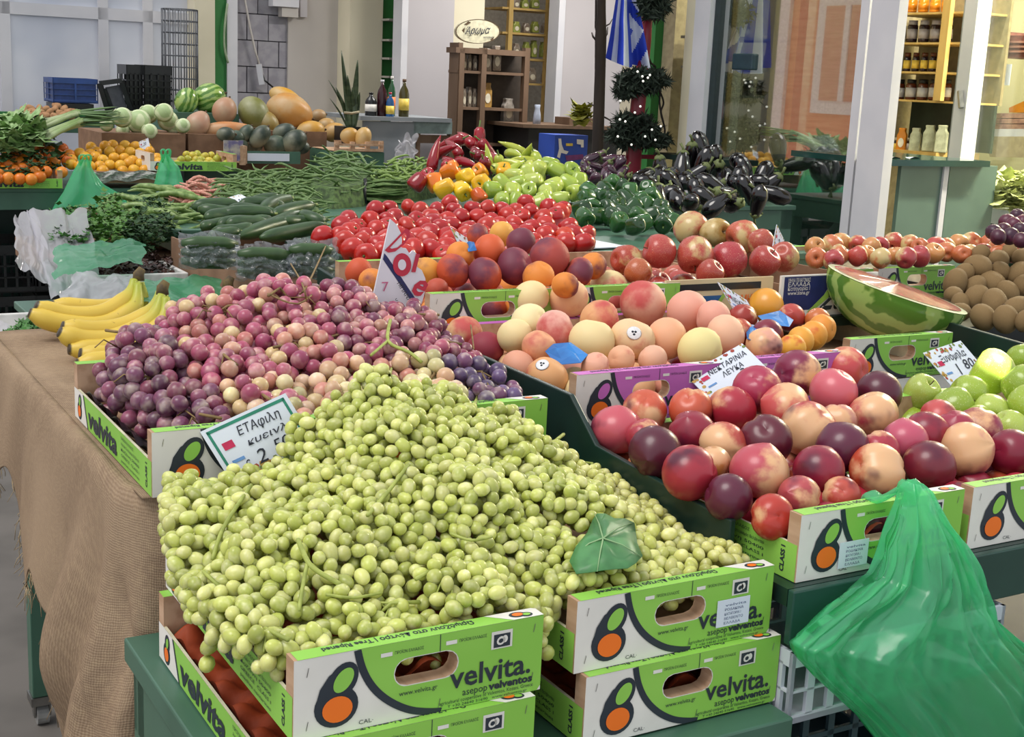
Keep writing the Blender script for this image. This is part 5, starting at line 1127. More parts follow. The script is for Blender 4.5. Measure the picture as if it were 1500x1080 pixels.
for i, (x1, y1, x2, y2) in enumerate([(281, 303, 352, 303), (322, 318, 402, 320), (334, 311, 412, 316), (345, 347, 440, 313), (382, 352, 478, 336), (384, 314, 428, 291), (318, 331, 380, 330), (311, 342, 372, 338), (332, 334, 395, 328), (344, 333, 400, 324), (300, 322, 360, 318), (290, 312, 350, 312), (358, 342, 430, 325), (400, 318, 462, 306), (415, 330, 480, 322), (440, 316, 475, 330), (305, 350, 352, 345), (350, 305, 420, 303), (295, 332, 340, 326), (365, 300, 410, 296)]):
    A = hit(CF, x1, y1) + Vector((0, 0, .006 * (i % 3))); B = hit(CF, x2, y2) + Vector((0, 0, .006 * ((i + 1) % 3)))
    stick(cms[i % 4], 'cucumber', 'cucumber', A, B, 'dark green cucumber heaped in the brown cardboard box', 'cucumbers in the cardboard box', wd=.021 / .1 / max(.12, (B - A).length), tip=ctip)
M_wrap = film('wrap_film', '#c8d0d8', .16, .12, .5, .55)
for i, (L_, nm) in enumerate((((262, 340, 352, 392), 'left'), ((345, 356, 432, 408), 'middle'), ((420, 350, 494, 408), 'right'))):
    x0, y0, x1, y1 = L_; c = at_v((x0 + x1) / 2, y1, 2.88 + .10 * (i == 0)); t = thing('wrapped_cucumbers', f'cling filmed tray of cucumbers at the box edge, {nm} of three', 'vegetables', c, YAW, 'wrapped cucumber trays')
    for k in range(3):
        A = at_v(x0 + 4, y0 + 16 + k * (y1 - y0) / 4, 2.93 + .10 * (i == 0)); B = at_v(x1 - 4, y0 + 18 + k * (y1 - y0) / 4, 2.93 + .10 * (i == 0)); g = G(); g.tube([A, A * .75 + B * .25, A * .25 + B * .75, B], [.008, .018, .018, .008], 10); part_w('cucumber', g, M_cuc, t)
    def wf(p, q, x0=x0, x1=x1, y0=y0, y1=y1, i=i):
        P = at_v(x0 + (x1 - x0) * p, y0 + (y1 - y0) * q + 3 * math.sin(p * 9 + i), 2.90 + .10 * (i == 0) - .030 * math.sin(q * PI) + (1 - q) * .08); return P - eV * (.04 * (abs(nz.noise((p * 6 + i * 5, q * 5, 1.))) - .2) + .02 * abs(nz.noise((p * 17, q * 15, i + 2.))))
    g = G(); g.grid(wf, 40, 24); part_w('cling_film', g, M_wrap, t)
# beans
def bean_mesh(name, m, b, r_=.045, seed=0):
    g = G(); q = random.Random(seed); P = [(b * math.sin(PI * t) + .05 * math.sin(7 * t + seed), .06 * math.sin(5 * t + seed), t - .5) for t in [i / 7 for i in range(8)]]; g.tube(P, [r_ * .2, r_ * .8, r_, r_, r_, r_, r_ * .8, r_ * .15], 6); return g.mesh(name, m)
M_bean = mat('green_bean_skin', '#69844c', .5, '#4f6c38', 30); M_bean2 = mat('pale_bean_skin', '#8ba656', .5, '#6d8a40', 30); M_pinkbean = mat('borlotti_pod', '#b5665f', .6, '#d2a48c', 25); M_pod = mat('broad_pod', '#5f7c3a', .45, '#8fa566', 12)
def bean_heap(poly, F_, sx, sy, name, cat, label, group, m, ln, seed, wob=.9, base=0., r_=.045, lift=.012):
    ms = [bean_mesh(name, m, b, r_, s_) for s_, b in enumerate((.10, .22, -.15, .05))]; r = random.Random(seed)
    for i, (x, y) in enumerate(px_scatter(poly, sx, sy, seed, .45)):
        c = hit(F_, x, y) + Vector((0, 0, r.uniform(-.01, lift))); a = base + r.uniform(-wob, wob); d = (Vector((math.cos(a), math.sin(a), r.uniform(-.35, .35)))).normalized(); L_ = ln * r.uniform(.8, 1.2)
        o = ob(name, ms[i % 4], c, (d.to_track_quat('Z', 'Y').to_matrix() @ Matrix.Rotation(r.uniform(0, 6.28), 3, 'Z')).to_euler(), None, L_); tag(o, label, cat, group)
def mound(name, label, poly, F_, m, drop=.03):
    """the body of a heap whose outer pieces are built one by one"""
    P = [hit(F_, x, y) - Vector((0, 0, drop)) for x, y in poly]; c = sum(P, Vector()) / len(P); g = G(); k = len(P); Q = [Vector((p.x, p.y, max(1.031, p.z - .12))) + (p - c) * .12 for p in P]
    g._add([c] + P + Q, [(0, 1 + i, 1 + (i + 1) % k) for i in range(k)] + [(1 + i, 1 + k + i, 1 + k + (i + 1) % k, 1 + (i + 1) % k) for i in range(k)], 0)
    o = ob(name, g.mesh(name, m, False)); return tag(o, label, 'vegetables', None, 'stuff')
table('display_riser', 'green board raised under the green bean heap', 1.10, 1.355, 3.88, 4.7, 1.025, 'table', .05, .05)
BF = lambda u, v: 1.05 + max(0, v - 4.0) * .10
bp = [(300, 320), (312, 285), (335, 262), (375, 247), (420, 250), (450, 270), (465, 300), (455, 322), (400, 312), (340, 312)]
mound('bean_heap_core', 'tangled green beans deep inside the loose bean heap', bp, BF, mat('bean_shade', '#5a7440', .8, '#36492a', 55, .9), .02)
bean_heap(bp, BF, 9.5, 5.8, 'green_bean', 'bean', 'loose curly green bean in the big heap by the price card', 'loose green beans', M_bean, .13, 41, wob=1.3, base=.2, r_=.034, lift=.02)
bp2 = [(455, 262), (462, 240), (485, 224), (520, 222), (545, 240), (530, 262), (490, 268)]
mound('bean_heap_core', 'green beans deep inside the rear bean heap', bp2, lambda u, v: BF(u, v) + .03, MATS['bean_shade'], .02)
bean_heap(bp2, lambda u, v: BF(u, v) + .03, 10, 6, 'green_bean', 'bean', 'loose green bean in the heap above the tied bundles', 'rear loose beans', M_bean, .13, 42, wob=1.3, r_=.034, lift=.02)
bp3 = [(535, 262), (560, 242), (595, 229), (625, 234), (636, 252), (610, 262), (570, 266)]
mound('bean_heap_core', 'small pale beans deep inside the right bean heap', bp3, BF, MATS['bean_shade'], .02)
bean_heap(bp3, BF, 6.5, 4.5, 'small_bean', 'bean', 'short pale green bean in the heap left of the red peppers', 'short pale beans', M_bean2, .06, 43, wob=1.6, r_=.09)
bean_heap([(262, 298), (280, 275), (300, 264), (312, 272), (308, 290), (290, 300)], BF, 8, 4.5, 'pink_bean', 'bean', 'pink speckled bean pod left of the green beans', 'pink bean pods', M_pinkbean, .12, 44, wob=.7, base=.3, r_=.06)
bean_heap([(178, 326), (190, 300), (225, 290), (272, 292), (280, 312), (270, 334), (215, 336)], lambda u, v: .99 + (v - 3.6) * .1, 13, 5.5, 'broad_bean', 'bean', 'broad green pod in the row between parsley and cucumbers', 'broad bean pods', M_pod, .20, 45, wob=.35, base=.15, r_=.045)
def skirt(poly, F_, name, label, group, m, ln, seed, r_, sx=9): bean_heap(poly, F_, sx, 5, name, 'bean', label, group, m, ln, seed, wob=1.0, r_=r_, lift=.01)
skirt([(298, 318), (340, 308), (400, 306), (450, 318), (468, 296), (476, 320), (455, 340), (400, 332), (335, 336), (300, 334)], lambda u, v: BF(u, v) - .04, 'green_bean', 'loose curly green bean low on the front slope of the big heap', 'loose green beans', M_bean, .13, 46, .034)
skirt([(452, 262), (490, 262), (530, 258), (545, 240), (552, 256), (535, 276), (490, 284), (450, 280)], lambda u, v: BF(u, v) - .01, 'green_bean', 'loose green bean on the slope above the tied bundles', 'rear loose beans', M_bean, .12, 47, .034)
skirt([(533, 258), (570, 262), (610, 258), (638, 250), (640, 262), (610, 274), (570, 278), (534, 274)], lambda u, v: BF(u, v) - .03, 'small_bean', 'short pale green bean on the slope left of the bell peppers', 'short pale beans', M_bean2, .06, 48, .09, 7)
def bundle(label, x0, x1, y0, y1, xb, z, seed):
    r = random.Random(seed); v = UV(at_z((x0 + x1) / 2, y1, z))[1]; c = at_v((x0 + x1) / 2, y1, v); t = thing('bean_bundle', label, 'beans', c, YAW, 'tied bundles of long beans'); g = G()
    for i in range(46):
        f = r.random(); y = y0 + (y1 - y0) * f; dv = r.uniform(0, .09) + .05 * (1 - f)
        P = []
        for k in range(7):
            x = x0 + r.uniform(-6, 6) * (k in (0, 6)) + (x1 - x0) * k / 6; sq = 1 - .35 * math.exp(-((x - xb) / 14) ** 2); P.append(at_v(x, (y0 + y1) / 2 + (y - (y0 + y1) / 2) * sq + r.uniform(-1.5, 1.5), v + dv))
        g.tube(P, .0042, 5)
    o = part_w('bean_strands', g, M_bean, t); o['kind'] = 'stuff'
    g = G(); g.tube([at_v(xb + 1, y0 - 1, v + .05), at_v(xb, (y0 + y1) / 2, v - .012), at_v(xb + 1, y1, v - .006)], .007, 6); part_w('rubber_band', g, M_black, t)
bundle('bundle of long beans with a dark band, left one of the two in front', 440, 515, 270, 299, 481, 1.036, 3)
bundle('bundle of long beans with a dark band, right one, beside the tomatoes', 500, 592, 264, 298, 534, 1.036, 4)
bundle('bundle of long beans lying higher behind the two front bundles', 430, 530, 250, 276, 470, 1.075, 5)
card('price card lying on the green beans above the cucumbers', (326, 292), (352, 284), (384, 300), (358, 310), 3.92, [('3,50', .3, .25, .6, 0, .5)], 'fruit', dv=.10)
# leafy things
def foliage(name, label, cat, poly, F_, n, size, m, seed, lift=.05, group=None, stems=None, curl=.5, kindstuff=True):
    r = random.Random(seed); P = px_scatter(poly, 9, 6, seed, .4) or [poly[0]]; c = hit(F_, sum(p[0] for p in poly) / len(poly), sum(p[1] for p in poly) / len(poly)); t = thing(name, label, cat, c - Vector((0, 0, .05)), YAW, group); g = G()
    for i in range(n):
        x, y = r.choice(P); b = hit(F_, x, y) if i < 400 else None
        if b is None: b = cache[r.randrange(len(cache))] + Vector((r.uniform(-.02, .02), r.uniform(-.02, .02), 0))
        else:
            if i == 0: cache = []
            cache.append(b)
        b = b + Vector((0, 0, r.uniform(-.02, lift))); a = r.uniform(0, 6.28); tl = r.uniform(-.6, .9); s_ = size * r.uniform(.6, 1.3)
        d = Vector((math.cos(a) * math.cos(tl), math.sin(a) * math.cos(tl), math.sin(tl))); sd = d.cross(Vector((0, 0, 1))).normalized() * s_ * .5; up = sd.cross(d).normalized() * s_ * .25 * curl
        g._add([b, b + d * s_ * .35 + sd + up, b + d * s_ * .55 + sd * .6 - up * .5, b + d * s_, b + d * s_ * .55 - sd * .6 - up * .5, b + d * s_ * .35 - sd + up, b + d * s_ * .5], [(0, 1, 6), (1, 2, 6), (2, 3, 6), (3, 4, 6), (4, 5, 6), (5, 0, 6)], 0)
    o = part_w('foliage', g, m, t, False); o['kind'] = 'stuff'
    return t
M_pars = mat('parsley_green', '#3f7a2c', .55, '#2c5c20', 60); M_dkleaf = mat('dark_herb_green', '#274f22', .6, '#1d3d1a', 60); M_lollo = mat('lollo_rosso', '#33201f', .5, '#4a2c24', 40); M_lett = mat('lettuce_green', '#6d9450', .5, '#9ab57c', 30)
HF = lambda u, v: .965 + (v - 3.3) * .08
foliage('parsley_bunch', 'bright curly parsley bunch in the white lined box at left', 'herbs', [(68, 362), (66, 338), (90, 322), (130, 318), (142, 340), (135, 366), (90, 372)], HF, 900, .022, M_pars, 51)
foliage('parsley_bunch', 'mid green herb bunch right of the curly parsley', 'herbs', [(130, 366), (140, 322), (160, 308), (185, 320), (195, 350), (175, 368)], HF, 700, .024, mat('celery_leaf_green', '#527f2e', .5, '#3a6424', 50), 52, lift=.07)
foliage('dill_bunch', 'dark feathery dill bunch before the broad beans', 'herbs', [(180, 362), (190, 325), (225, 312), (255, 325), (250, 350), (215, 366)], HF, 900, .02, M_dkleaf, 53, lift=.06)
foliage('lollo_lettuce', 'dark red frilly lettuce in the white tray', 'lettuce', [(132, 402), (140, 390), (175, 384), (200, 377), (228, 384), (262, 395), (250, 406), (170, 410)], lambda u, v: .945, 700, .022, M_lollo, 54, lift=.03)
foliage('herb_bunch', 'green herbs in the white tray at the far left', 'herbs', [(8, 497), (22, 482), (50, 475), (80, 476), (76, 484), (30, 496)], lambda u, v: .89, 400, .02, M_pars, 55, lift=.015)
# plastic lined boxes
M_wfilm = film('white_film', '#e4e2ea', .62, .12, .5, .5); M_foam = mat('white_foam', '#dcdad8', .6); M_gfilm = film('green_film', '#5fb98a', .62, .14, .5, .4)
def liner(name, label, quad, v0, v1, m, amp=.012, seed=0, cat='plastic sheet'):
    """crumpled film over photo quad (top left, top right, bottom right, bottom left), upper edge at v1, lower edge at v0"""
    A, B, C_, D_ = quad
    def fn(p, q):
        x = (A[0] * (1 - p) + B[0] * p) * (1 - q) + (D_[0] * (1 - p) + C_[0] * p) * q; y = (A[1] * (1 - p) + B[1] * p) * (1 - q) + (D_[1] * (1 - p) + C_[1] * p) * q
        x += 9 * nz.noise((q * 4 + seed, p * 3, 1.)); y += 14 * nz.noise((p * 4, seed * 3., q)) * (1 - abs(2 * q - 1)) + 12 * nz.noise((p * 3.5 + seed * 2, 5., 0.)) * abs(2 * q - 1); k = 3.2 * (abs(nz.noise((p * 5 + seed * 7, q * 4, seed))) - .25) + 1.6 * (abs(nz.noise((p * 11, q * 9 + seed, 3.))) - .25)
        return at_v(x, y, v1 * (1 - q) + v0 * q) + (eV * -.6 + Vector((0, 0, .8))) * amp * .4 * k
    g = G(); g.grid(fn, 34, 26); o = ob(name, g.mesh(name, m, True)); return tag(o, label, cat)
hv = UV(at_z(100, 430, .93))[1]
liner('plastic_liner', 'white plastic film hanging from the left herb box', [(40, 308), (128, 306), (150, 440), (75, 436)], hv, hv + .45, M_wfilm, .014, 1)
liner('plastic_liner', 'white film wall of the herb box beside the hanging green bag', [(22, 312), (50, 308), (92, 436), (22, 380)], hv + .05, hv + .45, M_wfilm, .012, 2)
liner('plastic_liner', 'green plastic film lining the parsley box', [(78, 362), (214, 348), (210, 378), (80, 408)], hv + .02, hv + .20, M_gfilm, .012, 3)
liner('plastic_liner', 'crumpled clear film before the red lettuce tray', [(112, 395), (205, 404), (195, 446), (80, 446)], hv - .1, hv + .02, M_wfilm, .012, 4)
liner('plastic_liner', 'pale green film over the tray left of the red grapes', [(205, 410), (318, 404), (338, 440), (205, 442)], 2.86, 3.0, M_gfilm, .006, 5)
liner('plastic_liner', 'clear film hanging over the far left tray', [(-8, 470), (60, 492), (30, 560), (-8, 556)], 3.0, 3.1, M_wfilm, .010, 6)
def open_tray(name, label, u, v, z, L, D, H, m, wall=.012, cat='tray', rz=YAW):
    t = thing(name, label, cat, X(u, v, z), rz)
    for nm, a, b in (('front_wall', (0, 0, 0), (L, wall, H)), ('back_wall', (0, D - wall, 0), (L, D, H)), ('side_wall', (0, wall, 0), (wall, D - wall, H)), ('side_wall', (L - wall, wall, 0), (L, D - wall, H)), ('tray_base', (wall, wall, 0), (L - wall, D - wall, .01))):
        g = G(); g.box(a, b); part(nm, g, m, t, bevel=.003)
    return t
q = UV(at_z(120, 404, .955)); open_tray('foam_tray', 'white foam tray holding dark red frilly lettuce', q[0], q[1] - .04, .885, .27, .24, .075, M_foam)
q = UV(at_z(-10, 500, .90)); open_tray('foam_tray', 'white foam tray of herbs at the far left edge', q[0] - .12, q[1] - .02, .86, .26, .3, .05, M_foam)
q = UV(at_z(68, 375, .95)); open_tray('herb_box', 'dark box under the parsley and dill', q[0], q[1], .885, .50, .5, .06, M_kraft, cat='box')
q = UV(at_z(210, 440, .94)); open_tray('lined_tray', 'shallow tray under the pale green film', q[0], 2.88, .90, .20, .16, .05, M_foam)
g = G(); q = UV(at_z(140, 330, .99)); open_tray('cardboard_box', 'brown cardboard box behind the parsley', q[0], q[1], .93, .62, .40, .075, M_kraft, cat='box', wall=.006)
# ---------------------------------------------------------------- far left stalls
def yz(x, y, Y): return at_y(x, y, Y)
def px_box(g, x0, x1, y0, y1, Y, D, mi=0, ax=None):
    """a box whose front face covers a photo rectangle at distance Y, D deep, aligned to the stall axes"""
    a, b = at_v(x0, y1, Y), at_v(x1, y1, Y); u0, u1 = UV(a)[0], UV(b)[0]; z0, z1 = UV(a)[2], UV(at_v((x0 + x1) / 2, y0, Y))[2]
    z0 = UV(at_v((x0 + x1) / 2, y1, Y))[2]
    vs = [X(u, v, z) for u in (u0, u1) for v in (Y, Y + D) for z in (z0, z1)]
    return g._add(vs, [(0, 1, 3, 2), (4, 6, 7, 5), (0, 4, 5, 1), (2, 3, 7, 6), (0, 2, 6, 4), (1, 5, 7, 3)], mi)
def box_w(name, x0, x1, y0, y1, v, D, m, parent=None, bevel=0):
    g = G(); px_box(g, x0, x1, y0, y1, v, D)
    if parent: o = part_w(name, g, m, parent, False)
    else: o = ob(name, g.mesh(name, m, False))
    if bevel: bev(o, bevel)
    return o
VO = 7.1
ZO = UV(at_v(60, 276, VO))[2]
def tbl(label, x0, x1, v0, v1, z, apron=.09):
    u0, u1 = UV(at_v(x0, 250, v0))[0], UV(at_v(x1, 250, v0))[0]; return table('display_table', label, u0, u1, v0, v1, z, 'table', apron, .05)
tbl('green table of the far left orange and lemon stall', -60, 272, VO, VO + 1.15, ZO)
ZM = UV(at_v(400, 240, 7.9))[2]
tbl('green table carrying the melons and squashes', 268, 560, 7.85, 8.9, ZM)
OF = lambda u, v: ZO + .075 + (v - VO) * .22
M_or = fruit('orange_peel', '#d98a1e', .4, .7, 1.1, 1.2, bump=.25, tilt=.1); g = G(); g.ball((0, 0, 0), (1, 1, .96), 16, 11)
ORG = Kind('orange', g, M_or, 'orange', G().lathe([(.12, .95), (0, .98)], 6), mat('orange_stem', '#55682e', .7), 'stem_end')
ro = random.Random(3)
place(ORG, OF, [(x, y, 9.3, ro.choice(['#d9761a', '#d2691a', '#dc8424']), .3, 0, 'orange in the leafy heap at the far left') for x, y in px_scatter([(-10, 264), (-10, 222), (20, 214), (60, 210), (100, 212), (104, 240), (98, 252), (60, 264)], 16, 10, 5)], 51, 'oranges at the far left', slack=.85)
place(ORG, OF, [(x, y, 8.8, ro.choice(['#dca024', '#dfa92c', '#d99a1e']), .3, 0, 'yellow orange fruit in the heap behind the hanging green bag') for x, y in px_scatter([(100, 244), (108, 222), (150, 212), (190, 206), (222, 216), (236, 238), (230, 250), (150, 252)], 15, 9, 6)], 52, 'yellow fruit at the far left', slack=.85)
g = G(); g.ball((0, 0, 0), (1, 1, 1.2), 12, 9); LIM = Kind('lemon', g, fruit('lemon_peel', '#9aa83a', .4, .6, 1.0, 1.2, bump=.2), 'lemon', G().lathe([(.2, 1.16), (.1, 1.3), (0, 1.34)], 6), M_pstem, 'tip')
place(LIM, lambda u, v: OF(u, v) + .03, [(x, y, 5.6, ro.choice(['#b9ac3a', '#c9b83e', '#a8a838']), .4, 0, 'small yellow green lemon in the printed crate by the melons') for x, y in px_scatter([(256, 240), (268, 226), (300, 222), (335, 228), (344, 240), (300, 242)], 10, 6, 7)], 53, 'lemons by the melons', slack=.85)
foliage('orange_leaves', 'green leaves among the far left oranges', 'leaves', [(0, 262), (10, 215), (40, 205), (70, 215), (100, 240), (60, 258)], OF, 160, .06, MATS['dark_herb_green'], 61, lift=.07)
def side_crate(label, px, py, v, z=None):
    p = at_v(px, py, v); u, vv, zz = UV(p); d = crate_meshes(M_green); t = thing('fruit_crate', label, 'crate', X(u, vv, z or zz), YAW + PI / 2)
    ob('end_panel', d['end'], parent=t); ob('end_print', d['end_print'], parent=t); ob('end_panel', d['end'], (CW, CL, 0), (0, 0, PI), parent=t)
    s_ = ob('side_panel', d['side'], parent=t); ob('side_print', d['side_print'], parent=s_); ob('side_panel', d['side'], (CW - .004, 0, 0), parent=t); ob('base_board', d['base'], parent=t)
side_crate('green printed crate under the leafy oranges at the far left', 92, 276, VO - .02)
side_crate('green printed crate of small lemons beside the melon box', 347, 251, VO - .02)
side_crate('green printed crate at the photo edge, left of the orange crate', -40, 271, VO - .02)
g = G(); px_box(g, 138, 232, 252, 268, VO - .02, .3); t = thing('fruit_box', 'low paper lined box under the yellow fruit', 'box', at_v(185, 268, VO), YAW); part_w('box_body', g, M_kraft, t, False)
g = G(); g.grid(lambda p, q: at_v(136 + 92 * p + 3 * math.sin(q * 7), 251 + q * (17 - 6 * p) + 2 * math.sin(p * 14), VO - .035 - .01 * math.sin(p * 20 + q * 6)), 20, 6); part_w('newspaper', g, mat('newspaper', '#b3b1ac', .8, '#8d8c88', 60), t, False)
for k_, (x, zz) in enumerate(((-30, .03), (-30, .30), (48, .03), (48, .30), (150, .03), (150, .30))):  # black crates added to keep the space below the table dark
    slot_crate(('black plastic crate added as dark fill under the far left orange table, ' + ('upper' if zz > .1 else 'lower') + (' leftmost', ' second', ' third')[k_ // 2]), UV(at_v(x, 300, VO + .12))[0], VO + .12, zz, .34, .5, .25, M_black, 3, 6)
g = G(); p_ = UV(at_v(-60, 300, VO + .8)); q_ = UV(at_v(272, 300, VO + .8)); g.box((p_[0], VO + .8, 0), (q_[0], VO + .82, ZO - .05)); tag(ob('shade_sheet', g.mesh('shade_sheet', M_dark0 if False else M_dkgreen, False), (0, 0, 0), (0, 0, YAW)), 'dark sheet added behind the crates for the shade under the orange table', 'cloth')  # dark sheet standing in for the shade under the table
def bag2(label, rows, v, dpt):
    def fn(p, q):
        f = q * (len(rows) - 1); i = min(int(f), len(rows) - 2); k = f - i; y, xl, xr = [a * (1 - k) + b * k for a, b in zip(rows[i], rows[i + 1])]
        a = 2 * PI * p; c = at_v((xl + xr) / 2, y, v); h = at_v(xr, y, v) - c; return c + h * math.cos(a) * (1 + .05 * math.sin(5 * a + 4 * q)) + eV * math.sin(a) * dpt * (.2 + q) * (1 + .3 * math.sin(a * 6 + 5 * q))
    t = thing('carrier_bag', label, 'bag', at_v((rows[-1][1] + rows[-1][2]) / 2, rows[-1][0], v), YAW, 'green carrier bags'); g = G(); g.grid(fn, 40, 24, closed=True); part_w('bag_film', g, MATS['green_carrier_film'], t)
    y, xl, xr = rows[0]
    for o_ in (-3, 4): g = G(); g.tube(catmull([at_v(xl, y + 12, v - .01), at_v(xl + 1 + o_, y - 5, v - .01), at_v(xr - 1 + o_, y - 5, v), at_v(xr, y + 12, v)], 5), .010, 6, sq=.4); part_w('handle', g, MATS['green_carrier_film'], t)
    return t
bag2('green plastic bag hanging before the oranges, left of the two far ones', [(234, 118, 130), (250, 108, 136), (270, 98, 150), (285, 90, 176), (300, 82, 188), (315, 76, 190)], VO - .15, .08)
bag2('green plastic bag hanging before the lemons, right of the two far ones', [(226, 238, 246), (245, 232, 262), (270, 226, 268), (292, 216, 272), (302, 214, 272)], VO - .15, .08)
# lettuce, leeks, aubergine-dark bits, card
MF = lambda u, v: ZO + .16 + (v - VO) * .28
foliage('romaine_lettuce', 'pale green romaine lettuce at the far left', 'lettuce', [(-5, 215), (0, 182), (25, 176), (55, 196), (50, 214), (20, 222)], MF, 260, .11, M_lett, 62, lift=.05)
rl_ = random.Random(9); M_leek = mat('leek_stalk', '#a9b58a', .5, '#7f9a5a', 4); M_leekl = mat('leek_leaf', '#4d6b3a', .5, '#5f7d48', 10)
for i in range(22):
    f = i / 21; y0 = 206 + 8 * math.sin(i * 2.1) - 10 * f; x0 = 56 + rl_.uniform(-4, 10); x1 = 178 + rl_.uniform(-12, 12); y1 = 178 + 20 * f + rl_.uniform(-3, 3)
    A, B = hit(MF, x0, y0), hit(MF, x1, y1); A += Vector((0, 0, .02 * (i % 3))); B += Vector((0, 0, .05 + .02 * (i % 3))); M_ = A * .5 + B * .5 + Vector((0, 0, .03))
    t = thing('leek', 'leek in the row of leeks behind the yellow fruit', 'leek', A, 0, 'leeks'); g = G(); g.tube([A, A * .6 + M_ * .4, M_], [.012, .014, .012], 7); part_w('stalk', g, M_leek, t); g = G(); g.tube([M_, M_ * .4 + B * .6, B], [.014, .02, .004], 7, sq=.3); part_w('leaf', g, M_leekl, t)
# cabbages, watermelons, squashes and melons: centre px, radii px, tilt
def melon(name, label, cat, x, y, rx, ry, m, v, tilt=0., group=None, pear=0., color=None, stem=True, ribs=0):
    c = at_v(x, y, v); k = dist(c) / FPX; a, b = rx * k, ry * k; g = G(); n = 20
    prof = [(math.cos(PI * (j / 14 - .5)), math.sin(PI * (j / 14 - .5))) for j in range(15)]
    g.lathe([(max(r_, .002) * b * (1 - pear * .5 * sm(-.1, .8, z)), z * a) for r_, z in prof], n, fn=(lambda t, z: 1 + .04 * math.cos(ribs * t)) if ribs else None)
    d = (_R * math.cos(tilt) + _U * math.sin(tilt)).normalized(); t = ob(name, g.mesh(name, m, True), c, d.to_track_quat('Z', 'Y').to_euler()); t.color = color or (1, 1, 1, 1); tag(t, label, cat, group)
    if stem: g = G(); g.tube([(0, 0, a * .97), (.004, 0, a * 1.1)], [.008, .006], 6); part('stem', g, M_bark, t)
    return t
m_, n_ = newmat('cabbage_leaf'); co = n_.coord(); wv2 = n_.add('ShaderNodeTexWave'); n_.l.new(co, wv2.inputs[0]); wv2.inputs['Scale'].default_value = 6; wv2.inputs['Distortion'].default_value = 8
n_.put(n_.bsdf.inputs['Base Color'], n_.mix(n_.ramp(wv2.outputs['Fac'], .3, .8), lin('#a9c08a'), lin('#d2dcb4'))); n_.bsdf.inputs['Roughness'].default_value = .5
def riser(label, x0, x1, y0, y1, v, D, m=M_kraft):
    t = thing('riser_box', label, 'box', at_v((x0 + x1) / 2, y1, v), YAW); box_w('box_body', x0, x1, y0, y1, v, D, m, t)
riser('brown box raising the cabbages', 150, 272, 196, 246, 7.72, .6); riser('dark box raising the two watermelons', 258, 350, 166, 250, 8.15, .6, M_gtable); riser('brown box raising the pumpkins', 352, 478, 192, 250, 7.82, .6); riser('brown box under the left squashes', 276, 352, 197, 250, 7.74, .4)
riser('dark green box under the yellow melons in the slatted crate', 490, 562, 223, 262, 7.36, .4, M_gtable)
for i, (x, y, r_, lb) in enumerate([(179, 172, 15, 'white cabbage at the upper left of the cabbage heap'), (203, 178, 18, 'large white cabbage in the middle of the cabbage heap'), (217, 167, 14, 'white cabbage behind the large middle one'), (219, 193, 12, 'white cabbage at the front of the heap'), (240, 165, 14, 'green cabbage at the upper right of the heap'), (246, 177, 15, 'yellow green cabbage right of the large one'), (156, 183, 10, 'small cabbage at the left end'), (180, 191, 10, 'small pale cabbage below the upper left one'), (254, 187, 11, 'green cabbage beside the squash'), (268, 184, 11, 'striped green cabbage under the watermelons')]):
    o = melon('cabbage', lb, 'cabbage', x, y, r_, r_ * .95, m_, 7.75 + .12 * (i % 3), .8, 'cabbages by the watermelons', stem=False); g = G(); k = dist(o.location) / FPX * r_
    for a in range(3): g.grid(lambda p, q: (k * 1.03 * math.cos(p * 2 + a * 2.1) * math.sin(.3 + q * 1.5), k * 1.03 * math.sin(p * 2 + a * 2.1) * math.sin(.3 + q * 1.5), -k * math.cos(.3 + q * 1.5) * .98), 8, 6)
    part('outer_leaf', g, m_, o, True)
M_wm = M_rind
m_, n_ = newmat('dark_melon_skin'); n_.put(n_.bsdf.inputs['Base Color'], n_.mix(n_.ramp(n_.noise(9, n_.coord(), 4.), .35, .7), n_.info('Color'), n_.mix(.35, n_.info('Color'), (.5, .5, .35, 1)))); n_.bsdf.inputs['Roughness'].default_value = .45; M_mel = m_
melon('watermelon', 'striped watermelon at the back, left of the two', 'watermelon', 273, 148, 20, 17, M_wm, 8.3, 1.2, 'whole watermelons'); melon('watermelon', 'striped watermelon at the back, right of the two', 'watermelon', 306, 144, 25, 22, M_wm, 8.35, .3, 'whole watermelons')
SQ = 'squashes and pumpkins'
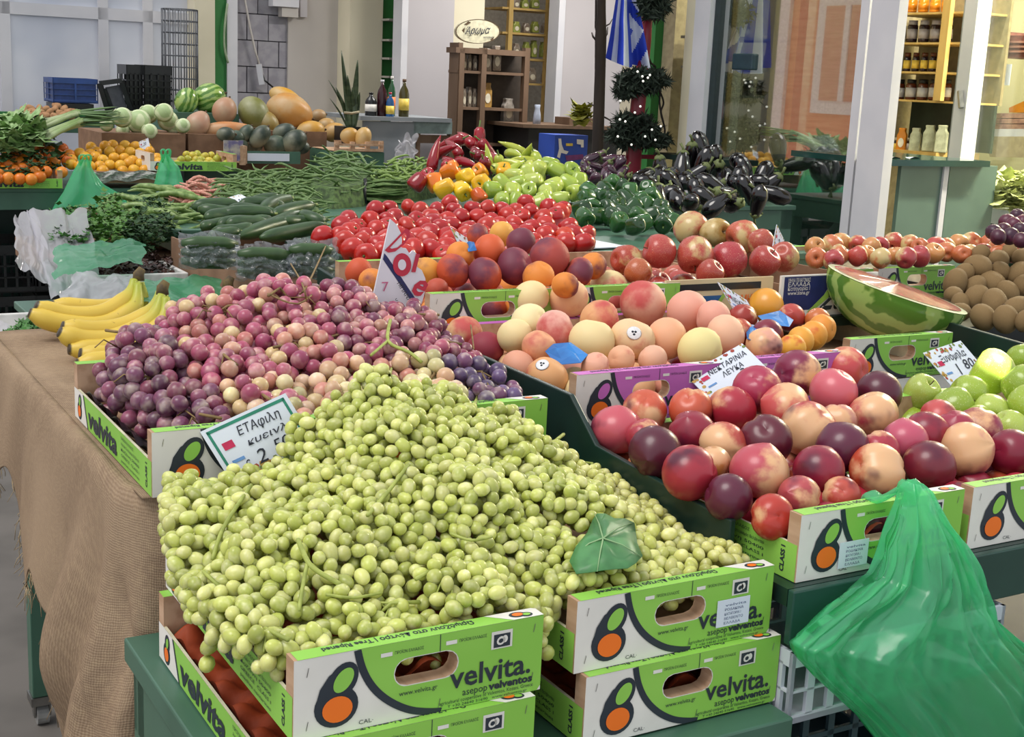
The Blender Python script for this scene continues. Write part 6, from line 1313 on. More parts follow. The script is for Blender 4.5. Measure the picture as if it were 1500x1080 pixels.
for nm, lb, ct, x, y, rx, ry, tl, pe, cl, v in [('butternut_squash', 'pinkish tan squash standing at the left of the squash heap', 'squash', 290, 182, 21, 18, 1.0, .3, '#b48a72', 7.85), ('butternut_squash', 'round pinkish tan squash on top of the long orange one', 'squash', 329, 162, 20, 18, 1.2, .1, '#b0866a', 8.0), ('butternut_squash', 'long orange squash lying across the front of the heap', 'squash', 330, 190, 41, 12, .05, .3, '#b9753a', 7.8),
      ('melon', 'olive green oval melon in the middle of the squash heap', 'melon', 372, 166, 26, 22, -1.0, .1, '#71743a', 8.0), ('melon', 'olive yellow melon leaning below the oval one', 'melon', 392, 180, 20, 15, -.9, .0, '#8a7436', 7.95), ('pumpkin', 'big pale orange pumpkin at the right of the heap', 'pumpkin', 424, 164, 35, 26, -.3, .1, '#bd8640', 8.05), ('pumpkin', 'deep yellow pumpkin on top behind the big one', 'pumpkin', 420, 146, 28, 15, -.5, .1, '#c4902a', 8.2),
      ('melon', 'yellow melon right of the pumpkin, first of three', 'melon', 455, 192, 21, 15, .1, 0, '#bd8c32', 7.9), ('melon', 'yellow melon right of the pumpkin, second of three', 'melon', 490, 194, 18, 14, .2, 0, '#b98a40', 7.95), ('melon', 'small tan melon behind the yellow ones', 'melon', 466, 170, 12, 10, .2, 0, '#a08058', 8.2), ('melon', 'tan melon behind the snake plant leaves', 'melon', 478, 185, 14, 12, .2, 0, '#b08a50', 8.1),
      ('melon', 'round yellow melon in the slatted crate, left', 'melon', 512, 199, 14, 12, .2, 0, '#b58838', 7.55), ('melon', 'round tan yellow melon in the slatted crate, right', 'melon', 532, 201, 15, 12, 1.2, 0, '#c09a5a', 7.5)]:
    melon(nm, lb, ct, x, y, rx, ry, M_mel, v, tl, SQ, pe, lin(cl), ribs=8 if nm == 'pumpkin' else 0)
for i, (x, y, rx, ry) in enumerate([(331, 197, 14, 11), (344, 203, 15, 12), (368, 212, 18, 16), (381, 200, 19, 13), (404, 213, 18, 15), (416, 193, 17, 12), (431, 207, 20, 16), (360, 195, 14, 10), (440, 216, 14, 10), (352, 214, 12, 9)]):
    melon('dark_melon', 'dark green smooth melon in the box at the front of the squash heap', 'melon', x, y, rx, ry, M_mel, 7.6 + .05 * (i % 3), .3 * (i % 4), 'dark green melons', 0, lin(('#26352c', '#33463a', '#2a3a34')[i % 3]))
t = thing('fruit_box', 'box of dark green melons with a white front strip', 'box', at_v(400, 240, 7.4), YAW)
for a in ((362, 440, 222, 240), ): box_w('front_panel', *a, 7.40, .01, M_gtable, t)
box_w('paper_strip', 363, 424, 225, 236, 7.385, .006, M_card, t); box_w('side_panel', 355, 362, 214, 240, 7.40, .4, M_wood, t); box_w('box_base', 362, 440, 238, 240, 7.41, .45, M_wood, t)
t = thing('fruit_box', 'torn printed box standing between lemons and melons', 'box', at_v(330, 236, 7.36), YAW); box_w('side_panel', 328, 356, 206, 236, 7.36, .01, mat('printed_card', '#b8b0a4', .6, '#6d6790', 25), t); box_w('corner_post', 352, 360, 214, 242, 7.355, .02, M_wood, t)
t = thing('slatted_crate', 'pale slatted crate holding two round yellow melons', 'crate', at_v(530, 222, 7.35), YAW)
for y0, y1 in ((211, 214), (218, 222)): box_w('slat', 490, 562, y0, y1, 7.35, .008, M_wood, t)
for x in (491, 514, 536, 556): box_w('post', x, x + 6, 208, 222, 7.36, .02, M_wood, t)
box_w('crate_base', 490, 562, 221, 222, 7.37, .35, M_wood, t); box_w('back_slat', 490, 562, 206, 212, 7.75, .01, M_wood, t)
card('small price card at the back of the lemons', (203, 208), (217, 202), (223, 219), (206, 222), 7.5, [('1,20', .3, .2, .6, 0, .5)], 'fruit', dv=.02)
# tray of potatoes, blue crate, black crates, wire roll
M_pot = mat('potato_skin', '#b58a62', .85, '#9a7250', 20, .3); g = G()
def pot(p, q): a = 2 * PI * p; b = PI * q - PI / 2; r_ = 1 + .12 * math.sin(3 * a + 1) * math.cos(b) + .1 * math.sin(2 * b + a); return (1.25 * r_ * math.cos(b) * math.cos(a), r_ * math.cos(b) * math.sin(a), .85 * r_ * math.sin(b))
g.grid(pot, 12, 9, closed=True); POT = Kind('potato', g, M_pot, 'potato')
VP = 8.85; ZP = UV(at_v(80, 168, VP))[2]
place(POT, lambda u, v: ZP + .02 + (v - VP) * .18, [(x, y, 6.2, '#b58a62', .3, 0, 'potato in the heap on the green tray at the far left back') for x, y in px_scatter([(20, 168), (30, 160), (60, 156), (90, 155), (112, 164), (124, 170), (60, 172)], 11, 5, 8)], 54, 'potatoes', slack=.8)
t = thing('green_tray', 'long green tray of potatoes before the translucent wall', 'tray', at_v(60, 190, VP), YAW); box_w('front_wall', -40, 168, 168, 194, VP - .03, .02, M_gtable, t); box_w('tray_base', -40, 168, 172, 176, VP, .5, M_gtable, t); box_w('rim', -40, 168, 165, 169, VP - .04, .04, mat('bright_green_paint', '#2f7f45', .4), t)
for x in (-30, 150): box_w('leg', x, x + 10, 190, 420, VP, .05, M_gtable, t)
M_blueP = mat('blue_plastic', '#2a4a8c', .4, '#254279', 8)
p = at_v(78, 150, 9.0); q = UV(p); L_ = UV(at_v(144, 150, 9.0))[0] - q[0]; H_ = UV(at_v(100, 114, 9.0))[2] - UV(at_v(100, 150, 9.0))[2]
slot_crate('blue plastic crate standing on a dark box behind the potatoes', q[0], 9.0, UV(at_v(110, 151, 9.0))[2], L_, .3, H_, M_blueP, 3, 2); g = G(); g.box((.01, .008, 0), (L_ - .01, .014, H_ * .95)); g.box((.008, .014, 0), (.014, .28, H_ * .95)); part('solid_wall', g, mat('blue_plastic_deep', '#233f7c', .4), [o for o in S.objects if o.get('label', '').startswith('blue plastic crate')][0])
g = G(); t = thing('dark_box', 'dark box carrying the blue crate', 'box', at_v(110, 170, 9.0), YAW); box_w('box_body', 82, 138, 152, 178, 9.0, .3, M_black, t)
for x0, x1, y0, y1, v, lb in ((186, 212, 95, 162, 9.05, 'black plastic crate on its side, left of the two by the cage'), (212, 253, 96, 162, 9.0, 'black plastic crate on its side, right of the two by the cage')):
    p = UV(at_v(x0, y1, v)); L_ = UV(at_v(x1, y1, v))[0] - p[0]; zt = UV(at_v((x0 + x1) / 2, y0, v))[2]; zb = UV(at_v((x0 + x1) / 2, y1, v))[2]
    o = slot_crate(lb, p[0], v, zb, L_, .25, zt - zb, M_black, 5, 4); g = G(); g.box((.006, .02, 0), (L_ - .006, .026, zt - zb)); part('solid_back', g, M_black, o)
t = thing('folding_frame', 'black tilted plastic frame between the blue and the black crates', 'frame', at_v(165, 168, 9.0), YAW); g = G()
for a, b in (((146, 122), (178, 118)), ((178, 118), (194, 166)), ((146, 122), (160, 168)), ((152, 130), (166, 168))): g.bar(at_v(*a, 9.0), at_v(*b, 9.0), .03)
part_w('frame_bar', g, M_black, t, False); g = G(); g.poly([at_v(x, y, 9.02) for x, y in ((154, 128), (176, 124), (188, 166), (163, 168))]); part_w('panel', g, mat('grey_mesh', '#5b5e66', .6), t, False)
t = thing('wire_cage', 'roll of wire mesh standing by the column', 'cage', at_v(262, 150, 9.2), YAW); M_wire = mat('grey_wire', '#6f7278', .4, metal=.6); g = G()
c0 = at_v(264, 150, 9.25); rad = (at_v(289, 150, 9.25) - c0).length; zt = UV(at_v(264, 14, 9.25))[2]; zb = UV(at_v(264, 165, 9.25))[2]
for i in range(20): a = 2 * PI * i / 20; w_ = c0 + Vector((math.cos(a) * rad, math.sin(a) * rad, 0)); g.tube([Vector((w_.x, w_.y, zb)), Vector((w_.x, w_.y, zt))], .004, 4)
for j in range(10):
    z = zb + (zt - zb) * j / 9; g.tube([Vector((c0.x + math.cos(2 * PI * i / 20) * rad, c0.y + math.sin(2 * PI * i / 20) * rad, z)) for i in range(21)], .004, 4)
part_w('wire_mesh', g, M_wire, t)

# ---------------------------------------------------------------- back wall, left to right
VB = 9.7
def wall_px(name, x0, x1, y0, m, v=VB, D=.12, top=3.2, bottom=0., bevel=0):
    u0, u1 = UV(at_v(x0, 60, v))[0], UV(at_v(x1, 60, v))[0]; g = G(); g.box((u0, v, bottom), (u1, v + D, top)); return structure(name, g, m, rz=YAW, bevel=bevel)
M_wallw = mat('white_wall_paint', '#c9c2bb', .8, '#bdb6b0', 1.5); M_cremw = mat('cream_column_paint', '#ddd5bb', .7, '#d2cab0', 2); M_grn = mat('green_post_paint', '#2f7d3c', .45, '#2a7036', 3); M_frame = mat('white_frame_paint', '#d3d2d6', .4, '#c8c8ce', 3); M_panel = mat('white_panel_paint', '#bdb8ba', .6, '#b2adb0', 1.)
m_, n_ = newmat('translucent_sheet'); o_ = n_.n['Material Output']; n_.n.remove(n_.bsdf)
tl = n_.add('ShaderNodeBsdfTranslucent'); df = n_.add('ShaderNodeBsdfDiffuse'); mx = n_.add('ShaderNodeMixShader'); mx.inputs[0].default_value = .4
cc = n_.mix(n_.ramp(n_.noise(1.2, n_.coord(), 3.), .3, .75), lin('#f2f3f6'), lin('#d3d8e2')); n_.put(tl.inputs[0], cc); n_.put(df.inputs[0], cc); n_.l.new(tl.outputs[0], mx.inputs[1]); n_.l.new(df.outputs[0], mx.inputs[2]); n_.l.new(mx.outputs[0], o_.inputs[0]); M_sheet = m_
uA, uB = UV(at_v(-45, 60, VB))[0], UV(at_v(287, 60, VB))[0]
w1 = ob('window_1', None, X(uA, VB, 0), (0, 0, YAW)); w1['kind'] = 'structure'
zbar = UV(at_v(150, 20, VB))[2]
us = [uA] + [UV(at_v(x, 60, VB))[0] for x in (8, 152, 217)] + [uB]
for a, b in zip(us[:-1], us[1:]):
    for z0_, z1_ in ((.0, zbar - .03), (zbar + .03, 3.1)):
        g = G(); g.box((a - uA + .03, .02, z0_), (b - uA - .03, .024, z1_)); part('pane', g, M_sheet, w1)
for a in us: g = G(); g.box((a - uA - .035, 0, 0), (a - uA + .035, .05, 3.2)); part('window_frame', g, M_frame, w1)
g = G(); g.box((0, 0, zbar - .04), (uB - uA, .05, zbar + .04)); part('window_frame', g, M_frame, w1)
wall_px('trim_1', 285, 315, 60, M_cremw, VB - .15, .3); wall_px('trim_2', 315, 334, 60, M_grn, VB - .1, .2); wall_px('trim_3', 333, 348, 60, M_frame, VB - .12, .2)
# grey block wall: every block a piece
ug0, ug1 = UV(at_v(346, 60, VB))[0], UV(at_v(424, 60, VB))[0]
bw = ob('wall_back', None, X(ug0, VB, 0), (0, 0, YAW)); bw['kind'] = 'structure'
M_blk = mat('grey_block', '#a3a0a6', .85, '#918e96', 12, .25); g = G(); g.box((0, .03, 0), (ug1 - ug0, .15, 3.2)); part('mortar', g, mat('mortar_dark', '#7d7a80', .9), bw)
bme = {}
L_ = (ug1 - ug0); nb = 3; bwid = L_ / (nb - .5)
for r_ in range(17):
    for k in range(nb + 1):
        x0 = k * bwid - (bwid / 2 if r_ % 2 else 0); x1 = min(L_, x0 + bwid); x0 = max(0, x0)
        if x1 - x0 < .03: continue
        g = G(); g.box((x0 + .004, .004 * ((r_ + k) % 2), r_ * .19 + .004), (x1 - .004, .04, r_ * .19 + .186)); part('block', g, M_blk, bw)
wall_px('wall_back', 422, 516, 60, M_wallw, VB - .02); wall_px('trim_4', 512, 560, 60, M_cremw, VB - .25, .3); wall_px('trim_5', 560, 578, 60, M_grn, VB - .2, .2)
g = G(); t = thing('cable_box', 'white junction boxes high on the wall with a dark cable', 'electrical box', at_v(420, 25, VB - .1), YAW); box_w('box_body', 400, 438, -8, 10, VB - .12, .1, M_frame, t); box_w('box_body', 413, 437, 11, 25, VB - .10, .08, M_wallw, t); box_w('conduit', 440, 450, -10, 25, VB - .06, .04, M_panel, t)
t = thing('wall_cable', 'white cable hanging down the grey block wall to a switch strip', 'cable', at_v(380, 95, VB - .06), YAW); g = G(); g.tube([at_v(357, -10, VB - .05), at_v(366, 40, VB - .05), at_v(374, 75, VB - .05), at_v(380, 95, VB - .05)], .008, 6); part_w('cable', g, M_wallw, t); g = G(); g.bar(at_v(379, 94, VB - .05), at_v(384, 124, VB - .06), .04, .03); part_w('switch_strip', g, M_frame, t, False); g = G(); g.tube([at_v(384, 108, VB - .06), at_v(388, 118, VB - .07), at_v(400, 128, VB - .07)], .007, 6); part_w('plug_cable', g, M_black, t)
t = thing('wall_cable', 'pale cable looping along the green post', 'cable', at_v(330, 85, VB - .12), YAW); g = G(); g.tube(catmull([at_v(333, 5, VB - .12), at_v(329, 40, VB - .13), at_v(329, 70, VB - .13), at_v(334, 92, VB - .12)], 4), .008, 6); part_w('cable', g, mat('pale_cable', '#9fb08f', .5), t)
# ---- shop front in the middle
VC = 9.0
wall_px('wall_back', 592, 664, 60, M_panel, VC); wall_px('trim_6', 588, 597, 60, M_frame, VC - .03, .15); wall_px('trim_7', 664, 708, 60, M_cremw, VC + .05); wall_px('wall_back', 822, 962, 60, M_panel, VC); wall_px('trim_8', 817, 826, 60, M_frame, VC - .04, .15)
wall_px('wall_far', 560, 860, 60, mat('shop_back_wall', '#a89e8e', .8), VB + .6)
def shelf_rows(label, x0, x1, ys, v, D, m, post=(), back=None):
    t = thing('shelf_unit', label, 'shelf', at_v((x0 + x1) / 2, 235, v), YAW)
    for y in ys: box_w('shelf', x0, x1, y, y + 3, v, D, m, t)
    for x in post: box_w('post', x, x + 6, -40, 250, v - .01, .04, m, t)
    return t
M_shelf = mat('pale_pine', '#b99a5a', .55, '#a88a4c', 12, stretch=(1, 1, .2)); M_sgrey = mat('pale_shelf', '#a9a69c', .5)
shelf_rows('tall pine shelf unit of packets seen through the shop opening', 736, 822, [13, 49, 86, 122], 9.35, .3, M_shelf, (736, 791, 818))
def pouch(name, label, x, y0, y1, wpx, v, m, mlab, group, lab=True):
    c = at_v(x, y1, v); k = dist(c) / FPX; w_, h_ = wpx * k, (y1 - y0) * k; t = thing(name, label, 'packet', c, YAW, group)
    g = G(); g.prism([(-w_ / 2, 0, 0), (w_ / 2, 0, 0), (w_ * .48, 0, h_ * .7), (w_ * .3, 0, h_ * .85), (w_ * .36, 0, h_), (-w_ * .36, 0, h_), (-w_ * .3, 0, h_ * .85), (-w_ * .48, 0, h_ * .7)], (0, .05, 0)); part('bag', g, m, t, bevel=.006)
    if lab: g = G(); g.prism([(w_ * .3 * math.cos(a * PI / 6), -.003, h_ * .38 + h_ * .2 * math.sin(a * PI / 6)) for a in range(12)], (0, .002, 0)); part('paper_label', g, mlab, t)
    return t
M_pkt = mat('packet_brown', '#6e5f50', .35, '#8f8578', 30); M_pktg = mat('packet_green', '#8d9444', .4, '#6e7838', 20); M_labw = mat('label_cream', '#d9d2bc', .6)
for i, (x, y0, y1, wp, m) in enumerate([(757, 32, 48, 12, M_pktg), (772, 34, 48, 11, M_pkt), (785, 32, 48, 11, M_pktg), (800, 34, 48, 10, M_pkt), (810, 34, 48, 9, M_pkt), (772, 62, 84, 9, M_pktg), (783, 60, 84, 9, M_pktg), (797, 62, 84, 9, M_pktg), (757, 64, 84, 11, M_pkt), (770, 0, 12, 12, M_pktg), (785, -2, 12, 13, M_pktg), (757, -2, 12, 11, M_pkt), (780, 100, 121, 14, M_pkt), (800, 104, 121, 10, M_pkt)]):
    pouch('packet', 'packet of dried goods on the pine shelves behind the opening', x, y0, y1, wp, 9.42, m, M_labw, 'packets on the pine shelves')
# brown cabinet with the oval sign
M_brown = mat('brown_cabinet_wood', '#6f5846', .6, '#624c3a', 10, stretch=(1, 1, .2))
t = thing('display_cabinet', 'dark brown open display cabinet under the oval sign', 'cabinet', at_v(710, 240, 8.35), YAW)
for x in (668, 700, 762): box_w('post', x, x + 7, 70, 245, 8.35, .05, M_brown, t)
box_w('side_panel', 666, 672, 62, 245, 8.36, .14, M_brown, t); box_w('top_board', 668, 770, 72, 80, 8.35, .15, M_brown, t); box_w('back_panel', 672, 766, 80, 245, 8.50, .01, mat('cabinet_back', '#3f352c', .7), t)
for y in (105, 158, 210): box_w('shelf', 670, 768, y, y + 4, 8.36, .14, M_brown, t)
for i, (x, y0, y1, wp, m) in enumerate([(681, 80, 104, 7, M_pkt), (688, 80, 104, 7, M_pkt), (696, 82, 104, 7, M_pkt), (714, 72, 105, 14, M_pkt), (728, 68, 104, 14, M_pkt), (680, 130, 158, 7, M_pkt), (688, 128, 158, 7, M_pkt), (695, 130, 158, 7, M_pkt), (714, 122, 158, 15, mat('pasta_packet', '#b08a48', .4, '#8c6a34', 30)), (745, 145, 180, 18, mat('clear_packet', '#77716a', .2, '#a39c94', 25))]):
    pouch('packet', 'packet on the shelves of the brown cabinet under the oval sign', x, y0, y1, wp, 8.42, m, M_labw, 'packets in the brown cabinet')
SGN = [(700 + 33 * math.cos(a * PI / 16), 46 + 18 * math.sin(a * PI / 16)) for a in range(32)]
flat_sign('shop_sign', 'oval cream sign with script lettering above the brown cabinet', 'sign', [('board', [SGN], mat('sign_cream', '#cfcaae', .5)), ('rim', [[(700 + 33 * math.cos(a * PI / 16) * k, 46 + 18 * math.sin(a * PI / 16) * k) for a, k in ((i, 1.), (i + 1, 1.), (i + 1, .95), (i, .95))] for i in range(32)], M_bark),
    ('lettering', tpoly('Άρωμα', 15, 681, 50, .03, .1, .5, 38), M_hand), ('small_lettering', tpoly('γεύσεις', 4, 708, 56, .03, .05), M_hand), ('twig', [[(680, 36), (686, 31), (690, 33), (684, 37)], [(718, 58), (724, 53), (722, 60)], [(677, 44), (681, 40), (680, 48)]], M_bark)], 8.40, th=.02)
# dark counter, blue printed box, plant box
M_dark = mat('black_counter', '#141414', .5, '#1b1a1a', 6)
t = thing('shop_counter', 'black counter in front of the middle shop opening', 'counter', at_v(815, 250, 8.0), YAW); box_w('counter_body', 768, 905, 188, 330, 8.0, .5, M_dark, t); box_w('counter_top', 766, 907, 184, 189, 7.98, .54, M_brown, t)
t = thing('printed_box', 'blue cardboard box with a white running figure, standing near the tree trunk', 'box', at_v(835, 240, 7.3), YAW - .3)
box_w('box_body', 811, 859, 198, 242, 7.30, .2, mat('blue_card', '#2f52b4', .5, '#2848a0', 4), t)
g = G(); W_ = lambda x, y: at_v(x, y, 7.295)
g.poly([W_(*p) for p in ((818, 203), (822, 203), (823, 212), (826, 220), (833, 222), (830, 226), (822, 224), (820, 232), (816, 230), (819, 218))]); g.poly([W_(*p) for p in ((845, 204), (855, 205), (855, 216), (851, 216), (851, 212), (845, 211))]); part_w('print', g, M_white, t, False)
g = G(); g.poly([W_(*p) for p in ((829, 210), (839, 210), (839, 214), (829, 214))]); part_w('print', g, M_yel, t, False); g = G(); g.poly([W_(*p) for p in ((828, 228), (854, 226), (856, 233), (830, 236))]); part_w('print', g, mat('dark_red_print', '#7a3b7a', .5), t, False)
t = thing('planter', 'small brown planter with yellow leaves on the black counter', 'planter', at_v(850, 186, 8.05), YAW); box_w('trough', 834, 870, 173, 186, 8.05, .2, M_brown, t)
foliage('yellow_plant', 'yellow green plant in the brown planter', 'plant', [(850, 176), (856, 170), (862, 175), (858, 180)], lambda u, v: UV(at_v(855, 172, 8.1))[2], 50, .10, mat('yellow_leaf', '#9a9a3a', .5), 66, lift=.06)
t = thing('glass_jug', 'clear glass jug on the black counter', 'jug', at_v(786, 186, 8.1), YAW); g = G(); c = at_v(786, 184, 8.1); k = dist(c) / FPX; g.lathe([(5.5 * k, 0), (5.8 * k, 10 * k), (5 * k, 18 * k), (3.5 * k, 24 * k), (4.5 * k, 30 * k), (4.2 * k, 30 * k), (3.2 * k, 24 * k), (4.7 * k, 18 * k), (5.4 * k, 2 * k)], 14, c=c); part_w('jug_body', g, mat('jug_glass', '#8d95a6', .1, '#a5adbd', 20), t)
t = thing('box_stand', 'dark stand under the blue printed box', 'stand', at_v(835, 300, 7.3), YAW); box_w('stand_body', 808, 862, 242, 520, 7.28, .3, M_dark, t)
# ---- bottles, snake plant, grey table, white bag
t = thing('side_table', 'grey cloth covered table with bottles by the white panel', 'table', at_v(600, 300, 7.9), YAW); box_w('tabletop', 528, 662, 172, 178, 7.9, .6, mat('grey_cloth', '#8b9095', .6, '#7d8388', 5), t); box_w('cloth_front', 530, 606, 178, 300, 7.92, .02, MATS['grey_cloth'], t); box_w('frame_panel', 606, 662, 178, 196, 7.92, .02, mat('pale_teal', '#7f918f', .6), t); box_w('stretcher', 606, 662, 198, 210, 7.94, .02, M_brown, t); box_w('leg', 606, 612, 178, 330, 7.93, .05, M_brown, t); box_w('leg', 655, 661, 178, 330, 7.93, .05, M_brown, t)
def bottle(label, x, y0, y1, r_, v, m, cap, lab=None):
    c = at_v(x, y1, v); k = dist(c) / FPX; h = (y1 - y0) * k; r_ *= k; t = thing('bottle', label, 'bottle', c, YAW, 'bottles on the grey table'); g = G(); g.lathe([(r_ * .9, 0), (r_, h * .04), (r_, h * .6), (r_ * .8, h * .72), (r_ * .32, h * .84), (r_ * .32, h * .94)], 14); part('glass', g, m, t, True); g = G(); g.lathe([(r_ * .38, h * .93), (r_ * .38, h), (0, h)], 12); part('cap', g, cap, t, True)
    if lab: g = G(); g.lathe([(r_ * 1.02, h * .2), (r_ * 1.02, h * .5)], 14); part('paper_label', g, lab, t, True)
M_oil = mat('olive_oil', '#4a4420', .1, '#3c381a', 5); M_redb = mat('dark_red_drink', '#3a1a20', .15)
for a in [('tall olive oil bottle with a yellow band, rightmost on the grey table', 591, 117, 173, 7.5, 8.0, M_oil, M_brown, M_yel), ('dark red bottle with a pink neck on the grey table', 559, 118, 172, 7.5, 8.0, M_redb, M_frame, None), ('small blue labelled bottle in front of the dark red one', 571, 136, 175, 6, 7.95, mat('blue_drink', '#2a5a8c', .2), M_red, M_yel), ('green glass bottle between the dark red and the oil bottle', 573, 113, 172, 5.5, 8.1, mat('green_glass', '#2e5a3c', .15), M_white, M_orange), ('short dark jar at the left end of the grey table', 543, 136, 170, 8.5, 8.0, M_black, M_black, M_white)]: bottle(*a)
t = thing('snake_plant', 'tall dark snake plant tied with a string behind the yellow melons', 'plant', at_v(515, 192, 7.75), YAW); M_snake = mat('snake_leaf', '#26381f', .5, '#3c4c2e', 14, stretch=(1, 1, 3))
for a, b, c, w_ in (((514, 190), (508, 140), (500, 74), 7), ((516, 190), (520, 140), (524, 88), 6), ((512, 190), (500, 150), (481, 117), 5), ((518, 190), (523, 160), (527, 135), 5), ((511, 190), (505, 160), (492, 128), 5), ((515, 190), (512, 150), (509, 110), 6), ((517, 188), (518, 165), (516, 128), 6), ((510, 190), (498, 165), (483, 144), 4)):
    g = G(); P = catmull([at_v(*a, 7.75), at_v(*b, 7.78), at_v(*c, 7.75)], 4); k = len(P); wq = w_ * dist(P[0]) / FPX * .75; g.tube(P, [wq * (.75 + .5 * math.sin(i / (k - 1) * PI)) * (1 - .85 * (i / (k - 1)) ** 3) for i in range(k)], 6, sq=.3); part_w('leaf', g, M_snake, t)
g = G(); g.tube([at_v(504, 165, 7.70), at_v(515, 166, 7.69), at_v(526, 164, 7.70)], .008, 5); part_w('string', g, mat('string', '#a59a80', .8), t); box_w('pot', 503, 528, 186, 212, 7.72, .15, M_black, t)
liner('plastic_bag', 'white plastic bag hanging at the grey table', [(583, 204), (612, 198), (606, 236), (578, 236)], 7.80, 7.84, M_wfilm, .012, 8, 'bag')

t = thing('shelf_unit', 'narrow glimpse of shelves with jars between the green post and the white panel', 'shelf', at_v(583, 180, VC + .3), YAW)
for y in (28, 58, 85, 112): box_w('shelf', 570, 600, y, y + 3, VC + .3, .25, M_sgrey, t)
for x, y1, m in ((580, 28, M_yel), (588, 28, M_orange), (580, 58, M_brown), (588, 58, M_labw), (580, 85, M_black), (588, 85, M_white), (580, 112, M_white), (588, 112, M_white)):
    c = at_v(x, y1, VC + .36); k = dist(c) / FPX; q = thing('jar', 'small jar on the narrow shelves beside the green post', 'jar', c, YAW, 'jars beside the green post'); g = G(); g.lathe([(3.6 * k, 0), (3.8 * k, 2 * k), (3.8 * k, 13 * k), (2.6 * k, 16 * k)], 12); part('glass', g, m, q, True); g = G(); g.lathe([(3 * k, 15.5 * k), (3 * k, 19 * k), (0, 19 * k)], 12); part('lid', g, M_black, q, True)
# ---------------------------------------------------------------- tree trunk, flag, christmas pole
VT = 6.6
t = thing('tree_trunk', 'slim dark tree trunk with cut branches standing in the market', 'trunk', X(UV(at_v(880, 240, VT))[0], VT, 0), YAW)
def tpt(x, y, dv=0.): return at_v(x, y, VT + dv)
g = G(); k = dist(tpt(880, 100)) / FPX; P = [tpt(881, -60), tpt(881, 20), tpt(880, 55), tpt(879, 110), tpt(877, 170), tpt(875, 240)]; b_ = tpt(874, 260); P.append(Vector((b_.x, b_.y, 0)))
g.tube(P, [6 * k, 6.5 * k, 8.5 * k, 8 * k, 8.5 * k, 9 * k, 10 * k], 12); M_trunk = mat('dark_bark', '#3a322d', .9, '#2a2421', 14, .6, stretch=(1, 1, .2)); part_w('trunk', g, M_trunk, t)
for q, r0 in (([(878, 60), (873, 40), (873, -10)], 2), ([(876, 62), (869, 54), (867, 48)], 1.5), ([(884, 58), (889, 50), (890, 40)], 1.5), ([(878, 160), (870, 155), (861, 150)], 1.2), ([(882, 170), (890, 174), (896, 178)], 1.2), ([(884, 40), (893, 35), (897, 28)], 1.)):
    g = G(); g.tube([tpt(x, y, .03 * i) for i, (x, y) in enumerate(q)], [r0 * k * 1.2, r0 * k, r0 * k * .7], 6); part_w('branch', g, M_trunk, t)
t = thing('flag', 'blue and white striped flag hanging in folds beside the trunk', 'flag', at_v(920, 100, 5.46), YAW); M_fb = mat('flag_blue', '#2a46c4', .7, '#2440b4', 6); M_fw = mat('flag_white', '#dde2f0', .7, '#d0d6e6', 6)
OL = [(905, -20), (897, 30), (893, 55), (887, 85)]; OR = [(930, -20), (938, 20), (945, 55), (953, 101)]
def ip(P, q): f = q * (len(P) - 1); i = min(int(f), len(P) - 2); k = f - i; return (P[i][0] * (1 - k) + P[i + 1][0] * k, P[i][1] * (1 - k) + P[i + 1][1] * k)
def flagfn(p, q):
    a, b = ip(OL, q), ip(OR, q); x = a[0] * (1 - p) + b[0] * p; y = a[1] * (1 - p) + b[1] * p + 5 * q * math.sin(p * 3.1) * (p < .6); return at_v(x, y, 5.46 + .04 * math.sin(p * 11) * (.4 + q) + .05 * p)
nu, nv = 41, 41; g = G(); g.grid(flagfn, nu, nv)
for idx, f in enumerate(g.f):
    i, j = idx % (nu - 1), idx // (nu - 1); p, q = i / (nu - 1), j / (nv - 1)
    if p < .58: s_ = (p + .02) / .58 * 4.3; wht = int(s_) % 2 == 1
    else:
        dgl = (q * 1.25 + (p - .52) * (.9 if q > .55 else -.9)) * 3.6; wht = int(dgl + 4) % 2 == 1
    g.m[idx] = 1 if wht else 0
part_w('flag_cloth', g, [M_fb, M_fw], t); g = G(); g.tube([at_v(918, -40, 5.57), at_v(925, 20, 5.57), at_v(953, 92, 5.57), at_v(960, 98, 5.57)], .006, 6); part_w('flag_pole', g, M_trunk, t)
VG = 5.55
t = thing('christmas_pole', 'red pole wound with dark green garland and small lights', 'decoration', X(UV(at_v(930, 250, VG))[0], VG, 0), YAW)
k = dist(at_v(930, 150, VG)) / FPX; M_rpole = mat('red_pole', '#8e2034', .35, '#7c1a2c', 4); g = G(); P = [at_v(952, -40, VG), at_v(946, 60, VG), at_v(936, 140, VG), at_v(930, 200, VG), at_v(927, 250, VG)]; P.append(Vector((P[-1].x, P[-1].y, 0))); g.tube(P, [7 * k, 8 * k, 11 * k, 11.5 * k, 12 * k, 13 * k], 14); part_w('pole', g, M_rpole, t)
for x0, x1, y in ((902, 916, 230), (938, 960, 230)): box_w('pole_arm', x0, x1, y - 3, y + 3, VG, .03, M_rpole, t)
M_garl = mat('garland_green', '#1f2b22', .8, '#2c3a2c', 60); rg = random.Random(4)
def garland(poly, n, seed):
    g = G(); r = random.Random(seed); P = px_scatter(poly, 5, 4, seed, .5)
    for i in range(n):
        x, y = r.choice(P); b = at_v(x, y, VG + r.uniform(-.12, .12)); d = Vector((r.uniform(-1, 1), r.uniform(-1, 1), r.uniform(-1, 1))).normalized() * r.uniform(.03, .06); s_ = d.cross(Vector((r.uniform(-1, 1), r.uniform(-1, 1), r.uniform(-1, 1)))).normalized() * .008; g._add([b - s_, b + s_, b + d], [(0, 1, 2)], 0)
    o = part_w('garland', g, M_garl, t, False); o['kind'] = 'stuff'
